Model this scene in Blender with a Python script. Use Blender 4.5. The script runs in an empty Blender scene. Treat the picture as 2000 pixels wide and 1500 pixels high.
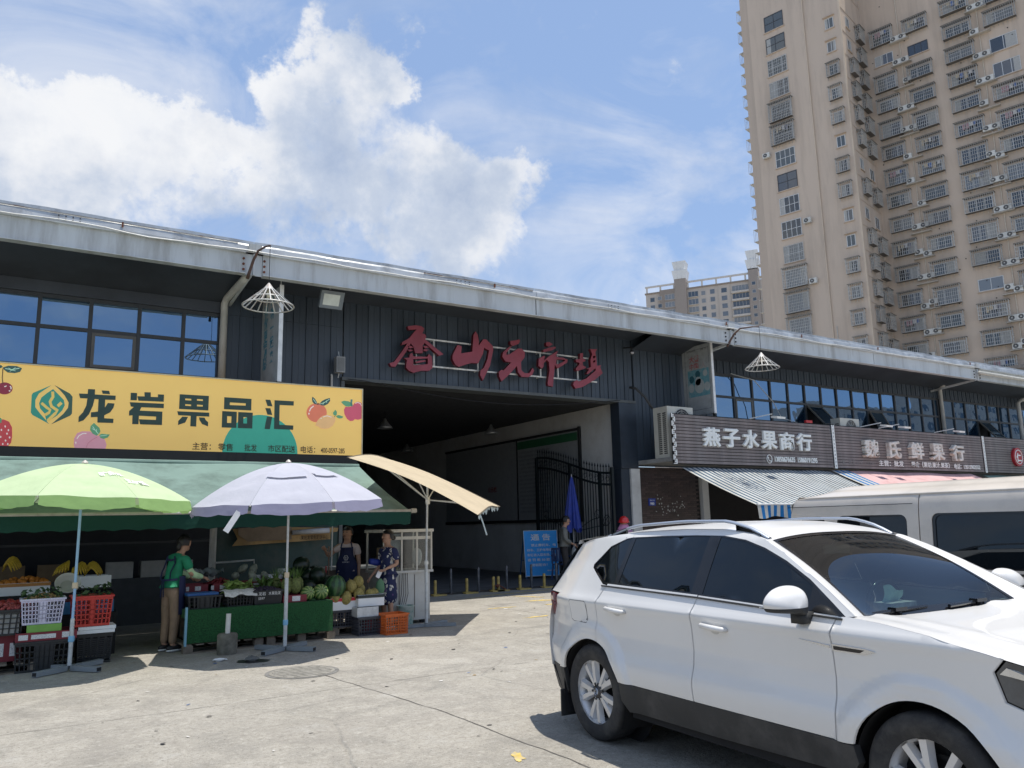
import bpy, bmesh, math, random
import numpy as np
from mathutils import Vector, Matrix, Euler
from mathutils.geometry import delaunay_2d_cdt
R = math.radians
random.seed(7)
SC = bpy.context.scene
COL = SC.collection
# ------------------------------------------------------------------ camera
CAM_Z = 1.6
cam_d = bpy.data.cameras.new('camera')
cam = bpy.data.objects.new('camera', cam_d); COL.objects.link(cam)
def cam_axes(yaw, pit, rol):
    f = Vector((math.sin(yaw)*math.cos(pit), math.cos(yaw)*math.cos(pit), math.sin(pit)))
    r = Vector((math.cos(yaw), -math.sin(yaw), 0)); u = r.cross(f)
    return math.cos(rol)*r+math.sin(rol)*u, -math.sin(rol)*r+math.cos(rol)*u, f
_r, _u, _f = cam_axes(R(32.44872828), R(10.05439866), R(-1.29256534))
cam.matrix_world = Matrix(((_r.x, _u.x, -_f.x, 0), (_r.y, _u.y, -_f.y, 0), (_r.z, _u.z, -_f.z, CAM_Z), (0, 0, 0, 1)))
cam_d.sensor_width = 36; cam_d.lens = 36*1540/2000; cam_d.clip_start = .1; cam_d.clip_end = 6000
SC.camera = cam
# ------------------------------------------------------------------ sky and sun
SUN = Vector((.21, -.065, 1)).normalized()
w = bpy.data.worlds.new('World'); SC.world = w; w.use_nodes = True
nt = w.node_tree; N = nt.nodes; LK = nt.links; N.clear()
def nd(nt, t, **k):
    n = nt.nodes.new(t)
    for a, b in k.items():
        if a == 'ins':
            for i, v in b.items(): n.inputs[i].default_value = v
        else: setattr(n, a, b)
    return n
def math_n(nt, op, a, b=None, c=None, clamp=False):
    n = nt.nodes.new('ShaderNodeMath'); n.operation = op; n.use_clamp = clamp
    for i, v in enumerate((a, b, c)):
        if v is None: continue
        if isinstance(v, (int, float)): n.inputs[i].default_value = v
        else: nt.links.new(v, n.inputs[i])
    return n.outputs[0]
def mixc(nt, f, a, b, mode='MIX'):
    n = nt.nodes.new('ShaderNodeMix'); n.data_type = 'RGBA'; n.blend_type = mode
    for s, v in ((n.inputs[0], f), (n.inputs[6], a), (n.inputs[7], b)):
        if isinstance(v, (int, float)): s.default_value = v
        elif isinstance(v, (tuple, list)): s.default_value = (*v[:3], 1)
        else: nt.links.new(v, s)
    return n.outputs[2]
def ramp(nt, fac, stops):
    n = nt.nodes.new('ShaderNodeValToRGB'); e = n.color_ramp.elements
    while len(e) > 1: e.remove(e[-1])
    for i, (p, c) in enumerate(stops):
        if i: el = e.new(p)
        else: el = e[0]; el.position = p
        el.color = (c, c, c, 1) if isinstance(c, (int, float)) else (*c[:3], 1)
    nt.links.new(fac, n.inputs[0]); return n.outputs[0]
sky = nd(nt, 'ShaderNodeTexSky', sky_type='NISHITA', sun_disc=False)
sky.sun_elevation = math.asin(SUN.z); sky.sun_rotation = math.atan2(SUN.x, SUN.y)
sky.air_density = 1.0; sky.dust_density = .6; sky.ozone_density = 2.5
geo = nd(nt, 'ShaderNodeTexCoord')
DIR = geo.outputs['Generated']
sep = nd(nt, 'ShaderNodeSeparateXYZ'); LK.new(DIR, sep.inputs[0])
# clouds live in direction space: direction / (elevation + .25) spreads them like a flat layer overhead
den = math_n(nt, 'ADD', math_n(nt, 'ABSOLUTE', sep.outputs[2]), .3)
cmb = nd(nt, 'ShaderNodeCombineXYZ')
LK.new(math_n(nt, 'DIVIDE', sep.outputs[0], den), cmb.inputs[0]); LK.new(math_n(nt, 'DIVIDE', sep.outputs[1], den), cmb.inputs[1])
LK.new(math_n(nt, 'MULTIPLY', sep.outputs[2], 1.3), cmb.inputs[2])
n1 = nd(nt, 'ShaderNodeTexNoise', ins={'Scale': 1.5, 'Detail': 9.0, 'Roughness': .62, 'Distortion': .25}); LK.new(DIR, n1.inputs['Vector'])
n2 = nd(nt, 'ShaderNodeTexNoise', ins={'Scale': 7.5, 'Detail': 10.0, 'Roughness': .62, 'Distortion': .3}); LK.new(DIR, n2.inputs['Vector'])
n3 = nd(nt, 'ShaderNodeTexNoise', ins={'Scale': 2.6, 'Detail': 7.0, 'Roughness': .6, 'Distortion': .8}); LK.new(cmb.outputs[0], n3.inputs['Vector'])
# individual cumulus banks (direction, angular size, weight)
BANKS = [(-0.022, 0.92, 0.391, 0.065, 1.1), (0.041, 0.903, 0.428, 0.055, 1.1), (0.099, 0.889, 0.447, 0.049, 1.1), (0.125, 0.907, 0.403, 0.039, 0.7), (0.014, 0.935, 0.353, 0.065, 0.8), (0.189, 0.896, 0.401, 0.032, 0.75), (0.08, 0.921, 0.38, 0.058, 0.6), (0.252, 0.868, 0.429, 0.042, 0.9), (0.22, 0.9, 0.377, 0.058, 0.75), (0.279, 0.786, 0.551, 0.045, 1.25), (0.228, 0.835, 0.501, 0.039, 1.05), (0.255, 0.793, 0.553, 0.039, 1.05), (0.35, 0.767, 0.538, 0.032, 1.0), (0.253, 0.822, 0.511, 0.045, 1.15), (0.311, 0.795, 0.521, 0.049, 1.15), (0.352, 0.773, 0.528, 0.029, 0.9), (0.281, 0.829, 0.484, 0.039, 0.8), (0.325, 0.845, 0.424, 0.058, 0.8), (0.404, 0.797, 0.449, 0.049, 0.9), (0.469, 0.76, 0.449, 0.039, 0.9), (0.443, 0.805, 0.395, 0.058, 0.8), (0.502, 0.767, 0.4, 0.036, 0.8), (0.335, 0.867, 0.369, 0.065, 0.7), (0.431, 0.837, 0.337, 0.058, 0.7), (0.506, 0.802, 0.318, 0.039, 0.6), (0.602, 0.751, 0.272, 0.045, 0.9), (0.646, 0.714, 0.271, 0.032, 0.8), (0.615, 0.608, 0.502, 0.022, 0.5), (0.491, 0.667, 0.56, 0.032, 0.35), (-0.097, 0.928, 0.36, 0.097, 1.1), (-0.157, 0.902, 0.402, 0.091, 1.0), (0.116, 0.934, 0.337, 0.078, 0.5), (-0.75, -0.5, 0.42, 0.25, 1.0), (-0.3, -0.9, 0.3, 0.22, 0.9), (0.35, -0.9, 0.26, 0.2, 1.0), (0.8, -0.5, 0.35, 0.22, 0.8), (-0.9, 0.2, 0.4, 0.3, 1.0), (0.1, -0.7, 0.7, 0.18, 0.7)]
wrp = nd(nt, 'ShaderNodeTexNoise', ins={'Scale': 5.5, 'Detail': 9.0, 'Roughness': .62}); LK.new(DIR, wrp.inputs['Vector'])
ws_ = nd(nt, 'ShaderNodeVectorMath', operation='MULTIPLY_ADD'); LK.new(wrp.outputs['Color'], ws_.inputs[0]); ws_.inputs[1].default_value = (.26, .26, .26)
wo_ = nd(nt, 'ShaderNodeVectorMath', operation='SUBTRACT'); LK.new(DIR, wo_.inputs[0]); wo_.inputs[1].default_value = (.13, .13, .13); LK.new(wo_.outputs[0], ws_.inputs[2]); WDIR = ws_.outputs[0]
acc = None
for (dx, dy, dz, sg, wt) in BANKS:
    vm = nd(nt, 'ShaderNodeVectorMath', operation='DISTANCE'); LK.new(WDIR, vm.inputs[0]); vm.inputs[1].default_value = (dx, dy, dz)
    q = math_n(nt, 'MULTIPLY', vm.outputs['Value'], 1/sg); q = math_n(nt, 'MULTIPLY', q, q)
    g = math_n(nt, 'MULTIPLY', math_n(nt, 'EXPONENT', math_n(nt, 'MULTIPLY', q, -1.0)), wt)
    acc = g if acc is None else math_n(nt, 'ADD', acc, g)
acc = math_n(nt, 'MINIMUM', acc, 1.1)
base = math_n(nt, 'ADD', math_n(nt, 'MULTIPLY', n1.outputs[0], .35), math_n(nt, 'MULTIPLY', n2.outputs[0], 1.15))
dens = math_n(nt, 'ADD', math_n(nt, 'MULTIPLY', acc, .52), base)
bulk = ramp(nt, math_n(nt, 'SUBTRACT', dens, .5), [(.0, 0), (.46, 0), (.56, .18), (.65, .55), (.76, .92), (.92, 1)])
wisp = ramp(nt, n3.outputs[0], [(0, 0), (.44, 0), (.6, .35), (.75, .65)])
cover = math_n(nt, 'MAXIMUM', bulk, wisp, clamp=True)
n4 = nd(nt, 'ShaderNodeTexNoise', ins={'Scale': 5.0, 'Detail': 8.0, 'Roughness': .6}); 
off = nd(nt, 'ShaderNodeVectorMath', operation='ADD'); LK.new(DIR, off.inputs[0]); off.inputs[1].default_value = (.03, 0, -.045); LK.new(off.outputs[0], n4.inputs['Vector'])
shade = ramp(nt, n4.outputs[0], [(.36, (2.6, 3.1, 4.05)), (.46, (3.5, 3.9, 4.6)), (.54, (4.8, 4.95, 5.25)), (.62, (5.5, 5.55, 5.65))])
blue = mixc(nt, .6, sky.outputs[0], (2.05, 2.95, 4.75))
skyc = mixc(nt, math_n(nt, 'MULTIPLY', cover, .97), blue, shade)
bg = nd(nt, 'ShaderNodeBackground'); bg.inputs[1].default_value = .12; LK.new(skyc, bg.inputs[0])
wo = nd(nt, 'ShaderNodeOutputWorld'); LK.new(bg.outputs[0], wo.inputs[0])
sun_d = bpy.data.lights.new('sun', 'SUN'); sun_d.energy = 3.7; sun_d.angle = R(.55); sun_d.color = (1, .95, .87)
sun = bpy.data.objects.new('sun', sun_d); COL.objects.link(sun); sun.rotation_euler = SUN.to_track_quat('Z', 'Y').to_euler(); sun.location = (0, 0, 60)
vs = SC.view_settings; vs.view_transform = 'Standard'; vs.look = 'None'; vs.gamma = 1; vs.exposure = .5; vs.use_curve_mapping = False
SC.cycles.max_bounces = 7; SC.cycles.use_denoising = True
# ------------------------------------------------------------------ materials
MATS = {}
def mat(name, col, rough=.6, metal=0., var=.08, sc=6., bump=0., bsc=60., rnd=0., spec=.5, coat=0., dirt=None, dsc=1.2, damt=.5, emit=None, ecol=None, streak=False, trans=0., sub=0.):
    if name in MATS: return MATS[name]
    m = bpy.data.materials.new(name); m.use_nodes = True; t = m.node_tree; t.nodes.clear()
    out = nd(t, 'ShaderNodeOutputMaterial'); b = nd(t, 'ShaderNodeBsdfPrincipled'); t.links.new(b.outputs[0], out.inputs[0])
    tc = nd(t, 'ShaderNodeTexCoord'); co = tc.outputs['Object']
    if streak:
        mp = nd(t, 'ShaderNodeMapping'); mp.inputs['Scale'].default_value = (1, 1, .12); t.links.new(co, mp.inputs[0]); co2 = mp.outputs[0]
    else: co2 = co
    ns = nd(t, 'ShaderNodeTexNoise', ins={'Scale': sc, 'Detail': 5.0, 'Roughness': .6}); t.links.new(co2, ns.inputs['Vector'])
    lo = tuple(c*(1-var*1.6) for c in col); hi = tuple(min(1, c*(1+var*1.6)) for c in col)
    c = mixc(t, ramp(t, ns.outputs[0], [(.3, 0), (.7, 1)]), lo, hi)
    if rnd:
        oi = nd(t, 'ShaderNodeObjectInfo')
        k = math_n(t, 'ADD', math_n(t, 'MULTIPLY', oi.outputs['Random'], 2*rnd), 1-rnd)
        kc = nd(t, 'ShaderNodeCombineXYZ')
        for i in range(3): t.links.new(k, kc.inputs[i])
        c = mixc(t, 1., c, kc.outputs[0], 'MULTIPLY')
    if dirt:
        nn = nd(t, 'ShaderNodeTexNoise', ins={'Scale': dsc, 'Detail': 9.0, 'Roughness': .68}); t.links.new(co2, nn.inputs['Vector'])
        c = mixc(t, math_n(t, 'MULTIPLY', ramp(t, nn.outputs[0], [(.48, 0), (.66, 1)]), damt), c, dirt)
    t.links.new(c, b.inputs['Base Color'])
    b.inputs['Roughness'].default_value = rough; b.inputs['Metallic'].default_value = metal
    b.inputs['Specular IOR Level'].default_value = spec
    if coat: b.inputs['Coat Weight'].default_value = coat; b.inputs['Coat Roughness'].default_value = .03
    if trans: b.inputs['Transmission Weight'].default_value = trans
    if emit: b.inputs['Emission Color'].default_value = (*(ecol or col), 1); b.inputs['Emission Strength'].default_value = emit
    if bump:
        bn = nd(t, 'ShaderNodeTexNoise', ins={'Scale': bsc, 'Detail': 6.0, 'Roughness': .6}); t.links.new(co, bn.inputs['Vector'])
        bp = nd(t, 'ShaderNodeBump'); bp.inputs['Strength'].default_value = bump; bp.inputs['Distance'].default_value = .02
        t.links.new(bn.outputs[0], bp.inputs['Height']); t.links.new(bp.outputs[0], b.inputs['Normal'])
    MATS[name] = m; return m
def glassmat(name, tint, refl, rough=.02, opaque=True, wav=.0, through=.5):
    m = bpy.data.materials.new(name); m.use_nodes = True; t = m.node_tree; t.nodes.clear()
    out = nd(t, 'ShaderNodeOutputMaterial')
    g = nd(t, 'ShaderNodeBsdfGlossy'); g.inputs['Roughness'].default_value = rough; g.inputs['Color'].default_value = (*refl, 1)
    if wav:
        tc = nd(t, 'ShaderNodeTexCoord'); bn = nd(t, 'ShaderNodeTexNoise', ins={'Scale': 1.3, 'Detail': 2.0}); t.links.new(tc.outputs['Object'], bn.inputs['Vector'])
        bp = nd(t, 'ShaderNodeBump'); bp.inputs['Strength'].default_value = wav; bp.inputs['Distance'].default_value = .05
        t.links.new(bn.outputs[0], bp.inputs['Height']); t.links.new(bp.outputs[0], g.inputs['Normal'])
    if opaque: d = nd(t, 'ShaderNodeBsdfDiffuse'); d.inputs[0].default_value = (*tint, 1)
    else: d = nd(t, 'ShaderNodeBsdfTransparent'); d.inputs[0].default_value = (*tint, 1)
    fr = nd(t, 'ShaderNodeLayerWeight'); fr.inputs[0].default_value = .5
    mx = nd(t, 'ShaderNodeMixShader')
    k = math_n(t, 'ADD', math_n(t, 'MULTIPLY', math_n(t, 'POWER', fr.outputs['Facing'], 4.0), .85), through, clamp=True)
    t.links.new(k, mx.inputs[0]); t.links.new(d.outputs[0], mx.inputs[1]); t.links.new(g.outputs[0], mx.inputs[2]); t.links.new(mx.outputs[0], out.inputs[0])
    MATS[name] = m; return m
# ------------------------------------------------------------------ mesh helpers
ORG = {}
def V(*a): return Vector(a)
class MB:
    def __init__(s): s.v = []; s.f = []; s.m = []; s.mi = 0
    def add(s, vs, fs):
        o = len(s.v); s.v += [tuple(p) for p in vs]; s.f += [tuple(o+i for i in f) for f in fs]; s.m += [s.mi]*len(fs); return s
    def box(s, x0, x1, y0, y1, z0, z1, M=None):
        vs = [Vector(p) for p in ((x0, y0, z0), (x1, y0, z0), (x1, y1, z0), (x0, y1, z0), (x0, y0, z1), (x1, y0, z1), (x1, y1, z1), (x0, y1, z1))]
        if M is not None: vs = [M @ p for p in vs]
        return s.add(vs, ((0, 3, 2, 1), (4, 5, 6, 7), (0, 1, 5, 4), (1, 2, 6, 5), (2, 3, 7, 6), (3, 0, 4, 7)))
    def bar(s, a, b, w=.02, h=None, up=(0, 0, 1)):
        a = Vector(a); b = Vector(b); h = w if h is None else h; d = (b-a).normalized(); u = Vector(up)
        if abs(d.dot(u)) > .98: u = Vector((0, 1, 0))
        r = d.cross(u).normalized(); u = r.cross(d)
        vs = [p+r*(sx*w/2)+u*(sz*h/2) for p in (a, b) for sx, sz in ((-1, -1), (1, -1), (1, 1), (-1, 1))]
        return s.add(vs, ((0, 1, 2, 3), (7, 6, 5, 4), (0, 4, 5, 1), (1, 5, 6, 2), (2, 6, 7, 3), (3, 7, 4, 0)))
    def tube(s, pts, r, n=8, cap=True):
        pts = [Vector(p) for p in pts]; rs = r if isinstance(r, (list, tuple)) else [r]*len(pts); vs = []; fs = []
        pu = None
        for i, p in enumerate(pts):
            d = (pts[min(i+1, len(pts)-1)]-pts[max(i-1, 0)]).normalized()
            if pu is None: pu = Vector((0, 0, 1)) if abs(d.z) < .95 else Vector((0, 1, 0))
            a = d.cross(pu).normalized(); b = a.cross(d).normalized(); pu = b
            for k in range(n): t = 2*math.pi*k/n; vs.append(p+(a*math.cos(t)+b*math.sin(t))*rs[i])
        for i in range(len(pts)-1):
            for k in range(n): k2 = (k+1) % n; fs.append((i*n+k, i*n+k2, (i+1)*n+k2, (i+1)*n+k))
        if cap: fs.append(tuple(range(n))[::-1]); fs.append(tuple((len(pts)-1)*n+k for k in range(n)))
        return s.add(vs, fs)
    def lathe(s, prof, c=(0, 0, 0), n=16, M=None, cap=True):
        vs = []; fs = []; c = Vector(c)
        for (r, z) in prof:
            for k in range(n):
                t = 2*math.pi*k/n; p = Vector((r*math.cos(t), r*math.sin(t), z)); vs.append(c+(M @ p if M is not None else p))
        for i in range(len(prof)-1):
            for k in range(n): k2 = (k+1) % n; fs.append((i*n+k, i*n+k2, (i+1)*n+k2, (i+1)*n+k))
        if cap: fs.append(tuple(range(n))[::-1]); fs.append(tuple((len(prof)-1)*n+k for k in range(n)))
        return s.add(vs, fs)
    def ball(s, c, r, n=10, m=7, sc=(1, 1, 1), M=None, jit=0):
        prof = []; vs = []; fs = []; c = Vector(c)
        for i in range(m+1):
            ph = math.pi*i/m
            for k in range(n):
                t = 2*math.pi*k/n; q = 1+(random.uniform(-jit, jit) if jit else 0)
                p = Vector((r*sc[0]*math.sin(ph)*math.cos(t)*q, r*sc[1]*math.sin(ph)*math.sin(t)*q, -r*sc[2]*math.cos(ph)*q)); vs.append(c+(M @ p if M is not None else p))
        for i in range(m):
            for k in range(n): k2 = (k+1) % n; fs.append((i*n+k, i*n+k2, (i+1)*n+k2, (i+1)*n+k))
        return s.add(vs, fs)
    def grid(s, fn, nu, nv, flip=False):
        vs = [fn(i/nu, j/nv) for j in range(nv+1) for i in range(nu+1)]
        fs = []
        for j in range(nv):
            for i in range(nu):
                a = j*(nu+1)+i; q = (a, a+1, a+nu+2, a+nu+1); fs.append(q[::-1] if flip else q)
        return s.add(vs, fs)
    def poly(s, rings, fn, step=0, depth=None, dvec=None, flip=False):
        """2D rings (outer, holes...) triangulated, mapped by fn(u,v); optional rim along dvec*depth"""
        P = []; E = []
        for r in rings:
            q = []
            for i, a in enumerate(r):
                b = r[(i+1) % len(r)]; q.append(a)
                if step:
                    L = math.hypot(b[0]-a[0], b[1]-a[1]); k = int(L/step)
                    for j in range(1, k): q.append((a[0]+(b[0]-a[0])*j/k, a[1]+(b[1]-a[1])*j/k))
            o = len(P); P += q; E += [(o+i, o+(i+1) % len(q)) for i in range(len(q))]
        ar = [[np.array(r)] for r in rings]
        def inside(x, y):
            c = False
            for r in rings:
                n = len(r); j = n-1
                for i in range(n):
                    xi, yi = r[i]; xj, yj = r[j]
                    if (yi > y) != (yj > y) and x < (xj-xi)*(y-yi)/(yj-yi)+xi: c = not c
                    j = i
            return c
        nb = len(P)
        if step:
            xs = [p[0] for p in rings[0]]; ys = [p[1] for p in rings[0]]; B = np.array(P)
            for i in range(int((max(xs)-min(xs))/step)+1):
                for j in range(int((max(ys)-min(ys))/step)+1):
                    x = min(xs)+(i+.5)*step; y = min(ys)+(j+.5)*step
                    if inside(x, y) and ((B[:, 0]-x)**2+(B[:, 1]-y)**2).min() > (.45*step)**2: P.append((x, y))
        vo, _, fo, *_x = delaunay_2d_cdt([Vector(p) for p in P], E, [], 0, 1e-7)
        fs = []
        for f in fo:
            cx = sum(vo[i].x for i in f)/len(f); cy = sum(vo[i].y for i in f)/len(f)
            if inside(cx, cy): fs.append(tuple(f)[::-1] if flip else tuple(f))
        vs = [Vector(fn(p.x, p.y)) for p in vo]; s.add(vs, fs)
        if depth:
            cnt = {}
            for f in fs:
                for i in range(len(f)):
                    a, b = f[i], f[(i+1) % len(f)]; cnt[(a, b)] = 1
            be = [(a, b) for (a, b) in cnt if (b, a) not in cnt]
            dv = Vector(dvec)*depth; vv = []; ff = []
            for a, b in be:
                o = len(vv); vv += [vs[a], vs[b], vs[b]+dv, vs[a]+dv]; ff.append((o+1, o, o+3, o+2))
            s.add(vv, ff)
        return s
    def build(s, name, m, parent=None, smooth=False, link=True, weld=False):
        me = bpy.data.meshes.new(name); o = Vector((0, 0, 0))
        if parent is not None: o = ORG.get(parent.name_full, Vector((0, 0, 0)))
        me.from_pydata([(p[0]-o.x, p[1]-o.y, p[2]-o.z) for p in s.v], [], s.f)
        ms = m if isinstance(m, (list, tuple)) else [m]
        for q in ms: me.materials.append(q)
        if len(ms) > 1: me.polygons.foreach_set('material_index', s.m)
        if weld:
            bm = bmesh.new(); bm.from_mesh(me); bmesh.ops.remove_doubles(bm, verts=bm.verts, dist=1e-4); bm.to_mesh(me); bm.free()
        me.update()
        if smooth is True: me.polygons.foreach_set('use_smooth', [True]*len(me.polygons))
        elif smooth: me.shade_smooth() if hasattr(me, 'shade_smooth') else None; me.set_sharp_from_angle(angle=R(smooth)) if hasattr(me, 'set_sharp_from_angle') else None
        ob = bpy.data.objects.new(name, me); COL.objects.link(ob)
        if parent is not None: ob.parent = parent; ORG[ob.name_full] = o
        return ob
def thing(name, label, cat, loc=(0, 0, 0), rz=0., group=None, local=False):
    o = bpy.data.objects.new(name, None); COL.objects.link(o); o.location = loc; o.rotation_euler = (0, 0, rz); o.empty_display_size = .1
    o['label'] = label; o['category'] = cat
    if group: o['group'] = group
    ORG[o.name_full] = Vector((0, 0, 0)) if local else Vector(loc)
    return o
def tag(o, label, cat, group=None):
    o['label'] = label; o['category'] = cat
    if group: o['group'] = group
    return o
def centre(o):
    """put a single-mesh thing's origin at its base"""
    vs = o.data.vertices; c = Vector((sum(v.co.x for v in vs)/len(vs), sum(v.co.y for v in vs)/len(vs), min(v.co.z for v in vs)))
    o.data.transform(Matrix.Translation(-c)); o.location = o.location+c; return o
def struct(o): o['kind'] = 'structure'; return o
def stuff(o): o['kind'] = 'stuff'; return o
def copy_one(o, parent, loc=None):
    c = o.copy(); COL.objects.link(c); c.parent = parent
    if loc is not None: c.location = loc
    ORG[c.name_full] = Vector((0, 0, 0))
    return c
KIDS = {}
def dup(root, loc, rz=None, label=None, group=None):
    r = root.copy(); COL.objects.link(r); r.location = loc
    if rz is not None: r.rotation_euler = (0, 0, rz)
    if label: r['label'] = label
    if group: r['group'] = group
    ORG[r.name_full] = Vector((0, 0, 0))
    for ch in root.children:
        c = ch.copy(); COL.objects.link(c); c.parent = r
        for g in ch.children: d = g.copy(); COL.objects.link(d); d.parent = c
    return r
_TX = {}
def text(mb, s, x, z, size, y, extrude=.0, offset=.0, fn=None, width=None, spacing=1., align='LEFT', bevel=0.):
    """glyph outlines as mesh, placed on the vertical plane facing -Y (or mapped by fn(u,v,w))"""
    key = (s, round(offset/size, 3), round(extrude/size, 3), spacing, round(bevel/size, 3))
    if key not in _TX:
        c = bpy.data.curves.new('lettering', 'FONT'); c.body = s; c.size = 1; c.extrude = extrude/size; c.offset = offset/size; c.space_character = spacing; c.resolution_u = 3; c.bevel_depth = bevel/size; c.bevel_resolution = 1
        o = bpy.data.objects.new('lettering', c); COL.objects.link(o)
        dg = bpy.context.evaluated_depsgraph_get(); me = bpy.data.meshes.new_from_object(o.evaluated_get(dg))
        _TX[key] = ([v.co.copy() for v in me.vertices], [tuple(p.vertices) for p in me.polygons])
        bpy.data.objects.remove(o); bpy.data.curves.remove(c); bpy.data.meshes.remove(me)
    vs, fs = _TX[key]
    if not vs: return
    x0 = min(v.x for v in vs); x1 = max(v.x for v in vs); k = size; kx = (width/(x1-x0)) if width else size
    if align == 'CENTER': x = x-(x1-x0)*kx/2
    if fn is None: fn = lambda a, b, c: (a, y-c, b)
    mb.add([fn(x+(v.x-x0)*kx, z+v.y*k, v.z*k) for v in vs], fs)
def smooth01(t): t = max(0, min(1, t)); return t*t*(3-2*t)
def interp(x, xs, ys): return float(np.interp(x, xs, ys))
# ------------------------------------------------------------------ ground
def ground_mat():
    m = bpy.data.materials.new('worn concrete'); m.use_nodes = True; t = m.node_tree; t.nodes.clear()
    out = nd(t, 'ShaderNodeOutputMaterial'); b = nd(t, 'ShaderNodeBsdfPrincipled'); t.links.new(b.outputs[0], out.inputs[0])
    co = nd(t, 'ShaderNodeTexCoord').outputs['Object']
    def noise(s, d=8., r=.6, dist=0.):
        n = nd(t, 'ShaderNodeTexNoise', ins={'Scale': s, 'Detail': d, 'Roughness': r, 'Distortion': dist}); t.links.new(co, n.inputs['Vector']); return n.outputs[0]
    big = noise(.35, 6.); mid = noise(2.2, 8., .65, .4); fine = noise(42., 6., .7); grit = noise(160., 3.)
    c = mixc(t, ramp(t, big, [(.32, 0), (.68, 1)]), (.315, .292, .248), (.395, .368, .318))
    c = mixc(t, math_n(t, 'MULTIPLY', ramp(t, mid, [(.35, 1), (.55, 0)]), .5), c, (.2, .19, .17))
    c = mixc(t, math_n(t, 'MULTIPLY', ramp(t, mid, [(.56, 0), (.72, 1)]), .45), c, (.43, .42, .39))
    c = mixc(t, ramp(t, fine, [(.3, .75), (.5, 0)]), c, (.16, .148, .125))
    c = mixc(t, ramp(t, grit, [(.54, 0), (.74, .8)]), c, (.56, .54, .49))
    c = mixc(t, ramp(t, noise(95., 4., .7), [(.3, .8), (.43, 0)]), c, (.15, .14, .12))
    pt = noise(.75, 3., .5, 1.5); c = mixc(t, math_n(t, 'MULTIPLY', ramp(t, pt, [(.53, 0), (.545, 1)]), .28), c, (.25, .23, .2))
    sm_ = noise(7., 7., .7, 1.); c = mixc(t, math_n(t, 'MULTIPLY', ramp(t, sm_, [(.6, 0), (.7, 1)]), .5), c, (.19, .175, .155))
    md2 = noise(16., 5., .75, .3); c = mixc(t, ramp(t, md2, [(.3, .75), (.47, 0)]), c, (.2, .183, .155)); c = mixc(t, ramp(t, md2, [(.55, 0), (.7, .6)]), c, (.5, .475, .42))
    c = mixc(t, math_n(t, 'MULTIPLY', ramp(t, noise(26., 2., .5, .2), [(.69, 0), (.72, 1)]), .7), c, (.12, .108, .09))
    # oily stains
    st = noise(.9, 7., .55, .6); c = mixc(t, math_n(t, 'MULTIPLY', ramp(t, st, [(.6, 0), (.72, 1)]), .45), c, (.13, .125, .115))
    # hairline cracks: distorted voronoi borders
    wv = nd(t, 'ShaderNodeTexNoise', ins={'Scale': 1.3, 'Detail': 6.0}); t.links.new(co, wv.inputs['Vector'])
    mx = mixc(t, .16, co, wv.outputs['Color'])
    vo = nd(t, 'ShaderNodeTexVoronoi', feature='DISTANCE_TO_EDGE'); vo.inputs['Scale'].default_value = .42; t.links.new(mx, vo.inputs['Vector'])
    crk = ramp(t, vo.outputs['Distance'], [(0, 1), (.0045, .6), (.009, 0)])
    msk = ramp(t, noise(.6, 3.), [(.42, 0), (.56, 1)]); crk = math_n(t, 'MULTIPLY', crk, msk)
    c = mixc(t, math_n(t, 'MULTIPLY', crk, .13), c, (.13, .125, .115))
    t.links.new(c, b.inputs['Base Color']); b.inputs['Roughness'].default_value = .88; b.inputs['Specular IOR Level'].default_value = .3
    h = math_n(t, 'ADD', math_n(t, 'MULTIPLY', fine, .5), math_n(t, 'MULTIPLY', mid, .9)); h = math_n(t, 'SUBTRACT', h, math_n(t, 'MULTIPLY', crk, .6))
    bp = nd(t, 'ShaderNodeBump'); bp.inputs['Strength'].default_value = .8; bp.inputs['Distance'].default_value = .03; t.links.new(h, bp.inputs['Height']); t.links.new(bp.outputs[0], b.inputs['Normal'])
    return m
struct(MB().box(-900, 900, -900, 900, -.4, 0).build('ground', ground_mat()))
blackm = mat('soot black', (.012, .012, .013), .8)
wallm = mat('dark slate panel', (.055, .073, .095), .42, var=.12, sc=2., rnd=.12, dirt=(.07, .075, .08), dsc=1.5, damt=.35, streak=True)
wallin = mat('shaded soffit panel', (.055, .065, .08), .5, var=.1, sc=1., dirt=(.03, .03, .035), dsc=.8)
steel = mat('pale grey painted steel', (.54, .565, .57), .5, var=.06, sc=1.2, dirt=(.22, .2, .17), dsc=3., damt=.5, streak=True)
zinc = mat('weathered zinc flashing', (.46, .475, .48), .42, .55, var=.14, sc=1.6, bump=.25, bsc=5., dirt=(.2, .2, .2), dsc=2.6, damt=.6)
rust = mat('rust', (.16, .05, .025), .85, var=.3, sc=20.)
pvc = mat('grey pvc pipe', (.55, .54, .5), .5, var=.06, dirt=(.25, .23, .2), dsc=3.)
white_wall = mat('off white plaster', (.58, .58, .56), .8, var=.05, sc=1., dirt=(.33, .31, .28), dsc=.7, damt=.45)
frame_m = mat('dark bronze window frame', (.045, .048, .05), .45, var=.08)
bluegl = glassmat('blue reflective glass', (.012, .03, .05), (.34, .50, .70), .012, True, .035, .5)
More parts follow.
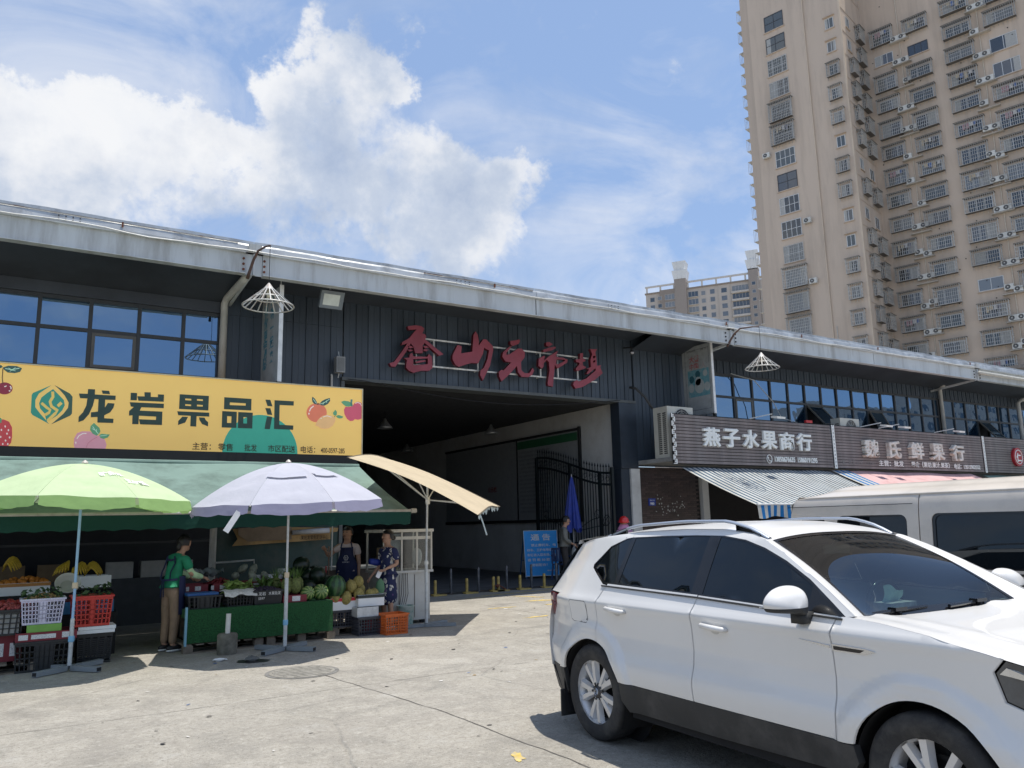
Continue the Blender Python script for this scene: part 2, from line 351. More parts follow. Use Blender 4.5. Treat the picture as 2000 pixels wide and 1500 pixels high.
for pts_, w_ in ((((3.02, 9.6), (3.17, 8.04), (3.33, 6.6), (3.38, 4.7), (3.4, 2.)), .014), (((-4, 7.9), (3.17, 8.04), (12, 8.2)), .008), (((-1.1, 2), (-1.2, 9.9)), .01), (((8.1, 8.1), (8.3, 16.5)), .01)):
    m_ = MB()
    P2 = []
    for (a_, b_) in zip(pts_[:-1], pts_[1:]):
        n_ = max(2, int(math.hypot(b_[0]-a_[0], b_[1]-a_[1])/.15)); P2 += [(a_[0]+(b_[0]-a_[0])*i/n_, a_[1]+(b_[1]-a_[1])*i/n_) for i in range(n_)]
    P2 = [(x+random.uniform(-.012, .012), y+random.uniform(-.012, .012), w_*random.uniform(.3, 1.1)) for x, y in P2]
    vv = []
    for i, (x, y, q_) in enumerate(P2):
        x2, y2, _ = P2[min(i+1, len(P2)-1)]; x1, y1, _ = P2[max(i-1, 0)]; l_ = math.hypot(x2-x1, y2-y1); nx, ny = -(y2-y1)/l_, (x2-x1)/l_; vv += [(x+nx*q_/2, y+ny*q_/2, .003), (x-nx*q_/2, y-ny*q_/2, .003)]
    m_.add(vv, [(2*i, 2*i+1, 2*i+3, 2*i+2) for i in range(len(P2)-1)]); struct(m_.build('slab_joint', mat('gritty slab joint', (.1, .092, .08), .9, var=.3, sc=20.)))
# yard marks: manhole covers, a patch of dark repair, scraps
concd = mat('dark patched concrete', (.16, .155, .145), .9, var=.25, sc=9., bump=.4, bsc=30.)
castiron = mat('worn cast iron', (.3, .285, .25), .6, .3, var=.2, sc=12., bump=.3, bsc=60., dirt=(.32, .3, .27), dsc=6.)
YP = mat('worn yellow road paint', (.62, .45, .12), .8, var=.15, sc=10., dirt=(.36, .33, .27), dsc=14., damt=.95)
# ------------------------------------------------------------------ market hall
X0, X1 = -9., 46.
FY = 17.0
hall = thing('market_hall', 'long dark slate panelled market hall with a wide open passage and blue strip windows', 'market building', (10, 17, 0))
def pane_box(mb, x0, x1, y0, y1, z0, z1): mb.box(x0, x1, y0, y1, z0, z1)
# ribbed panel prototypes (0.3 m wide, unit height scaled in z)
def ribbed(h):
    mb = MB(); mb.box(0, .296, 0, .04, 0, h); mb.box(.0, .022, -.022, 0.001, .004, h-.004); mb.box(.145, .152, -.006, .001, .004, h-.004); return mb
def panels(x0, x1, z0, z1, y, name='wall_panel'):
    n = max(1, round((x1-x0)/.3)); wdt = (x1-x0)/n
    first = ribbed(z1-z0).build(name, wallm, None); me = first.data
    for i in range(n):
        o = first if i == 0 else bpy.data.objects.new(name, me)
        if i: COL.objects.link(o)
        o.parent = hall; o.location = (x0+i*wdt-10, y-17, z0); o.scale = (wdt/.3, 1, 1)
ENT0, ENT1 = 6.24, 14.3
ZT = 6.95
panels(3.62, ENT0-.02, 6.14, ZT, FY, 'wall_panel')
panels(3.62, ENT0-.02, 2.6, 6.135, FY)
panels(ENT0, 14.9, 4.98, ZT, FY)
panels(14.95, 18.1, 3.12, ZT, FY)
panels(18.1, X1, 6.1, ZT, FY)
mb = MB()
mb.box(X0, 3.6, FY+.05, FY+.25, 0, 6.13); mb.box(3.6, ENT0, FY+.05, FY+.25, 0, 4.9); mb.box(X0, X1, FY+.05, FY+.25, 6.2, ZT+.2)
mb.box(ENT0, 18.1, FY+.05, FY+.25, 4.99, 6.19); mb.box(X1-.3, X1, FY+.3, 40, 0, ZT); mb.box(X0, X0+.3, FY+.3, 40, 0, ZT)
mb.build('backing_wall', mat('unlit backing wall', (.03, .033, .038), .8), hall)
MB().box(3.6, ENT0-.05, FY-.02, FY+.045, 0, 2.59).build('wall_lower', mat('dark green painted wall', (.025, .06, .055), .6, dirt=(.1, .1, .08), dsc=2.), hall)
# pier and lintel trims
MB().box(14.3, 14.92, 16.92, 17.3, 3.05, 4.97).box(14.3, 14.92, 16.95, 17.3, 0, 3.045).build('pier', mat('slate pier cladding', (.03, .04, .055), .35, var=.1), hall)
MB().box(ENT0-.06, 14.92, 16.9, 17.35, 4.9, 4.975).box(ENT0-.06, ENT0+.02, 16.94, 17.35, 0, 4.89).build('lintel', mat('grey lintel trim', (.1, .11, .11), .5), hall)
# soffit
for (xa, xb, zf, zw, nm) in ((X0, 3.62, 6.93, 6.36, 'soffit'), (3.625, 14.93, 6.95, 6.76, 'soffit'), (14.935, X1, 6.93, 6.5, 'soffit')):
    MB().grid(lambda u, v: (xa+(xb-xa)*u, 15.3+1.69*v, zf+(zw-zf)*v), 1, 1).grid(lambda u, v: (xa+(xb-xa)*u, 15.3+1.69*v, zf+.02+(zw-zf)*v), 1, 1, flip=True).build(nm, wallin, hall)
MB().box(X0, 3.62, 16.93, 16.99, 6.13, 6.37).build('fascia', wallin, hall)
# windows: mullions, rails and panes
def window_band(xs, zs, sash=()):
    f = thing('window_band', '', 'x'); bpy.data.objects.remove(f)
    fr = MB(); y0, y1 = FY-.04, FY+.06
    for x in xs: fr.box(x-.035, x+.035, y0, y1, zs[0]-.05, zs[-1]+.05)
    for z in zs:
        for a, b in zip(xs[:-1], xs[1:]): fr.box(a+.036, b-.036, y0+.004, y1-.004, z-.035, z+.035)
    fo = fr.build('window', frame_m, hall)
    mp = {}
    for i, (a, b) in enumerate(zip(xs[:-1], xs[1:])):
        for j, (c, d) in enumerate(zip(zs[:-1], zs[1:])):
            if (i, j) in sash: continue
            t1, t2 = random.uniform(-.004, .004), random.uniform(-.004, .004)
            pm = MB(); yy = FY+.0
            pm.add([(a+.036, yy+t1, c+.036), (b-.036, yy-t1, c+.036), (b-.036, yy-t1+t2, d-.036), (a+.036, yy+t1+t2, d-.036)], [(0, 1, 2, 3)])
            pm.add([(a+.036, yy+.012+t1, c+.036), (b-.036, yy+.012-t1, c+.036), (b-.036, yy+.012-t1+t2, d-.036), (a+.036, yy+.012+t1+t2, d-.036)], [(3, 2, 1, 0)])
            pm.build('pane', bluegl, fo)
    for (i, j), ang in sash.items() if isinstance(sash, dict) else ():
        a, b, c, d = xs[i]+.04, xs[i+1]-.04, zs[j]+.04, zs[j+1]-.04
        M = Matrix.Translation((0, FY-.03, d)) @ Matrix.Rotation(R(-ang), 4, 'X') @ Matrix.Translation((0, 0, -d))
        s = MB(); t = .06
        for q in ((a, b, c, c+t), (a, b, d-t, d), (a, a+t, c+t, d-t), (b-t, b, c+t, d-t)): s.box(q[0], q[1], -.02, .02, q[2], q[3], M)
        so = s.build('sash', mat('bronze sash frame', (.12, .115, .1), .45), fo)
        g = MB(); g.box(a+t, b-t, -.004, .004, c+t, d-t, M); g.build('pane', bluegl, fo)
        if ang > 5: MB().box(a, b, FY+.04, FY+.05, c, d).build('opening', blackm, fo)
window_band([-7.58+.866*k for k in range(13)][:-1]+[2.78, 3.5], [4.0, 4.72, 5.49, 6.09], {(10, 1): 0})
RX = [18.2+.866*k for k in range(15)]
window_band(RX+[30.6], [4.2, 4.3, 5.36, 6.05], {(1, 1): 0, (5, 1): 42, (9, 1): 28})
window_band([30.85+.866*k for k in range(17)], [4.2, 4.3, 5.36, 6.05], {(3, 1): 40, (7, 1): 0})
mb = MB(); mb.box(18.1, X1, FY+.05, FY+.2, 3.0, 4.18); mb.build('spandrel', wallm, hall)
# eaves: channel beams between joints, flashing strips, bolts
JX = [-9., 3.72, 17.1, 30.3, 46.]
mid_j = [-2.6, 10.4, 23.9, 36.7]
segs = sorted(JX+mid_j)
for a, b in zip(segs[:-1], segs[1:]):
    a2, b2 = a+.012, b-.012
    if a in JX and a > X0: a2 = a+.17
    if b in JX and b < X1: b2 = b-.17
    bm_ = MB(); bm_.box(a2, b2, 15.2, 15.212, 6.515, 6.93); bm_.box(a2, b2, 15.12, 15.30, 6.5, 6.514); bm_.box(a2, b2, 15.13, 15.3, 6.931, 6.945)
    for k in range(1, int((b-a)/2)): bm_.box(a+k*2.2, a+k*2.2+.01, 15.214, 15.29, 6.52, 6.93)
    bm_.build('eaves_beam', steel, hall)
    fl = MB()
    def flash(u, v, a=a, b=b):
        x = a+.004+(b-a-.008)*u
        wob = .012*math.sin(x*3.1)+.008*math.sin(x*7.7+1)
        P = [(15.16, 6.947), (15.155, 6.985), (15.17+.03*0, 7.09), (15.185, 7.125), (15.25, 7.15), (15.25, 7.215)]
        i = min(int(v*5), 4); f = v*5-i
        return (x, P[i][0]+(P[i+1][0]-P[i][0])*f+wob*(.3 if i in (1, 2) else .1), P[i][1]+(P[i+1][1]-P[i][1])*f+wob*(.5 if i > 0 else .1))
    fl.grid(flash, int((b-a)*4), 5); fl.build('flashing', zinc, hall)
rs = MB()
random.seed(3)
for x in (1.35, 9.2, 16.9, 20.2, 24.1, 29.8): rs.box(x, x+.03, 15.135, 15.155, 7.04, 7.13)
rs.build('rust_streaks', rust, hall)
for (a, b) in ((-6., 3.4), (7.4, 10.3)): MB().box(a, b, 15.162, 15.176, 7.112, 7.132).build('rusty_lip', mat('rust flecked zinc', (.3, .3, .3), .7, var=.2, dirt=(.11, .035, .02), dsc=5., damt=1.), hall)
hl_ = MB()
for x0 in (.35, 8.2, 12.6):
    for k in range(4):
        for j in range(2): hl_.box(x0+k*.11, x0+k*.11+.02, 15.14, 15.156, 7.0+.06*j, 7.015+.06*j)
hl_.build('bolt_holes', blackm, hall)
for jx in (3.72, 17.1, 30.3):
    j = MB(); j.box(jx-.165, jx+.165, 15.215, 15.225, 6.5, 6.93); j.box(jx-.02, jx+.02, 15.16, 15.215, 6.5, 6.93); j.box(jx-.13, jx+.13, 15.12, 15.15, 6.96, 7.12); j.build('joint_plate', steel, hall)
    bo = MB(); Mx = Matrix.Rotation(R(90), 4, 'X')
    for s in (-.2, .2):
        for k in range(3): bo.lathe([(.024, 0), (.024, .02)], (jx+s, 15.198, 6.6+.11*k), 8, Mx)
    bo.build('bolt', rust if jx < 5 else blackm, hall)
    br = MB(); br.bar((jx-.05, 15.25, 6.52), (jx-.05, 16.98, 6.35), .06, .07); br.build('eaves_bracket', steel, hall)
# white cable clipped along the flashing
pts = []
for i in range(90):
    x = -1+i*.35; pts.append((x, 15.11, 6.965+.012*math.sin(x*1.7)+.01*math.sin(x*4.1)-(.06 if 1.2 < x < 2.4 else 0)*math.sin((x-1.2)/1.2*math.pi)))
MB().tube(pts, .011, 5).build('cable', mat('white cable', (.6, .6, .57), .5), hall)
# roof sheet and interior shell
MB().box(X0, X1, 15.25, 15.6, 7.1, 7.14).box(X0, X1, 15.6, 42, 7.14, 7.2).build('roof', zinc, hall)
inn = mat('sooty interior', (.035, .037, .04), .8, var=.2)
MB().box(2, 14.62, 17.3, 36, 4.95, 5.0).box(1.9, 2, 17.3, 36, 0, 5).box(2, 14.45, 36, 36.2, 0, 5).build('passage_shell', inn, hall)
MB().box(14.45, 14.6, 17.32, 36, 0, 4.94).build('passage_wall', white_wall, hall)
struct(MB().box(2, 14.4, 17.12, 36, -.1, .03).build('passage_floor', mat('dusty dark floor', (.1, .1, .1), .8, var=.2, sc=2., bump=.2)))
# lamps hanging in the passage
for (x, y) in ((9.2, 21.5), (12.9, 21.6), (12.9, 28)):
    t = thing('pendant_lamp', f'dim bell shaped pendant lamp in the passage, {"near the wall notice boards" if x > 12 and y < 25 else "behind the right end of the yellow sign" if y < 25 else "deep in the dark passage"}', 'lamp', (x, y, 4.45), group='pendant lamps in the passage', local=True)
    MB().lathe([(.03, .3), (.06, .22), (.2, .06), (.24, 0), (.22, 0), (.05, .2)], (0, 0, 0), 16, cap=False).build('lamp_shade', mat('galvanised lampshade', (.35, .36, .36), .35, .6), t, True)
    MB().tube([(0, 0, .3), (0, 0, .5)], .008, 6).build('lamp_cord', blackm, t)
# wall boards in the passage
t = thing('notice_wall', 'large grey framed notice panel with a green heading on the passage wall', 'notice board', (14.4, 22, 1.6))
MB().box(14.405, 14.445, 18.98, 27.6, 1.72, 4.35).build('board', mat('grey laminate board', (.3, .31, .31), .4, var=.06), t)
MB().box(14.395, 14.403, 19.05, 22.4, 4.05, 4.3).build('heading', mat('green heading strip', (.03, .13, .06), .5), t)
ed = MB(); ed.box(14.36, 14.445, 18.9, 18.975, 1.62, 4.45); ed.box(14.36, 14.404, 18.98, 27.6, 1.62, 1.715); ed.box(14.36, 14.445, 18.98, 27.6, 4.352, 4.42); ed.box(14.38, 14.404, 22.4, 22.45, 1.72, 4.35)
ed.build('frame', blackm, t)
tx = MB()
for k in range(16):
    text(tx, ''.join(random.choice('市场管理办法规定商户应当食品安全经营公示制度') for _ in range(24)), 0, 3.9-.13*k, .075, 0, fn=lambda u, v, w_: (14.4-w_, 19.1+3.2-u, v))
tx.build('small_print', mat('grey print', (.1, .11, .12), .6), t)
tx = MB(); text(tx, '公示栏', 0, 2.72, .2, 0, fn=lambda u, v, w_: (14.4-w_, 24.4-u, v), offset=.006); tx.build('lettering', mat('dull red print', (.25, .03, .03), .6), t)
# ------------------------------------------------------------------ right hand shops below the strip windows
tile = [mat('dark brown wall tile %d' % k, c, .35, var=.15, rnd=.25) for k, c in enumerate(((.05, .032, .03), (.062, .04, .036)))]
sw = thing('tiled_shopfront_wall', 'dark brown tiled wall between the white passage edge and the striped awning', 'wall', (16.1, 17, 0))
MB().box(14.94, 17.3, 17.0, 17.2, 0, 3.1).build('grout', mat('dark grout', (.02, .018, .018), .9), sw)
tb = MB().box(0, .24, -.012, 0, 0, .054); to = tb.build('tile', tile[0]); me1 = to.data; to.parent = sw; to.location = (14.95-16.1, -.001, 1.24)
me2 = me1.copy(); me2.materials.clear(); me2.materials.append(tile[1]); cnt = 0
for r in range(31):
    for c in range(10):
        if r == 0 and c == 0: continue
        x = 14.95+c*.246-(.12 if r % 2 else 0); z = 1.24+r*.06
        if x < 14.94: x = 14.94
        if x+.24 > 17.32: continue
        if cnt > 290: break
        o = bpy.data.objects.new('tile', random.choice((me1, me2))); COL.objects.link(o); o.parent = sw; o.location = (x-16.1, -.001+random.uniform(-.002, .001), z); cnt += 1
st = MB()
for _ in range(46):
    x = random.uniform(15.5, 16.7); z = 1.95+random.gauss(0, .13); s = random.uniform(.008, .035); st.poly([[(x+s*math.cos(a)*random.uniform(.5, 1.2), z+s*math.sin(a)*random.uniform(.5, 1)) for a in (0, 1, 2.1, 3.1, 4.2, 5.2)]], lambda u, v: (u, 16.984, v))
st.build('glue_remnants', mat('torn paper and glue', (.42, .42, .4), .9), sw)
t = thing('house_number_plate', 'small blue enamel number plate on the brown tiles', 'plate', (15.4, 16.98, 2.05))
MB().box(15.27, 15.53, 16.965, 16.98, 2.02, 2.22).build('plate', mat('blue enamel', (.02, .05, .3), .3), t)
tx = MB(); text(tx, '990', 15.4, 2.04, .1, 16.962, align='CENTER', offset=.004); text(tx, '龙岩大道', 15.4, 2.15, .045, 16.962, align='CENTER'); tx.build('lettering', mat('white enamel', (.75, .75, .75), .4), t)
MB().box(14.6, 14.92, 16.88, 16.945, 0, 3.04).build('white_edge', white_wall, hall)
MB().box(17.35, 17.6, 16.9, 17.15, 0, 3.1).build('column', white_wall, hall)
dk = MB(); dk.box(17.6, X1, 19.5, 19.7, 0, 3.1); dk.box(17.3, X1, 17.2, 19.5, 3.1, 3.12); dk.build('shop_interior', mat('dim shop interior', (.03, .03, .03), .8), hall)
for x in (22, 26.5, 31, 36): MB().box(x, x+.25, 16.9, 17.15, 0, 3.1).build('column', white_wall, hall)
# ledge that carries the signs
MB().box(14.94, X1, 15.62, 16.98, 3.16, 3.27).build('ledge', mat('grey concrete ledge', (.3, .3, .29), .8, dirt=(.15, .15, .14), dsc=2.), hall)
# timber slat signboards
slat_m = mat('weathered brown timber slat', (.2, .165, .155), .55, var=.18, sc=3., rnd=.16, dirt=(.26, .24, .23), dsc=1.6, damt=.5)
white_let = mat('white acrylic letter', (.86, .86, .82), .4, var=.03)
def slat_sign(label, x0, x1, loc, strips=True):
    t = thing('slat_sign', label, 'shop sign', loc)
    n = 15; h = (4.44-3.1)/n
    o = MB().box(0, x1-x0, 0, .03, 0, h-.017).build('slat', slat_m); me = o.data
    for k in range(n):
        q = o if k == 0 else bpy.data.objects.new('slat', me)
        if k: COL.objects.link(q)
        q.parent = t; q.location = (x0-loc[0], 15.52-loc[1]+random.uniform(-.003, .003), 3.105+k*h-loc[2]); ORG[q.name_full] = Vector()
    MB().box(x0, x1, 15.57, 15.6, 3.08, 4.46).build('backing_board', blackm, t)
    return t
s1 = slat_sign('brown slat shop sign with six round white characters and two phone numbers', 14.97, 21.72, (18.3, 15.55, 3.08))
s2 = slat_sign('brown slat shop sign with five thick stained brush style white characters', 21.86, 30.62, (26, 15.55, 3.08))
s3 = slat_sign('grey brown slat sign at the right edge with a round red emblem', 30.76, 40, (35, 15.55, 3.08))
def lets(s, x0, x1, zt, zb, depth, off, parent, m, name='letter', y=15.52, skew=0):
    n = len(s); wd = (x1-x0)/n
    for i, ch in enumerate(s):
        mb = MB(); hgt = zt-zb; text(mb, ch, 0, 0, hgt, 0, extrude=depth/2, offset=.004, bevel=off*.5)
        xs = [v[0] for v in mb.v]; zs = [v[2] for v in mb.v]; kx = min(wd*.86/(max(xs)-min(xs)), 1.3); kz = hgt/(max(zs)-min(zs)); mx = (max(xs)+min(xs))/2; mz = min(zs)
        cx = x0+wd*(i+.5)
        mb.v = [(cx+(v[0]-mx)*kx, y-depth/2+v[1], zb+(v[2]-mz)*kz) for v in mb.v]
        mb.build(name, m, parent)
lets('燕子水果商行', 15.97, 20.72, 4.12, 3.58, .06, .03, s1, white_let)
mb = MB(); text(mb, '13850676635  15860191295', 18.95, 3.235, .2, 15.5, extrude=.008, offset=.006, width=1.95); mb.build('phone_number', white_let, s1)
mb = MB()
Mx = Matrix.Rotation(R(90), 4, 'X')
mb.tube([(18.72+.11*math.cos(a), 15.5, 3.3+.12*math.sin(a)) for a in np.linspace(0, 2*math.pi, 20)], .012, 5)
mb.tube([(18.66, 15.49, 3.36), (18.66, 15.49, 3.3), (18.7, 15.49, 3.25), (18.77, 15.49, 3.24)], [.02, .012, .012, .02], 6)
mb.build('phone_emblem', white_let, s1)
lw = mat('stained white box letter', (.7, .68, .62), .5, var=.08, dirt=(.35, .2, .12), dsc=5., damt=.6)
lets('魏氏鲜果行', 22.95, 29.4, 4.05, 3.46, .12, .035, s2, lw)
mb = MB(); text(mb, '主营：批发', 24.05, 3.22, .2, 15.5, extrude=.008, offset=.003, width=1.4); text(mb, '零食（果切.果汁.果茶）', 25.9, 3.22, .2, 15.5, extrude=.008, offset=.003, width=2.35); text(mb, '电话：13515902552', 28.55, 3.2, .2, 15.5, extrude=.008, offset=.004, width=1.75)
mb.build('phone_number', white_let, s2)
mb = MB(); text(mb, '岩：批发 0597-2277587', 22.15, 3.23, .17, 15.512, extrude=.003, width=1.75); mb.build('faded_lettering', mat('faded grey letter', (.28, .26, .25), .8), s2)
mb = MB(); mb.lathe([(.0, 0), (.36, 0), (.36, .1), (.0, .1)], (33.05, 15.52, 3.72), 28, Mx, cap=False); mb.build('emblem', mat('red sign disc', (.42, .02, .03), .35), s3)
mb = MB(); mb.tube([(33.05+.27*math.cos(a), 15.41, 3.72+.27*math.sin(a)) for a in np.linspace(0, 2*math.pi, 24)], .015, 5); text(mb, '仁', 33.05, 3.57, .34, 15.41, extrude=.01, offset=.01, align='CENTER'); mb.build('emblem_mark', white_let, s3)
lets('仁和果', 33.9, 37, 4.0, 3.45, .1, .03, s3, white_let)
# white fretwork strips between the signs
for x, lb, gx in ((14.9, 'white fretwork strip at the left end of the six character sign', 0), (21.73, 'white fretwork strip between the first and second slat signs', 0), (30.64, 'white fretwork strip right of the second slat sign', 0)):
    t = thing('fretwork_strip', lb, 'trim strip', (x+.06, 15.5, 3.08), group='fretwork strips dividing the signs')
    m = MB()
    zs = 3.08
    for k in range(12):
        za = 3.08+k*.114
        if x == 14.9: m.box(x, x+.13, 15.48, 15.5, za, za+.018); m.box(x+(0 if k % 2 else .1), x+(.03 if k % 2 else .13), 15.48, 15.5, za+.019, za+.113); m.box(x+.05, x+.08, 15.48, 15.5, za+.04, za+.09)
        else: m.box(x, x+.12, 15.48, 15.5, za, za+.055); m.box(x, x+.04, 15.48, 15.5, za+.056, za+.113); m.box(x+.08, x+.12, 15.48, 15.5, za+.056, za+.113)
    m.build('fret', white_let, t)
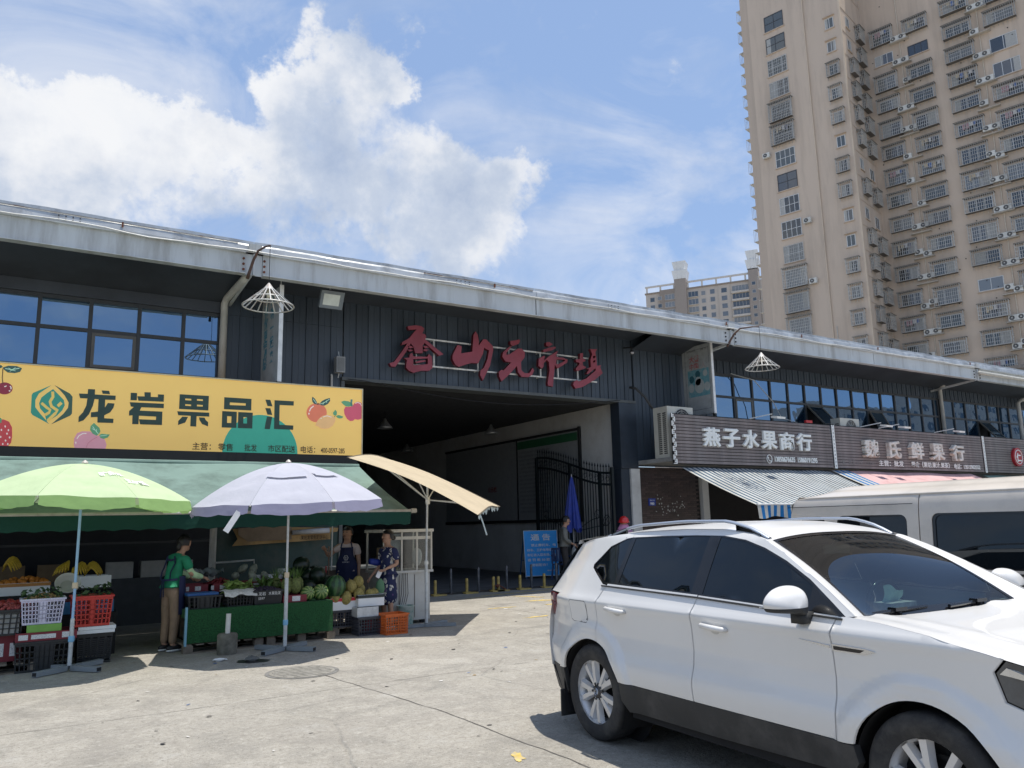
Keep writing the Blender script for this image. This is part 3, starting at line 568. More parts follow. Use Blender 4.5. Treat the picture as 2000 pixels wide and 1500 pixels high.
# ------------------------------------------------------------------ yellow sign
TR = {}
for ln in '''xiang=7673 6262,7887 6313,8042 6305,8112 6255,8057 6133,8135 6120,8166 6058,8135 5996,8622 5676,8510 5629,8119 5908,8064 5830,8071 5651,7871 5632,7833 5778,7757 5856,7643 5645,7448 5373,7360 5253,7256 5258,7212 5330,7330 5369,7508 5604,7673 5847,7522 5789,7537 5861,7719 5980,7826 6121,7856 6153,7918 6211,7703 6179/7673 5776,7749 5798,7841 5765,7734 5732/7673 5691,7749 5712,7825 5692,7734 5654/8080 5818,8165 5841,8235 5805,8134 5773/8079 5717,8118 5757,8235 5747,8165 5704/7863 5418,8009 5467,8133 5485,8156 5459,7917 5394/7734 5597,7795 5632,7825 5549,8195 5570,8227 5645,8313 5588,8327 5323,8241 5237,8024 5219,7825 5152,7704 5199,7636 5263,7658 5448,7583 5484,7719 5511|7818 5477,8203 5535,8203 5398,8102 5375,7825 5336
shan=9013 5950,9127 5925,9109 5745,9425 5821,9454 6093,9465 6245,9525 6349,9591 6258,9617 6095,9612 5989,9743 6169,9837 6172,10023 6016,10029 5911,9927 5508,9715 5117,9641 5245,9652 5365,9755 5448,9862 5683,9909 5899,9764 5952,9727 5790,9588 5538,9420 5538,9237 5477,9039 5400,8942 5450,8870 5575,8872 5678,8954 5833
yuan=10544 6211,10722 6247,10817 6281,10844 6243,10795 6157,10606 6081,10551 6123/10512 6055,10587 6079,10434 5903,10414 5837,10526 5864,10772 6033,10886 6044,10987 5957,10974 5826,10857 5686,10860 5477,10961 5405,11113 5418,11213 5572,11259 5495,11188 5376,11072 5310,10864 5301,10755 5420,10732 5578,10513 5352,10261 5134,10191 5262,10184 5372,10258 5434,10331 5424,10557 5651,10392 5659,10294 5778,10324 5892
shi=11665 6289,11764 6308,11882 6262,11740 6180,11662 6206/11559 6079,11779 6168,11959 6203,11978 6171,11835 6090,11577 6023/11415 5835,11593 5926,11611 5886,11568 5784,11730 5914,12035 6102,11969 5937,12209 5926,12349 5889,12325 5803,12006 5617,11920 5717,11898 5549,11838 5117,11682 5138,11674 5203,11746 5536,11734 5766,11668 5826,11566 5718,11563 5635,11503 5573,11398 5637|11990 5869,12237 5879,12267 5851,12020 5726,11962 5753
chang=12770 6098,12875 6125,12868 5971,12950 5945,12937 5901,12852 5868,12858 5767,12961 5742,12939 5706,12664 5606,12614 5627,12616 5678,12734 5789,12737 5840,12634 5856,12616 5914,12762 5944/13124 6261,13283 6269,13369 6277,13300 6184,13332 5980,13334 5809,13475 5838,13450 5767,13528 5619,13239 5408,12809 5181,12580 5122,12503 5217,12527 5302,12632 5360,12692 5323,12945 5419,13296 5685,13277 5735,13015 5551,12963 5564,13063 5683,12980 5692,13130 5757,13119 5961,13191 6122|13209 6072,13295 6089,13292 6028,13216 5995|13213 5935,13289 5968,13286 5907,13210 5883
long=891 4011,1027 4015,1027 4101,1136 4103,1139 4011,1470 4012,1471 3934,1307 3929,1310 3787,1353 3873,1459 3870,1448 3795,1400 3708,1310 3650,1311 3597,1459 3595,1459 3519,1210 3515,1204 3615,1101 3603,1099 3691,1159 3701,1205 3712,1202 3929,1139 3930,1121 3811,1068 3654,993 3545,916 3508,914 3602,974 3684,1018 3804,1028 3933,915 3930/1241 4092,1361 4091,1378 4032,1262 4032
yan=1711 4083,1815 4084,1817 3950,1713 3946/1823 4026,1942 4030,1935 4108,2040 4112,2045 4029,2166 4032,2163 4084,2267 4085,2268 3952,1844 3946/1704 3909,2273 3916,2274 3834,1900 3828,1876 3766,2255 3769,2260 3521,1895 3516,1871 3608,2154 3610,2155 3671,1867 3672,1868 3517,1765 3514,1761 3674,1704 3665,1703 3750,1774 3826,1725 3833
guo=2536 4112,3054 4114,3055 3836,2537 3835|2635 4038,2743 4038,2744 4006,2636 4007|2842 4042,2950 4041,2951 4010,2844 4011|2640 3932,2744 3931,2745 3900,2641 3901|2847 3935,2952 3934,2953 3903,2848 3903/2508 3790,3073 3795,3076 3720,2851 3717,2852 3520,2748 3521,2747 3717,2530 3717/2602 3695,2700 3695,2656 3587,2534 3534,2535 3610/2894 3696,2994 3696,3015 3653,3062 3612,3061 3534,2954 3573,2905 3648
pin=3335 4109,3845 4109,3848 3881,3337 3877|3441 4014,3741 4016,3740 3970,3441 3963/3308 3840,3578 3840,3580 3528,3310 3525|3401 3747,3482 3747,3482 3619,3404 3617/3605 3838,3879 3839,3879 3529,3608 3527|3705 3745,3775 3745,3777 3623,3706 3621
hui=4113 4112,4209 4113,4255 3987,4158 3987/4116 3945,4215 3947,4255 3815,4162 3817/4154 3780,4255 3777,4237 3656,4217 3531,4116 3533,4128 3640/4292 4113,4677 4115,4673 4027,4395 4023,4399 3628,4679 3627,4678 3540,4299 3539
disc=3341 3041,3339 3082,3344 3157,3356 3232,3375 3305,3402 3376,3436 3443,3477 3507,3524 3566,3577 3620,3635 3668,3698 3710,3765 3744,3836 3772,3910 3791,3985 3803,4061 3806,4138 3801,4213 3788,4288 3766,4359 3737,4428 3700,4492 3655,4551 3604,4604 3546,4652 3482,4692 3414,4725 3342,4750 3267,4767 3189,4775 3110,4780 3057
logoA=468 4128,206 3974,190 3939,198 3640,224 3597,481 3455,336 3625,257 3732,248 3854,292 3969,373 4042/497 4062,580 3977,670 3881,690 3792,657 3699,586 3605,495 3528,434 3508,402 3629,329 3714,307 3802,335 3904,415 3989
logoB=506 4137,755 4001,798 3947,808 3651,785 3616,510 3450,681 3644,742 3750,746 3841,679 3961,594 4058
logoC=470 4013,482 3932,444 3842,478 3740,566 3683,538 3654,437 3527,470 3491,572 3621,604 3708,509 3775,488 3837,526 3922,514 4020/330 3791,412 3717,461 3684,448 3665,397 3627,420 3587,478 3633,496 3705,434 3755,353 3828/602 3750,656 3815,621 3853,568 3787
cherry=-92 4031,-94 4004,-103 3978,-120 3956,-143 3938,-169 3926,-198 3921,-228 3922,-256 3930,-281 3945,-300 3964,-314 3988,-319 4014,-318 4041,-308 4066,-292 4088,-270 4106,-243 4118,-214 4124,-184 4123,-156 4115,-131 4100,-111 4081,-98 4057
hl=-212 4045,-192 4047,-178 4062,-187 4074,-197 4061,-214 4060/-137 4061,-121 4037,-123 4013,-108 4011,-107 4043,-126 4072/-119 3984,-122 3976,-131 3973,-140 3975,-144 3983,-141 3991,-133 3994,-123 3992/-138 3383,-140 3370,-147 3365,-155 3370,-159 3382,-157 3396,-150 3401,-142 3396/-186 3322,-188 3309,-195 3303,-203 3308,-207 3321,-205 3334,-198 3340,-190 3334/-87 3323,-90 3310,-97 3304,-105 3309,-109 3322,-107 3335,-100 3341,-92 3336/-103 3264,-105 3250,-113 3245,-121 3250,-125 3263,-123 3276,-115 3281,-107 3276/-62 3202,-64 3189,-71 3184,-80 3189,-84 3201,-82 3215,-74 3220,-66 3215/-188 3206,-190 3193,-197 3187,-205 3192,-209 3205,-207 3218,-200 3224,-192 3219/-115 3148,-117 3135,-125 3130,-133 3135,-137 3148,-135 3161,-127 3166,-119 3161/-150 3089,-152 3076,-159 3070,-167 3075,-171 3088,-169 3101,-162 3107,-154 3102/-79 3091,-81 3078,-89 3073,-97 3078,-101 3091,-99 3104,-91 3109,-83 3104/916 3211,946 3267,996 3302,1054 3309,1051 3325,991 3317,936 3279,904 3220/909 3148,907 3132,901 3125,895 3132,891 3147,892 3163,898 3170,905 3164/5006 3925,5031 3987,5088 4035,5075 4050,5015 3999,4988 3932/5002 3882,4998 3866,4989 3859,4980 3865,4976 3880,4980 3896,4988 3902,4998 3897/5287 3824,5368 3851,5455 3828,5460 3842,5368 3865,5283 3837/5256 3802,5252 3794,5242 3790,5231 3793,5227 3800,5231 3808,5241 3812,5252 3809/5968 4145,6023 4169,6077 4149,6103 4101,6117 4108,6087 4160,6023 4184,5962 4159
stemd=-228 4099,-245 4196,-248 4361,-261 4361,-258 4195,-241 4096/5180 4068,5189 4110,5165 4114,5157 4072/5508 3825,5546 3859,5538 3867,5501 3832
leafd=-256 4377,-181 4412,-60 4417,17 4385,-7 4321,-79 4293,-181 4295,-240 4340/-257 4383,-282 4414,-354 4402,-379 4372,-296 4357/5054 4236,5110 4190,5153 4119,5150 4078,5094 4088,5056 4132,5044 4185/5194 4085,5250 4153,5324 4199,5422 4233,5428 4174,5382 4106,5308 4065,5252 4066
vein=-223 4353,-129 4342,-19 4376,-22 4387,-130 4353,-222 4364/-152 4311,-118 4345,-75 4384,-79 4391,-123 4352,-157 4317/-179 4369,-121 4335,-73 4328,-72 4336,-119 4343,-176 4377/1136 3437,1192 3360,1236 3310,1242 3317,1199 3366,1143 3444/1267 3276,1322 3284,1373 3297,1371 3306,1321 3293,1266 3285/1199 3398,1203 3341,1211 3341,1207 3398/1130 3402,1172 3375,1176 3383,1134 3410/5064 4188,5098 4140,5136 4097,5144 4104,5107 4147,5073 4195/5216 4086,5309 4124,5412 4200,5405 4209,5304 4134,5212 4096/5274 4079,5301 4136,5293 4139,5266 4083/5358 4123,5357 4178,5348 4178,5349 4123
straw=-372 3467,-285 3504,-175 3499,-100 3465,-52 3374,-38 3223,-46 3114,-95 3032,-156 3011,-282 3009,-387 3209
leafm=-287 3537,-223 3524,-198 3492,-210 3475,-203 3443,-244 3441,-282 3472/1156 3508,1188 3477,1247 3423,1266 3366,1249 3314,1210 3284,1148 3315,1103 3382,1109 3451/1250 3297,1289 3321,1419 3313,1385 3256,1325 3231,1273 3246/5544 3996,5578 3943,5570 3887,5542 3867,5504 3884,5489 3929/5556 3863,5613 3889,5670 3874,5720 3856,5680 3824,5623 3816,5580 3832/5660 4165,5722 4194,5819 4189,5882 4156,5888 4100,5830 4073,5762 4079,5704 4117
peach=888 3029,870 3124,870 3225,908 3317,985 3352,1105 3354,1199 3295,1282 3275,1346 3221,1377 3130,1362 3038
crease=1067 3067,1086 3140,1147 3204,1224 3256,1220 3263,1142 3211,1081 3145,1060 3070
orange=5362 3922,5356 3870,5335 3822,5302 3780,5258 3746,5208 3724,5153 3715,5098 3719,5047 3736,5003 3764,4969 3803,4947 3848,4938 3898,4944 3948,4964 3996,4997 4039,5039 4072,5090 4095,5145 4105,5200 4102,5252 4086,5297 4057,5331 4018,5354 3972
lemon=5122 3646,5148 3719,5202 3794,5275 3853,5368 3881,5462 3863,5547 3831,5544 3757,5494 3663,5410 3604,5317 3587,5234 3596,5187 3631
apple=5725 4007,5758 4069,5820 4068,5907 4087,5955 4161,6023 4193,6092 4179,6116 4152,6119 3837,6037 3810,5964 3820,5931 3786,5863 3773,5795 3816,5736 3915
stemt=5916 4091,5902 4158,5911 4230,5870 4233,5862 4154,5876 4082'''.strip().split('\n'):
    k, v = ln.split('='); TR[k] = [[[(int(a.split()[0])/1000, int(a.split()[1])/1000) for a in ring.split(',')] for ring in p.split('|')] for p in v.split('/')]
ys = thing('yellow_shop_sign', 'wide yellow sign with dark green characters, painted fruit and an added faint glow', 'shop sign', (2.2, 15.5, 3.04))
MB().box(-3.4, 6.115, 15.52, 15.75, 3.04, 4.45).build('panel', mat('yellow vinyl panel with added glow', (.88, .585, .165), .45, emit=.22, ecol=(.9, .56, .14), var=.03, sc=.6, dirt=(.84, .55, .16), dsc=.8, damt=.3), ys)  # weak emission added to brighten the panel where little light reaches it
MB().box(-3.42, 6.135, 15.5, 15.77, 4.451, 4.47).box(-3.42, 6.135, 15.5, 15.77, 3.02, 3.039).box(6.116, 6.135, 15.5, 15.77, 3.04, 4.45).build('edge_trim', mat('pale sign edging', (.7, .62, .4), .5), ys)
MB().box(-3.4, 6.1, 15.78, 16.6, 2.95, 3.3).box(-3.3, 6.0, 16.6, 16.98, 2.95, 3.1).build('support_frame', blackm, ys)
PC = dict(long=(.045, .085, .06), disc=(.05, .37, .25), logoA=(.04, .27, .19), logoB=(.045, .1, .07), logoC=(.76, .53, .13), cherry=(.25, .03, .05), hl=(.82, .75, .65), stemd=(.1, .06, .03), leafd=(.04, .1, .085), vein=(.5, .72, .55), straw=(.55, .07, .07), leafm=(.12, .33, .17), peach=(.68, .32, .36), crease=(.52, .18, .22), orange=(.72, .2, .11), lemon=(.78, .47, .2), apple=(.58, .1, .15), stemt=(.08, .22, .2))
dp = dict(disc=2, long=5, logoA=3, logoB=3, logoC=6, cherry=4, stemd=5, leafd=4, straw=4, leafm=6, peach=4, crease=7, hl=9, vein=9, orange=3, lemon=6, apple=5, stemt=6)
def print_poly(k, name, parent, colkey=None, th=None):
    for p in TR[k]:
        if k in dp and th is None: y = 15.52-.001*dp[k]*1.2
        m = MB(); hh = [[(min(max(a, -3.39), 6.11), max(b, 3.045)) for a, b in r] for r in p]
        m.poly(hh, lambda u, v: (u, y, v), depth=.002, dvec=(0, 1, 0)); m.build(name, mat('sign print '+(colkey or k), PC[colkey or k], .5, var=.03, emit=.22), parent)  # prints get the same added glow so they keep up with the panel
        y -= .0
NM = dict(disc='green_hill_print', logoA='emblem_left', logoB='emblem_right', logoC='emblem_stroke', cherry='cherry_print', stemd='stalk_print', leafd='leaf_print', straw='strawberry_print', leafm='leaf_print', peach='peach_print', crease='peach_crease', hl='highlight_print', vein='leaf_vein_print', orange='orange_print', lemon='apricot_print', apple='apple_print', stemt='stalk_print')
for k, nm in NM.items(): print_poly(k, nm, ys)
for k in ('long', 'yan', 'guo', 'pin', 'hui'):
    m = MB()
    for p in TR[k]: m.poly(p, lambda u, v: (u, 15.52-.006, v), depth=.004, dvec=(0, 1, 0))
    m.build('character', mat('sign print long', PC['long'], .5), ys)
m = MB()
for s, a, b in (('主营：', 2.8, 3.2), ('零售', 3.29, 3.62), ('批发', 3.81, 4.1), ('市区配送', 4.29, 4.9), ('电话：', 4.98, 5.34), ('400-0597-285', 5.42, 6.0)):
    text(m, s, a-.35*0, 3.1, .145, 15.51, offset=.0015, width=(b-a)*.88 if '：' in s else b-a-.04)
m.v = [(2.8+(v[0]-2.8)*.935, v[1], v[2]) for v in m.v]
m.build('small_lettering', mat('sign print brown', (.07, .055, .03), .5), ys)
# ------------------------------------------------------------------ red calligraphy characters
redm = mat('dull crimson letter face', (.31, .06, .085), .5, var=.14, sc=1.6, dirt=(.24, .03, .04), dsc=.9, damt=.6)
reds = mat('dark red letter side', (.12, .01, .018), .5)
cs = thing('calligraphy_sign', 'five large dull red brush style characters on a white frame over the passage', 'sign', (10.4, 16.7, 5.2))
for k in ('xiang', 'shan', 'yuan', 'shi', 'chang'):
    m = MB()
    for p in TR[k]:
        m.mi = 0; m.poly(p, lambda u, v: (u, 16.62, v), depth=None)
        o = len(m.f); m.mi = 1
        q = MB(); q.poly(p, lambda u, v: (u, 16.622, v), depth=.1, dvec=(0, 1, 0)); m.add(q.v, [f for f in q.f if len(f) == 4])
    m.build('character', [redm, reds], cs)
fm = MB()
fm.bar((8.1, 16.8, 6.05), (13.2, 16.8, 6.03), .035); fm.bar((7.5, 16.8, 5.385), (13.45, 16.8, 5.39), .035)
for x in (8.45, 7.98, 9.68, 11.58, 12.14, 12.8, 10.6): fm.bar((x, 16.8, 5.4), (x, 16.8, 6.03), .03)
for x in (8.45, 9.68, 11.58, 12.8): fm.bar((x, 16.8, 5.385), (x, 16.99, 5.385), .02); fm.bar((x, 16.8, 6.04), (x, 16.99, 6.04), .02)
fm.build('support_frame', mat('white painted frame', (.8, .8, .76), .5, dirt=(.3, .28, .25), dsc=5., damt=.6), cs)
# ------------------------------------------------------------------ residential tower
P0 = Vector((73.74, 55.02, 0)); TA = Vector((.2395, -.9709, 0)); TB = Vector((.9709, .2395, 0))
TM = Matrix(((TA.x, TB.x, 0, P0.x), (TA.y, TB.y, 0, P0.y), (0, 0, 1, 0), (0, 0, 0, 1)))
# local frame: a along the shaded faces towards the right, b into depth
stucco = mat('beige pebbledash', (.60, .49, .39), .9, var=.05, sc=.12, bump=.5, bsc=5., dirt=(.42, .34, .27), dsc=.7, damt=.55, streak=True)
stucco2 = mat('brown beige render', (.54, .44, .35), .9, var=.05, sc=.12, dirt=(.3, .25, .2), dsc=.25, damt=.4, streak=True)
tower = thing('residential_tower', 'very tall beige apartment tower with caged windows rising behind the right of the market', 'apartment tower', P0, math.atan2(TA.y, TA.x), local=True)
# matrix check: local x = TA, local y = Z x TA
TLY = Vector((0, 0, 1)).cross(TA)
fy = 1 if TLY.dot(TB) > 0 else -1      # sign of b on the local y axis
def tb(mb, a0, a1, b0, b1, z0, z1): mb.box(a0, a1, min(fy*b0, fy*b1), max(fy*b0, fy*b1), z0, z1)
H_T = 84
m = MB()
tb(m, -3.4, 3.3, 0, 9, 0, H_T); tb(m, 3.3, 7.4, .14, 9, 0, H_T); tb(m, 3.302, 36, 6.75, 16, 0, H_T)
m.build('wall', stucco, tower)
m = MB(); m.add([(-3.4, fy*.0, 0), (-4.55, fy*.35, 0), (-4.55, fy*8, 0), (-3.4, fy*8, 0), (-3.4, 0, H_T), (-4.55, fy*.35, H_T), (-4.55, fy*8, H_T), (-3.4, fy*8, H_T)], [(0, 1, 5, 4), (1, 2, 6, 5), (2, 3, 7, 6), (3, 0, 4, 7)]); m.build('wall', stucco2, tower)
m = MB(); tb(m, 7.25, 7.43, .1, .35, 0, H_T); tb(m, 3.25, 3.34, -.03, .1, 0, H_T); m.build('corner_pilaster', mat('pale cream render', (.64, .53, .41), .85, var=.04, sc=.2, dirt=(.4, .33, .26), dsc=.4), tower)
m = MB()
for k in range(27): z = 18.2+2.9*k; tb(m, 7.405, 7.44, .35, 6.7, z, z+.05)
m.build('floor_band', stucco2, tower)
m = MB(); tb(m, 13.5, 36, 5.3, 6.74, 0, 15.6); tb(m, 13.4, 36, 5.1, 6.74, 15.6, 15.95); m.build('podium', mat('grey brown podium render', (.25, .22, .19), .9, var=.1), tower)
twfr = mat('pale aluminium window frame', (.62, .62, .6), .4, .2); twdk = mat('dark window frame', (.06, .06, .065), .4)
tgl = [glassmat('apartment glass %d' % k, c, (.6, .62, .64), .03, True, 0, .16) for k, c in enumerate(((.03, .035, .04), (.1, .1, .1), (.19, .2, .2), (.06, .075, .08)))]
cagem = mat('weathered steel cage', (.5, .49, .46), .5, .2, var=.15, rnd=.15); cagetop = mat('cage canopy', (.13, .12, .11), .7)
acm = mat('cream air conditioner casing', (.62, .61, .56), .5, var=.06, rnd=.1); acd = mat('dark fan grille', (.03, .03, .033), .5)
cloths = [mat('laundry %d' % k, c, .9) for k, c in enumerate(((.7, .68, .66), (.5, .3, .32), (.12, .2, .45), (.6, .5, .35), (.25, .25, .3)))]
def face_m(face):
    """window-local (u across, v out of the wall, z up) -> tower-local"""
    if face == 'A': return Matrix(((1, 0, 0, 0), (0, -fy, 0, 0), (0, 0, 1, 0), (0, 0, 0, 1)))
    return Matrix(((0, 1, 0, 0), (fy, 0, 0, 0), (0, 0, 1, 0), (0, 0, 0, 1)))
_PR = {}
def proto(key, fn, mats):
    if key not in _PR:
        mb = MB(); fn(mb); me = bpy.data.meshes.new(key if isinstance(key, str) else key[0]); me.from_pydata(mb.v, [], mb.f)
        for q in mats: me.materials.append(q)
        if len(mats) > 1: me.polygons.foreach_set('material_index', mb.m)
        _PR[key] = me
    return _PR[key]
def inst(name, me, parent, M):
    o = bpy.data.objects.new(name, me); COL.objects.link(o); o.parent = parent; o.matrix_local = M; ORG[o.name_full] = Vector(); return o
def win_mesh(wd, h, cols, rows, dark):
    def fn(mb):
        t = .07
        mb.mi = 0
        mb.box(-wd/2, wd/2, .0, .06, 0, t); mb.box(-wd/2, wd/2, .0, .06, h-t, h); mb.box(-wd/2, -wd/2+t, .0, .06, t, h-t); mb.box(wd/2-t, wd/2, .0, .06, t, h-t)
        for i in range(1, cols): x = -wd/2+wd*i/cols; mb.box(x-.03, x+.03, .005, .055, t, h-t)
        for i in range(1, rows): z = h*i/rows; mb.box(-wd/2+t, wd/2-t, .008, .05, z-.03, z+.03)
        mb.mi = 1; mb.box(-wd/2-.12, wd/2+.12, .0, .14, -.1, -.001)
    return fn
def cage_mesh(wd, h, d):
    def fn(mb):
        mb.mi = 0; t = .035
        nx = max(5, int(wd/.19)); nz = max(3, int(h/.34))
        for i in range(nx+1): x = -wd/2+wd*i/nx; mb.box(x-t/2, x+t/2, d-t, d, 0, h)
        for j in range(nz+1):
            z = h*j/nz; mb.box(-wd/2, wd/2, d-.01, d+.02, z-t/2, z+t/2)
            for s in (-1, 1): mb.box(s*wd/2-t/2, s*wd/2+t/2, 0, d, z-t/2, z+t/2)
        for s in (-1, 1):
            for k in (.33, .66): mb.box(s*wd/2-t/2, s*wd/2+t/2, d*k, d*k+t, 0, h)
        nb = max(4, nx//2)
        for i in range(nb+1): x = -wd/2+wd*i/nb; mb.box(x-t/2, x+t/2, 0, d, -t/2, t/2); mb.box(x-.02, x+.02, 0, .03, -.32, 0)
        mb.mi = 1; mb.box(-wd/2-.08, wd/2+.08, 0, d+.08, h+.02, h+.05); mb.box(-wd/2, wd/2, .05, d-.04, -.02, -.01)
    return fn
def cloth_fn(mb):
    x = -.7
    for k in range(4):
        w_ = random.uniform(.2, .36); h_ = random.uniform(.35, .75); mb.mi = random.randrange(5); mb.box(x, x+w_, -.01, .01, -h_, 0); x += w_+random.uniform(.05, .15)
def ac_fn(mb):
    mb.mi = 0; mb.box(-.42, .42, .12, .45, 0, .58); mb.mi = 2; mb.box(-.35, -.3, 0, .45, -.06, -.001); mb.box(.3, .35, 0, .45, -.06, -.001)
Mfan = Matrix.Rotation(R(-90), 4, 'X')
def fan_fn(mb):
    mb.mi = 0; mb.lathe([(0, 0), (.23, 0), (.24, .012), (0, .012)], (-.1, .452, .29), 14, Mfan, cap=False)
    mb.mi = 1; mb.lathe([(0, 0), (.07, 0), (0, .02)], (-.1, .466, .29), 8, Mfan, cap=False)
    for k in range(2):
        r = .12+.07*k; pts = [(-.1+r*math.cos(a), .468, .29+r*math.sin(a)) for a in np.linspace(0, 2*math.pi, 12)]; mb.tube(pts, .006, 3, cap=False)
rt = random.Random(11)
def add_window(face, a, b, z, wd, h, caged, dark=False, cols=2, rows=1, laundry=False, d=.65, out=.02):
    M = Matrix.Translation((a, fy*b, z)) @ face_m(face)
    wkey = ('window', wd, h, cols, rows, dark)
    wo = inst('window', proto(wkey, win_mesh(wd, h, cols, rows, dark), (twdk if dark else twfr, stucco2)), tower, M)
    gi = rt.randrange(4)
    inst('pane', proto(('pane', wd, h, gi), lambda mb: mb.box(-wd/2+.05, wd/2-.05, .001, .02, .05, h-.05), (tgl[gi],)), wo, Matrix())
    if rt.random() < .5:
        cw = wd*rt.choice((.22, .4)); cx = rt.choice((-1, 1))*(wd/2-cw/2-.08)
        inst('curtain', proto(('curtain', round(cw, 2), h), lambda mb: mb.box(-cw/2, cw/2, .021, .026, .08, h-.08), (mat('pale curtain', (.42, .42, .4), .9),)), wo, Matrix.Translation((cx, 0, 0)))
    if caged:
        inst('cage', proto(('cage', wd, h, d), cage_mesh(wd+.45, h+.35, d), (cagem, cagetop)), wo, Matrix.Translation((0, .03, -.15)))
        if laundry: inst('laundry', proto(('laundry', rt.randrange(3)), cloth_fn, cloths), wo, Matrix.Translation((0, d*.6, h-.1)))
def add_ac(face, a, b, z):
    M = Matrix.Translation((a, fy*b, z)) @ face_m(face)
    o = inst('air_conditioner', proto('air_conditioner', ac_fn, (acm, acd, cagem)), tower, M)
    inst('fan', proto('fan', fan_fn, (acd, acm)), o, Matrix())
# left column, tall windows
capat = {61: (0, 1), 58: (0, 1), 55: (0, 0), 52: (0, 0)}
LC = [(0, 1), (0, 1), (2, 0), (2, 0), (1, 0), (1, 0), (0, 2), (0, 1), (0, 2), (0, 2), (2, 0), (1, 0), (1, 0), (1, 0), (1, 0)]
for k in range(16):
    z = 61.5-2.0-2.92*(k-0) if k < 16 else 0
    c = LC[k] if k < len(LC) else (1, 0)
    add_window('A', -.25, 0, z, 2.35, 2.05, c[0] == 1, dark=c[1] == 1, cols=2 if c[1] == 1 else 4, rows=2, laundry=k == 5, d=.5)
    if c[0] == 2:
        M = Matrix.Translation((-.25, 0, z)) @ face_m('A'); inst('window_grille', proto('window_grille', lambda mb: [mb.box(-1.15+.23*i, -1.12+.23*i, .1, .12, 0, 2.05) for i in range(11)]+[mb.box(-1.17, 1.17, .12, .13, .4*j, .4*j+.03) for j in range(6)], (cagem,)), tower, M)
for z, a in ((43.6, -2.4), (34.3, 1.75), (27.2, 1.8)): add_ac('A', a, 0, z)
for k in range(16):
    z = 57.9-1.35-2.9*k; pl = k in (0, 1, 5, 8, 9); add_window('A', 6.15, .14, z, .95, 1.3, not pl, cols=2, d=.45)
    M = Matrix.Translation((6.15, fy*.14, z+1.45)) @ face_m('A'); inst('window_hood', proto('window_hood', lambda mb: mb.box(-.65, .65, 0, .3, 0, .05), (stucco2,)), tower, M)
for k in range(16):
    z = 58.3-1.4-2.9*k; pl = k in (0, 1, 6, 8)
    add_window('B', 7.4, 2.15, z, 1.0, 1.35, not pl, cols=2, d=.55)
    add_window('B', 7.4, 5.1, z-.4, 1.2, 1.4, not (k in (6, 8)), cols=2, d=.6)
rt.seed(5)
for k in range(-2, 13):
    z = 22.8-1.35+2.9*k
    for ci, (a, wd) in enumerate(((9.6, 2.0), (13.25, 2.1), (17.35, 2.35), (21.4, 2.5), (25.6, 2.1), (29.4, 2.1))):
        zz = z-(0.25 if ci % 2 else 0); plain = (k, ci) in ((11, 0), (11, 1), (10, 3), (9, 3), (1, 2), (0, 3))
        hh = 1.3+(.35 if rt.random() < .25 else 0)
        add_window('A', a, 6.75, zz-(hh-1.3), wd, hh, not plain, dark=plain and rt.random() < .6, cols=rt.choice((2, 3)), laundry=rt.random() < .4, d=rt.choice((.5, .62)))
    for a in (11.0, 11.85, 18.95, 19.75, 27.1, 27.9):
        if rt.random() < .82: add_ac('A', a, 6.75, z-.75+(.35 if rt.random() < .4 else 0))
    for a in (11.45, 19.35, 27.5):
        M = Matrix.Translation((a, fy*6.75, z-.9)) @ face_m('A'); inst('ac_ledge', proto('ac_ledge', lambda mb: mb.box(-1.05, 1.05, 0, .55, 0, .07), (mat('pale ledge', (.5, .46, .4), .8),)), tower, M)
m = MB()
for a in (11.45, 19.35, 27.5): m.tube([(a, fy*(6.75-.1), 17), (a, fy*(6.75-.1), 62)], .055, 6)
m.build('drain_pipe', mat('cream drain pipe', (.6, .53, .43), .6), tower)
m = MB(); m.tube([(3.75, fy*.05, 17), (3.75, fy*.05, 22)], .04, 6); m.build('drain_pipe', pvc, tower)
m = MB()
for _ in range(60):
    a = rt.uniform(8, 30); z = rt.uniform(19, 62); m.lathe([(.07, 0), (.07, .02)], (a, fy*6.74, z), 6, Matrix.Rotation(R(90*fy), 4, 'X'))
m.build('vent_hole', blackm, tower)
for k in range(15):
    m = MB(); z = 24+2.9*k; m.box(-5.2, -4.56, fy*1.2-.6, fy*1.2+.6, z, z+.04)
    for i in range(4): m.box(-5.2, -5.17, fy*1.2-.6+.38*i, fy*1.2-.57+.38*i, z-1.5, z)
    m.box(-5.2, -4.56, fy*1.2-.6, fy*1.2+.6, z-1.5, z-1.46)
    m.build('side_cage', cagem, tower)
# ------------------------------------------------------------------ far block
e = Vector((-.5558, .8313, 0)); EA = -e
fb = thing('apartment_block', 'distant slab block with two stair shafts topped by white crowns, left of the tower', 'apartment block', (214.33, 195.35, 0), math.atan2(EA.y, EA.x), local=True)
s_ = 1 if Vector((0, 0, 1)).cross(EA).dot(Vector((214, 195, 0))) > 0 else -1
def fbx(mb, a0, a1, b0, b1, z0, z1): mb.box(a0, a1, min(s_*b0, s_*b1), max(s_*b0, s_*b1), z0, z1)
fw_ = mat('far beige wall', (.52, .46, .4), .9, var=.04, sc=.1)
m = MB(); fbx(m, -26.5, 11.6, 0, 14, 0, 86.4); fbx(m, 15.2, 40, 0, 14, 0, 86.4); m.build('wall', fw_, fb)
m = MB(); fbx(m, -26.8, 11.6, -.4, 14.4, 86.4, 86.9); fbx(m, -21, -15.2, -.9, 0, 20, 87.2); m.build('parapet', mat('far brown coping', (.3, .25, .21), .9), fb)
m = MB(); fbx(m, -15.2, -10.9, -1.3, 4, 0, 90.5); fbx(m, 11.6, 15.1, -1.3, 4, 0, 90.2); m.build('stair_shaft', mat('far grey brown shaft', (.34, .29, .25), .9), fb)
cr = mat('white crown panels', (.75, .75, .73), .6)
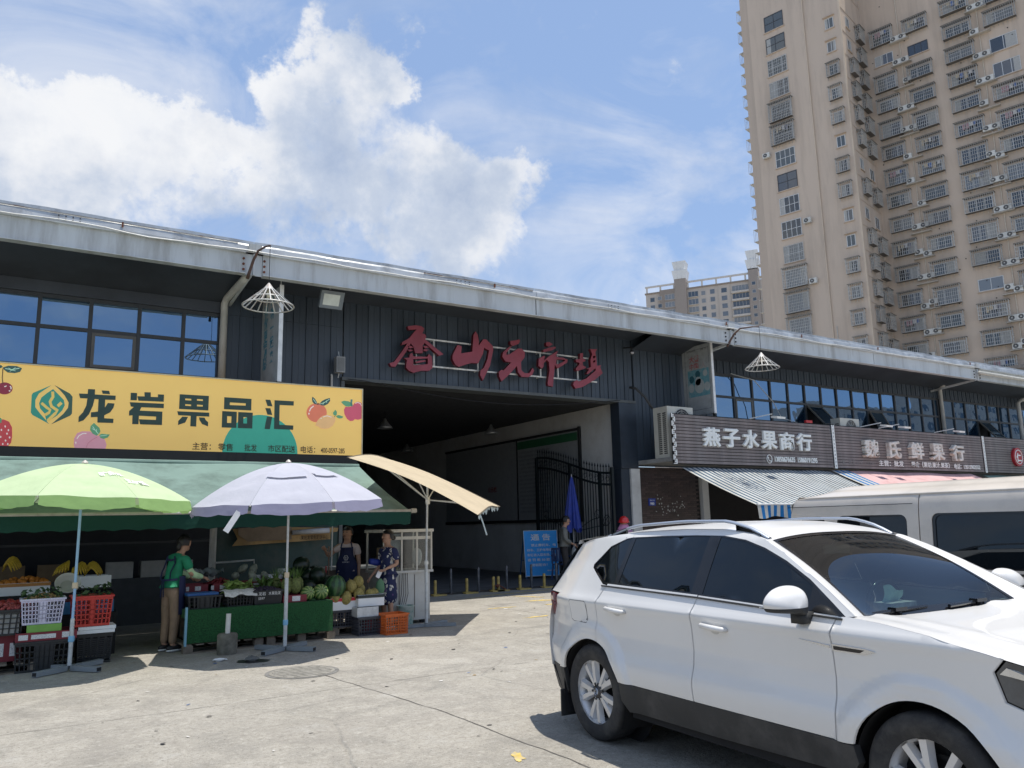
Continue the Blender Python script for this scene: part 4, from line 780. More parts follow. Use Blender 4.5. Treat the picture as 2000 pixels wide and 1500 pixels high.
m = MB()
for a0, a1 in ((-15.2, -10.9), (11.5, 15.2)):
    for (z0, z1, g0, g1) in ((90.5, 93.8, .1, .55), (93.8, 97.2, -.25, .3)):
        for i in range(3):
            w3 = (a1-a0)/3; x = a0+w3*i
            m.add([(x-g0*(i == 0), s_*-1.4, z0), (x+w3-.1+g0*(i == 2), s_*-1.4, z0), (x+w3-.1+g1*(i == 2)+.15, s_*-1.8, z1), (x-g1*(i == 0)-.1, s_*-1.8, z1), (x-g0*(i == 0), s_*3.5, z0), (x+w3-.1+g0*(i == 2), s_*3.5, z0), (x+w3-.1+g1*(i == 2)+.15, s_*3.9, z1), (x-g1*(i == 0)-.1, s_*3.9, z1)], [(0, 1, 2, 3), (4, 5, 6, 7), (0, 4, 7, 3), (1, 5, 6, 2), (3, 2, 6, 7)])
m.build('crown', cr, fb)
m = MB()
for a in np.arange(-26.3, 11, 5.2): fbx(m, a, a+.6, -.1, .3, 86.9, 88.9)
fbx(m, -26.6, 11.6, -.3, .3, 88.9, 89.5); m.build('roof_pergola', mat('pale pergola', (.6, .57, .52), .8), fb)
fgl = [glassmat('far glass %d' % k, c, (.6, .62, .64), .05, True, 0, .16) for k, c in enumerate(((.05, .06, .07), (.13, .14, .15), (.22, .22, .21)))]
def fwin(a, z, wd, h, b=0, prot=False):
    M = Matrix.Translation((a, -s_*b, z)) @ Matrix(((1, 0, 0, 0), (0, -s_, 0, 0), (0, 0, 1, 0), (0, 0, 0, 1)))
    wo = inst('window', proto(('far_window', wd, h), lambda mb: [mb.box(-wd/2-.1, wd/2+.1, .0, .12, -.12, 0), mb.box(-wd/2-.1, wd/2+.1, 0, .12, h, h+.1)]+[mb.box(x-.05, x+.05, .0, .1, 0, h) for x in np.linspace(-wd/2, wd/2, max(2, int(wd/1.1)+1))], (mat('far window frame', (.5, .47, .43), .7),)), fb, M)
    gi = rt.randrange(3); inst('pane', proto(('far_pane', wd, h, gi), lambda mb: mb.box(-wd/2, wd/2, .002, .03, 0, h), (fgl[gi],)), wo, Matrix())
for k in range(9):
    z = 83.3-2.95*k
    fwin(-24.0, z, 1.7, 1.6); fwin(-21.9+.9, z+.1, 1.5, 1.4, .9); fwin(-17.2, z-.1, 3.6, 1.9, .9)
    fwin(-8.6, z, 3.6, 1.9); fwin(-4.9, z+.1, 1.5, 1.5); fwin(-1.6, z+.1, 1.7, 1.7); fwin(2.6, z, 2.0, 1.7); fwin(8.4, z-.1, 5.8, 2.0)
    fwin(13.3, z+1, 1.3, 1.2, 1.3); fwin(18.5, z, 3, 1.8); fwin(24, z, 3, 1.8)
    m = MB(); fbx(m, 5.2, 11.5, -.9, -.8, z-.9, z-.2); fbx(m, 5.2, 11.5, -.8, 0, z-.95, z-.85); m.build('balcony_rail', mat('pale balcony rail', (.55, .5, .44), .8), fb)
    m = MB(); fbx(m, -10.8, -6.8, -.6, 0, z-.3, z-.15); m.build('balcony_ledge', mat('pale balcony rail', (.55, .5, .44), .8), fb)
m = MB()
for a in (-19, -12.9, 0.3, 4.8, 13.0): fbx(m, a-.12, a+.12, -.2, -.001, 40, 86)
m.build('facade_rib', mat('far pale rib', (.5, .45, .39), .9), fb)
# ------------------------------------------------------------------ ground marks
t = MB()
def blob(cx, cy, rx, ry, rot=0, n=14, jit=.25, seed=0):
    r = random.Random(seed); o = []
    for k in range(n):
        a = 2*math.pi*k/n; q = 1+r.uniform(-jit, jit); x = rx*math.cos(a)*q; y = ry*math.sin(a)*q
        o.append((cx+x*math.cos(rot)-y*math.sin(rot), cy+x*math.sin(rot)+y*math.cos(rot)))
    return o
def sheet(name, ring, z, m, label, cat, holes=()):
    o = MB().poly([ring]+list(holes), lambda u, v: (u, v, z)).build(name, m); tag(o, label, cat); return o
def cover(x, y, r, label):
    t = thing('manhole_cover', label, 'manhole cover', (x, y, 0))
    c = [(x+r*math.cos(a), y+r*math.sin(a)) for a in np.linspace(0, 2*math.pi, 28, endpoint=False)]; c2 = [(x+(r+.05)*math.cos(a), y+(r+.05)*math.sin(a)) for a in np.linspace(0, 2*math.pi, 28, endpoint=False)]
    MB().poly([c2, c], lambda u, v: (u, v, .004)).build('ring', concd, t)
    MB().poly([c], lambda u, v: (u, v, .007)).build('cover', castiron, t)
    m = MB()
    for k in range(-3, 4): w_ = math.sqrt(max(0, r*r*.8-(k*.09)**2)); m.box(x-w_, x+w_, y+k*.09-.012, y+k*.09+.012, .007, .012)
    m.build('tread_bar', castiron, t)
cover(2.95, 9.2, .36, 'worn round iron manhole cover set in the sunlit concrete in front of the lavender umbrella')
tp = [(2.5, 10.35), (2.62, 10.2), (2.83, 10.18), (2.9, 10.32), (2.78, 10.5), (2.56, 10.52)]
sheet('wet_patch', tp, .004, mat('wet dark dirt', (.03, .028, .025), .35), 'dark damp patch around a lump of rag below the green stall', 'stain')
tag(centre(MB().ball((2.68, 10.35, .03), .07, 9, 6, (1.3, 1, .5), jit=.25).build('rag', mat('grey rag', (.12, .12, .11), .9))), 'crumpled dark rag lying in the damp patch', 'rag')
tag(centre(MB().ball((2.36, 10.62, .02), .06, 8, 5, (1.4, .7, .3), jit=.2).build('foam_tray', mat('white foam', (.8, .8, .78), .6))), 'small white foam scrap left of the damp patch', 'litter')
rr = random.Random(4)
lm = [mat('litter %d' % k, c, .8) for k, c in enumerate(((.65, .63, .6), (.06, .055, .05), (.1, .16, .3), (.3, .22, .12)))]
m = MB(); scraps = []
for k in range(150):
    x = rr.uniform(-1, 9); y = rr.uniform(4.5, 14); s = rr.uniform(.008, .03)*(1.3 if k % 7 == 0 else 1)
    m.mi = rr.choice((0, 0, 1, 1, 1, 3, 2)); q = blob(x, y, s, s*rr.uniform(.3, 1), rr.uniform(0, 3), 5, .4, k); m.poly([q], lambda u, v: (u, v, .006+.004*math.sin(u*40)))
stuff(m.build('litter_specks', lm))
def worn(name, ring, label, seed):
    sheet(name, ring, .004, YP, label, 'road marking')
for i, (x, y, rx, ry, ro, lb) in enumerate(((3.13, 4.95, .1, .035, 1.2, 'worn yellow paint scrap in the foreground left of the white car'), (9.9, 15.1, .45, .06, 2.0, 'worn yellow diagonal paint mark just outside the passage'), (9.6, 14.2, .3, .1, -.2, 'blunt yellow paint patch outside the passage, behind the white car tail'), (8.16, 13.5, .3, .05, -.1, 'short worn yellow dash in front of the passage'), (8.9, 15.7, .25, .03, 0, 'thin yellow dash close to the track near the tan umbrella'), (7.9, 11.8, .25, .05, .1, 'faint yellow dash right of the umbrella shadow'), (9.4, 13.4, .25, .06, .2, 'yellow paint remnant behind the white car'))):
    worn('road_marking', blob(x, y, rx, ry, ro, 16, .4, i+20), lb, i)
sheet('road_marking', [(9.2, 15.95), (12.2, 16.3), (12.2, 16.38), (9.2, 16.03)], .004, YP, 'long thin yellow line along the passage track', 'road marking')
# ------------------------------------------------------------------ track and posts across the passage
trk = thing('gate_track', 'dark steel gate track set across the mouth of the passage', 'gate track', (10.3, 17, 0))
MB().box(6.3, 14.28, 16.86, 16.93, 0, .02).box(6.3, 14.28, 17.02, 17.09, 0, .035).build('rail', mat('dark worn steel', (.05, .048, .045), .5, .5, dirt=(.12, .06, .03), dsc=5.), trk)
yel = mat('chipped yellow post paint', (.5, .36, .1), .6, var=.12, dirt=(.12, .09, .06), dsc=9., damt=.7)
blkp = mat('dark grey post paint', (.055, .06, .07), .45, dirt=(.2, .19, .17), dsc=9., damt=.6)
YL = ['behind the cart', 'left of the padlocked pair', 'in front of the blue notice board foot', 'right of the blue notice board middle']
for (x, kind, lb) in ((8.55, 'y', 'short yellow post nearest the cart, on a yellow foot plate'), (8.95, 'b', 'slim dark grey post second from the cart'), (9.39, 'y', 'short yellow post between the two leftmost dark posts'), (9.7, 'b', 'slim dark grey post left of the padlocked yellow pair'), (10.13, 'y', 'left yellow post of the padlocked pair'), (10.27, 'y', 'right yellow post of the padlocked pair'), (10.5, 'b', 'slim dark grey post right of the padlocked pair'), (10.9, 'y', 'short yellow post just left of the blue notice board'), (11.23, 'b', 'slim dark grey post in front of the left edge of the blue notice board'), (11.63, 'y', 'short yellow post in front of the blue notice board centre'), (12.0, 'b', 'slim dark grey post in front of the right edge of the blue notice board'), (12.45, 'y', 'short yellow post right of the blue notice board, mostly behind the white car')):
    t = thing('bollard', lb, 'bollard', (x, 16.98, 0), group='yellow posts across the passage' if kind == 'y' else 'dark posts across the passage')
    if kind == 'y':
        MB().lathe([(.035, .03), (.035, .32), (.03, .34), (0, .345)], (x, 16.98, 0), 10).build('post', yel, t, 40)
        MB().box(x-.17, x+.17, 16.72, 16.855, 0, .03).box(x-.1, x+.1, 16.94, 17.015, .0, .03).build('foot_plate', yel, t)
    else:
        MB().lathe([(.03, .0), (.03, .57), (.022, .585), (0, .59)], (x, 16.96, 0), 10).build('post', blkp, t, 40)
m = MB(); m.ball((10.2, 16.9, .12), .045, 8, 6, jit=.1); m.tube([(10.13, 16.92, .14), (10.2, 16.88, .1), (10.27, 16.92, .15)], .016, 5); m.tube([(10.27, 16.9, .12), (10.38, 16.85, .05), (10.42, 16.83, .02)], .012, 5)
tag(centre(m.build('padlock_chain', rust)), 'rusty chain and padlock tying the yellow pair of posts', 'chain')
# ------------------------------------------------------------------ iron gate
iron = mat('dark green black iron', (.012, .018, .02), .45, .3)
g = thing('iron_gate', 'open dark wrought iron gate leaf with spear tips standing along the passage wall', 'gate', (14.0, 18.7, .03))
def gx(y, z): return (14.02, y, z)
Yh, Ye = 17.0, 20.7
def arch(y): u = (y-Yh)/(Ye-Yh); return 2.93+.7*smooth01(u)
def arch2(y): return arch(y)-.32
m = MB()
for y in (Yh, 17.55, 18.95, Ye): m.box(13.97, 14.05, y-.04, y+.04, .06, arch(y)+(.15 if y == Yh else 0))
ys_ = np.linspace(Yh, Ye, 16)
for f in (arch, arch2): m.tube([gx(y, f(y)) for y in ys_], .035, 6)
for z in (.15, 1.02): m.bar(gx(Yh, z), gx(Ye, z), .05)
m.build('frame', iron, g)
by = np.arange(Yh+.12, Ye, .125); first = None
for k, y in enumerate(by):
    bm_ = MB(); bm_.box(14.0, 14.02, y-.01, y+.01, .15, arch2(y)); bm_.build('bar', iron, g)
m = None
for k, y in enumerate(by):
    q = MB(); zt = arch(y); q.box(14.003, 14.017, y-.007, y+.007, arch2(y), zt+.16); q.lathe([(.0, 0), (.028, .03), (0, .13)], (14.01, y, zt+.14), 6, cap=False); q.build('spear', iron, g)
m = MB()
for k, y in enumerate(np.arange(Yh+.2, Ye-.1, .25)):
    c = (arch(y)+arch2(y))/2; m.tube([(14.01, y+.08*math.cos(a)*(1-a/16), c+.1*math.sin(a)*(1-a/16)) for a in np.linspace(0, 9, 16)], .008, 4)
def scroll(y0, z0, y1, z1, r):
    pts = [(13.99, y0+(y1-y0)*u, z0+(z1-z0)*smooth01(u)) for u in np.linspace(0, 1, 10)]
    s = 1 if y1 > y0 else -1
    pts += [(13.99, y1+s*r*math.sin(a)*(1-a/14), z1+r*(1-math.cos(a))*(1-a/14)) for a in np.linspace(.3, 9, 18)]; m.tube(pts, .011, 4)
scroll(18.9, 1.35, 20.2, 1.75, .14); scroll(18.9, 1.35, 17.7, 1.7, .15); scroll(17.2, 1.75, 17.5, 1.45, .1); scroll(18.9, 1.35, 17.3, 1.5, .18)
m.build('scrollwork', iron, g)
# ------------------------------------------------------------------ folded blue umbrella by the gate
bluef = mat('royal blue nylon', (.01, .03, .24), .55, var=.15, sc=8.)
t = thing('folded_umbrella', 'tall folded royal blue parasol leaning in front of the iron gate', 'umbrella', (13.25, 17.85, 0), local=True)
def fold(u, v):
    a = 2*math.pi*u; r = .02+.25*v**.8*(1+.22*math.cos(7*a))*(1+.05*math.sin(3*a)); z = 2.88-1.5*v+.07*v*math.cos(7*a+1); return (r*math.cos(a)*.95, r*math.sin(a)*.6, z)
MB().grid(fold, 56, 10).build('canopy', bluef, t, True)
MB().tube([(0, 0, .03), (0, 0, 2.93)], .02, 8).build('pole', mat('grey pole', (.3, .3, .3), .4, .5), t); MB().lathe([(.25, .0), (.25, .06), (.05, .1), (.05, .25)], (0, 0, .03), 14).build('base', blackm, t)
# ------------------------------------------------------------------ blue notice board
bb = thing('notice_board', 'bright blue leaning A frame notice board with white characters', 'notice board', (13.25, 19.4, .03), R(-18), local=True)
Mb = Matrix.Rotation(R(-8), 4, 'X')
bl = mat('bright blue board', (.03, .38, .92), .5, var=.03)
MB().box(-.5, .5, 0, .02, .08, 1.36, Mb).build('panel', bl, bb)
m = MB()
for a in ((-.515, -.5, .04, 1.375), (.5, .515, .04, 1.375)): m.box(a[0], a[1], -.012, .03, a[2], a[3], Mb)
m.box(-.5, .5, -.012, .03, 1.36, 1.375, Mb); m.box(-.5, .5, -.012, .03, .06, .08, Mb)
m.build('frame', mat('aluminium edging', (.45, .55, .65), .4, .3), bb)
m = MB()
for x in (-.49, .49): m.bar((x, .2, 1.34), (x, .75, 0), .03); m.bar(Mb @ V(x, .01, .08), (x, -.02, 0), .03)
m.bar((-.49, .55, .5), (.49, .55, .5), .02); m.build('rear_leg', mat('blue frame', (.02, .1, .25), .5), bb)
m = MB()
bf = lambda u, v, w_: Mb @ V(u, -.004-w_, v)
for s, z, sz, wd, of in (('通 告', 1.1, .2, .6, .004), ('禁止摩托车、电', .915, .085, .76, .0012), ('动车、三轮车等机动', .775, .085, .86, .0012), ('车辆进入菜市场、违', .635, .085, .86, .0012), ('者 罚 款 50 欧 元！', .495, .085, .86, .0012), ('谢谢配合！', .35, .085, .48, .0012), ('香山元市场管理部', .2, .04, .3, .001)):
    x = 0 if sz > .1 else (.08 if wd == .76 else 0)
    if '谢谢' in s: x = -.08
    if sz < .05: x = .3
    text(m, s, x, z, sz, 0, fn=bf, width=wd, align='CENTER', offset=of)
m.build('lettering', mat('white print', (.8, .8, .8), .5), bb)
# ------------------------------------------------------------------ blue plastic chair
def chair(label, loc, rz, m_):
    t = thing('plastic_chair', label, 'chair', loc, rz, local=True)
    MB().box(-.21, .21, -.2, .2, .41, .44).build('seat', m_, t)
    q = MB()
    for x in (-.2, -.12, -.04, .04, .12): q.box(x, x+.055, .19, .215, .5, .82)
    q.box(-.22, .22, .185, .22, .82, .88); q.box(-.22, -.19, .185, .22, .44, .82); q.box(.19, .22, .185, .22, .44, .82); q.build('backrest', m_, t)
    for sx in (-1, 1):
        for sy in (-1, 1): MB().bar((sx*.19, sy*.18, .41), (sx*.23, sy*.22, 0), .04).build('leg', m_, t)
        MB().bar((sx*.23, -.2, .62), (sx*.22, .2, .66), .04).bar((sx*.23, -.18, .43), (sx*.23, -.19, .62), .03).build('armrest', m_, t)
chair('dull blue plastic chair beside the blue notice board', (13.35, 18.6, .03), 2.2, mat('dull blue plastic', (.03, .06, .16), .45))
chair('dark plastic chair under the seated person near the gate', (14.0, 17.55, .03), .8, mat('dark grey plastic', (.05, .05, .055), .45))
# ------------------------------------------------------------------ hanging banner boards
def hboard(name, label, X, y0, y1, z0, z1, lets_, extra=None):
    t = thing(name, label, 'hanging sign', (X, (y0+y1)/2, z0))
    MB().box(X, X+.07, y0, y1, z0, z1).build('panel', mat('chalky grey sign panel', (.40, .42, .42), .7, var=.05, dirt=(.18, .19, .19), dsc=2.2, damt=.55), t)
    MB().box(X-.006, X+.076, y0-.03, y0-.001, z0-.02, z1+.02).build('edge_trim', mat('white edging', (.78, .78, .76), .4), t)
    for (s, y, z, sz, mm, of) in lets_:
        m = MB(); text(m, s, 0, 0, sz, 0, fn=lambda u, v, w_: (X-.003-w_, y-u, z+v), offset=of); m.build('lettering', mm, t)
    if extra: extra(t, X)
    MB().bar((X+.05, y0+.1, z1), (X+.05, y0+.1, 6.98), .02).bar((X+.05, y1-.1, z1), (X+.05, y1-.1, 6.98), .02).build('hanger', steel, t)
teal = mat('faded teal print', (.06, .24, .33), .7, dirt=(.35, .4, .4), dsc=8., damt=.8)
cr_ = mat('faded red print', (.4, .13, .13), .7, dirt=(.4, .36, .35), dsc=8., damt=.7); cr2 = mat('ghostly pink print', (.42, .3, .29), .7)
LT = [(c, 16.75, 6.1-.29*i, .3, teal, .012) for i, c in enumerate('有你更精彩')]+[(c, 16.25, 6.25-.31*i, .27, teal, .008) for i, c in enumerate('文明一起来')]
hboard('hanging_sign', 'narrow grey hanging board with faded teal vertical characters behind the left cage lamp', 4.36, 15.62, 16.9, 4.53, 6.5, LT)
def pic(t, X):
    m = MB(); m.box(X-.004, X-.001, 15.86, 16.7, 5.15, 5.95); m.build('print_panel', mat('faded cyan print', (.13, .33, .38), .7, dirt=(.4, .43, .43), dsc=5., damt=.6), t)
    m = MB()
    for (y, z, r, k) in ((16.55, 5.68, .1, 0), (16.3, 5.8, .1, 0), (16.0, 5.8, .09, 1), (16.58, 5.42, .12, 1), (16.25, 5.45, .2, 1), (15.95, 5.4, .12, 1), (16.3, 5.6, .12, 1)):
        m.mi = k; q = [(y+r*math.cos(a), z+r*1.1*math.sin(a)) for a in np.linspace(0, 6.28, 12, endpoint=False)]; m.poly([q], lambda u, v, k=k: (X-.006-.002*k, u, v))
    m.build('figure_print', [mat('dark teal print', (.03, .12, .15), .7), mat('pale print', (.42, .46, .45), .7)], t)
    m = MB()
    for a in ((15.83, 15.84, 4.75, 6.55), (16.78, 16.79, 4.75, 6.55)): m.box(X-.003, X-.001, *a)
    for z in (4.75, 6.54): m.box(X-.003, X-.001, 15.841, 16.779, z, z+.01)
    m.build('border_line', mat('grey print', (.1, .11, .12), .6), t)
hboard('hanging_sign', 'pale hanging board with faded red characters and a cyan picture beside the right strip windows', 16.84, 15.76, 16.9, 4.6, 6.66, [('大善', 16.62, 6.2, .2, cr_, .008), ('中国', 16.62, 5.98, .2, cr_, .006), ('人', 16.15, 5.98, .2, cr2, .0), ('讲文明树新风', 16.7, 6.5, .06, blackm, 0), ('公益广告', 16.15, 6.5, .06, blackm, 0)], pic)
# ------------------------------------------------------------------ cage hat lamps
def hatlamp(label, jx, lx):
    t = thing('cage_lamp', label, 'lamp', (jx, 15.2, 6.6))
    z0 = 6.12
    arm = mat('brown painted lamp arm', (.1, .06, .05), .6, dirt=(.16, .07, .04), dsc=8.)
    MB().tube([(jx-.02, 15.19, 6.42), (jx, 15.1, 6.55), (jx+.03, 14.95, 6.74), (jx+.06, 14.75, 6.86), (lx-.03, 14.55, 6.9), (lx, 14.35, 6.86)], [.035, .03, .028, .024, .02, .018], 7).build('arm', arm, t, True)
    MB().tube([(lx, 14.35, 6.86), (lx, 14.35, z0)], .006, 5).build('cord', blackm, t)
    wm = mat('white cage lamp enamel', (.5, .5, .475), .45, dirt=(.25, .13, .08), dsc=7., damt=.6)
    MB().lathe([(.115, -.13), (.10, -.115), (.02, 0), (0, .015)], (lx, 14.35, z0), 18, cap=False).build('cap', wm, t, 50)
    m = MB()
    for (r, z) in ((.46, -.44), (.27, -.29)): m.tube([(lx+r*math.cos(a), 14.35+r*math.sin(a), z0+z) for a in np.linspace(0, 2*math.pi, 33)], .013, 5, cap=False)
    m.build('hoop', wm, t)
    for k in range(18):
        a = 2*math.pi*k/18; MB().bar((lx+.09*math.cos(a), 14.35+.09*math.sin(a), z0-.11), (lx+.46*math.cos(a), 14.35+.46*math.sin(a), z0-.44), .017).build('rib', wm, t)
    MB().lathe([(.02, 0), (.03, -.04), (.045, -.1), (.03, -.15), (0, -.16)], (lx, 14.35, z0-.12), 10, cap=False).build('bulb', mat('frosted bulb', (.6, .55, .42), .3), t, True)
hatlamp('white cone shaped cage lamp hanging in front of the left hanging board', 3.62, 3.8)
hatlamp('white cone shaped cage lamp hanging in front of the right strip windows', 16.95, 17.33)
# ------------------------------------------------------------------ small fittings
t = thing('floodlight', 'square grey floodlight tilted down under the eaves left of the red characters', 'floodlight', (5.45, 15.6, 6.35), local=True)
Mf = Matrix.Rotation(R(28), 4, 'X')
MB().box(-.25, .25, -.03, .06, -.19, .19, Mf).build('housing', mat('grey lamp housing', (.16, .19, .21), .4), t)
MB().box(-.19, .16, -.036, -.031, -.12, .12, Mf).build('lens', mat('dusty lens', (.62, .66, .6), .25), t)
MB().bar((0, .05, .1), (0, .2, .6), .03).build('bracket', steel, t)
t = thing('loudspeaker', 'small grey box loudspeaker on the dark panels above the yellow sign', 'loudspeaker', (6.07, 16.8, 5.03), local=True)
MB().box(-.1, .1, -.12, .06, 0, .36).build('housing', mat('grey speaker housing', (.3, .31, .31), .5), t); MB().box(-.08, .08, -.125, -.121, .03, .33).build('grille', mat('speaker grille', (.2, .21, .21), .7), t); MB().tube([(0, 0, .36), (0, .05, .5)], .012, 6).tube([(0, 0, 0), (0, .05, -.1)], .012, 6).build('bracket', steel, t)
tag(centre(MB().tube([(5.93, 16.9, 5.0), (5.93, 16.88, 4.97), (5.93, 16.86, 4.4)], .022, 8).build('conduit', pvc)), 'short white pipe end between the loudspeaker and the yellow sign', 'pipe')
dp_ = MB().tube([(3.66, 15.4, 6.55), (3.62, 15.62, 6.5), (3.57, 16.75, 6.42), (3.55, 16.86, 6.33), (3.55, 16.86, 4.3)], .075, 12).build('downpipe', pvc, None, True); tag(centre(dp_), 'pale grey downpipe running from the eaves down behind the yellow sign', 'downpipe')
dp_ = MB().tube([(30.72, 16.7, 6.6), (30.72, 16.88, 6.45), (30.72, 16.88, 3.3)], .07, 10).build('downpipe', pvc, None, True); tag(centre(dp_), 'pale downpipe between the second and third window bands', 'downpipe')
dp_ = MB().tube([(38, 16.3, 6.3), (36.3, 16.5, 6.35), (36.15, 16.6, 6.2), (36.15, 16.6, 3.3)], .08, 10).build('downpipe', pvc, None, True); tag(centre(dp_), 'pale downpipe with an elbow at the right edge of the building', 'downpipe')
dp_ = MB().tube([(30.2, 15.05, 6.75), (46, 15.05, 6.7)], .07, 8).build('gutter_pipe', mat('cream gutter pipe', (.55, .53, .46), .5), None, True); tag(centre(dp_), 'long cream pipe under the eaves at the far right end', 'pipe')
wb = MB().tube([(18.9, 16.9, 6.1), (19.6, 16.6, 5.9), (20.2, 16.4, 5.2), (20.4, 16.3, 4.7), (21.2, 16.0, 4.46)], .015, 5).build('loose_cable', mat('pale cable', (.5, .5, .48), .5)); tag(centre(wb), 'loose pale cable dropping across the strip windows to the first slat sign', 'cable')
wb = MB().tube([(6.3, 16.85, 4.92)]+[(6.3+8*u, 16.8, 4.95-.35*math.sin(math.pi*u)) for u in np.linspace(.05, .95, 12)]+[(14.3, 16.85, 4.95)], .01, 5).build('sagging_cable', blackm); tag(centre(wb), 'thin dark cable sagging across the top of the passage', 'cable')
t = thing('security_camera', 'small dome security camera under the soffit right of the red characters', 'camera', (14.6, 16.6, 6.3), local=True)
MB().tube([(0, .35, .2), (0, 0, .15), (0, 0, .05)], .02, 6).build('arm', blackm, t); MB().ball((0, 0, 0), .075, 12, 8).build('dome', mat('silver dome', (.3, .3, .32), .15, .8), t, True)
# air conditioners
def wallac(label, x0, x1, y0, y1, z0, z1, fans):
    t = thing('air_conditioner', label, 'air conditioner', ((x0+x1)/2, (y0+y1)/2, z0))
    MB().box(x0, x1, y0, y1, z0, z1).build('casing', mat('yellowed ac casing', (.58, .57, .5), .5, var=.05, dirt=(.35, .32, .26), dsc=3., damt=.4), t)
    m = MB(); n = int((z1-z0-.2)/.055)
    for k in range(n):
        for j in range(2): m.box(x0-.003, x0-.0005, y0+.06+j*.2, y0+.06+j*.2+.13, z0+.1+k*.055, z0+.1+k*.055+.032)
    m.build('side_vent', blackm, t)
    for k in range(fans):
        cz = z0+(z1-z0)*(k+.5)/fans; cx = x0+(x1-x0)*.55; r = min((x1-x0)*.38, (z1-z0)/fans*.42)
        f = MB().lathe([(0, 0), (r, 0), (r, .012), (0, .012)], (cx, y0-.001, cz), 24, Mx, cap=False).build('fan_opening', mat('dark fan grille', (.03, .03, .03), .5), t)
        m = MB()
        for q in range(5): rr_ = r*(q+1)/5; m.tube([(cx+rr_*math.cos(a), y0-.02, cz+rr_*math.sin(a)) for a in np.linspace(0, 2*math.pi, 22)], .006, 4, cap=False)
        for q in range(8): a = q*math.pi/4; m.bar((cx, y0-.02, cz), (cx+r*math.cos(a), y0-.02, cz+r*math.sin(a)), .008)
        m.build('fan_guard', mat('pale fan guard', (.5, .5, .46), .5), f)
    return t
Mx = Matrix.Rotation(R(90), 4, 'X')
wallac('large double fan air conditioner on the ledge left of the slat signs', 15.0, 15.97, 15.74, 16.3, 3.28, 4.68, 2)
wallac('small white air conditioner peeking over the second slat sign below the strip windows', 22.5, 23.5, 15.7, 16.05, 4.16, 4.74, 1)
wb = MB().tube([(14.7, 16.88, 5.35), (14.75, 16.7, 5.3), (14.95, 16.55, 5.05), (15.1, 16.4, 4.68)], .035, 8).build('ac_hose', mat('dark insulated hose', (.05, .05, .05), .6), None, True); tag(centre(wb), 'dark insulated hose curving from the wall to the large air conditioner', 'hose')
m = MB().box(15.2, 15.32, 15.58, 15.72, 3.5, 4.35); tag(centre(m.build('ac_cover', mat('pale pipe cover', (.55, .55, .5), .5))), 'narrow pale pipe cover in front of the large air conditioner', 'pipe cover')
for i, (x, lb) in enumerate(((18.35, 'slim white sign lamp over the first slat sign'), (24.6, 'white sign lamp over the third character of the second slat sign'), (23.6, 'small white sign lamp next to the small air conditioner'), (27.9, 'white sign lamp near the right end of the second slat sign'))):
    t = thing('sign_lamp', lb, 'sign lamp', (x, 15.5, 4.46), local=True, group='lamps over the slat signs')
    MB().bar((-.3, .05, 0), (.1, -.45, .1), .025).build('arm', steel, t); MB().box(.05, .4, -.65, -.42, .07, .13, Matrix.Rotation(.2, 4, 'X')).build('head', mat('white lamp head', (.75, .75, .72), .4), t)
for i, (x, lb) in enumerate(((20.6, 'red plastic scrap'),)):
    m = MB().box(x, x+.3, 15.55, 15.62, 4.47, 4.55, None); tag(centre(m.build('red_scrap', mat('red plastic', (.5, .03, .03), .4))), 'small red plastic piece on top of the first slat sign', 'scrap')
# ------------------------------------------------------------------ awnings
def fabric(name, col, trans=.35, var=.06, dirt=None, damt=.4, dsc=2., tcol=None):
    m = bpy.data.materials.new(name); m.use_nodes = True; t = m.node_tree; t.nodes.clear(); out = nd(t, 'ShaderNodeOutputMaterial')
    tc = nd(t, 'ShaderNodeTexCoord'); n = nd(t, 'ShaderNodeTexNoise', ins={'Scale': 3.0, 'Detail': 6.0}); t.links.new(tc.outputs['Object'], n.inputs['Vector'])
    c = mixc(t, n.outputs[0], tuple(x*(1-var*2) for x in col), tuple(min(1, x*(1+var*2)) for x in col))
    if dirt:
        n2_ = nd(t, 'ShaderNodeTexNoise', ins={'Scale': dsc, 'Detail': 8.0, 'Roughness': .65}); t.links.new(tc.outputs['Object'], n2_.inputs['Vector'])
        c = mixc(t, math_n(t, 'MULTIPLY', ramp(t, n2_.outputs[0], [(.45, 0), (.62, 1)]), damt), c, dirt)
    d = nd(t, 'ShaderNodeBsdfDiffuse'); tr = nd(t, 'ShaderNodeBsdfTranslucent'); mx = nd(t, 'ShaderNodeMixShader'); mx.inputs[0].default_value = trans
    t.links.new(c, d.inputs[0]); t.links.new(c, tr.inputs[0]); t.links.new(d.outputs[0], mx.inputs[1]); t.links.new(tr.outputs[0], mx.inputs[2]); t.links.new(mx.outputs[0], out.inputs[0])
    bn = nd(t, 'ShaderNodeTexNoise', ins={'Scale': 7.0, 'Detail': 4.0}); t.links.new(tc.outputs['Object'], bn.inputs['Vector'])
    bp = nd(t, 'ShaderNodeBump'); bp.inputs['Strength'].default_value = .35; bp.inputs['Distance'].default_value = .03; t.links.new(bn.outputs[0], bp.inputs['Height']); t.links.new(bp.outputs[0], d.inputs['Normal'])
    MATS[name] = m; return m
gaw = fabric('faded mint awning', (.19, .27, .235), .03, .06, (.11, .15, .13), .7, 1.3); gval = fabric('green awning valance', (.025, .075, .062), .15)
YB, ZB, YT, ZTT = 11.8, 1.845, 14.05, 2.72
MB().box(-3.5, 5.5, 14.13, 16.9, 2.68, 2.93).build('awning_box', blackm, ys)
t = thing('green_awning', 'long faded green awning with a scalloped valance below the yellow sign', 'awning', (1.4, 14, 1.6))
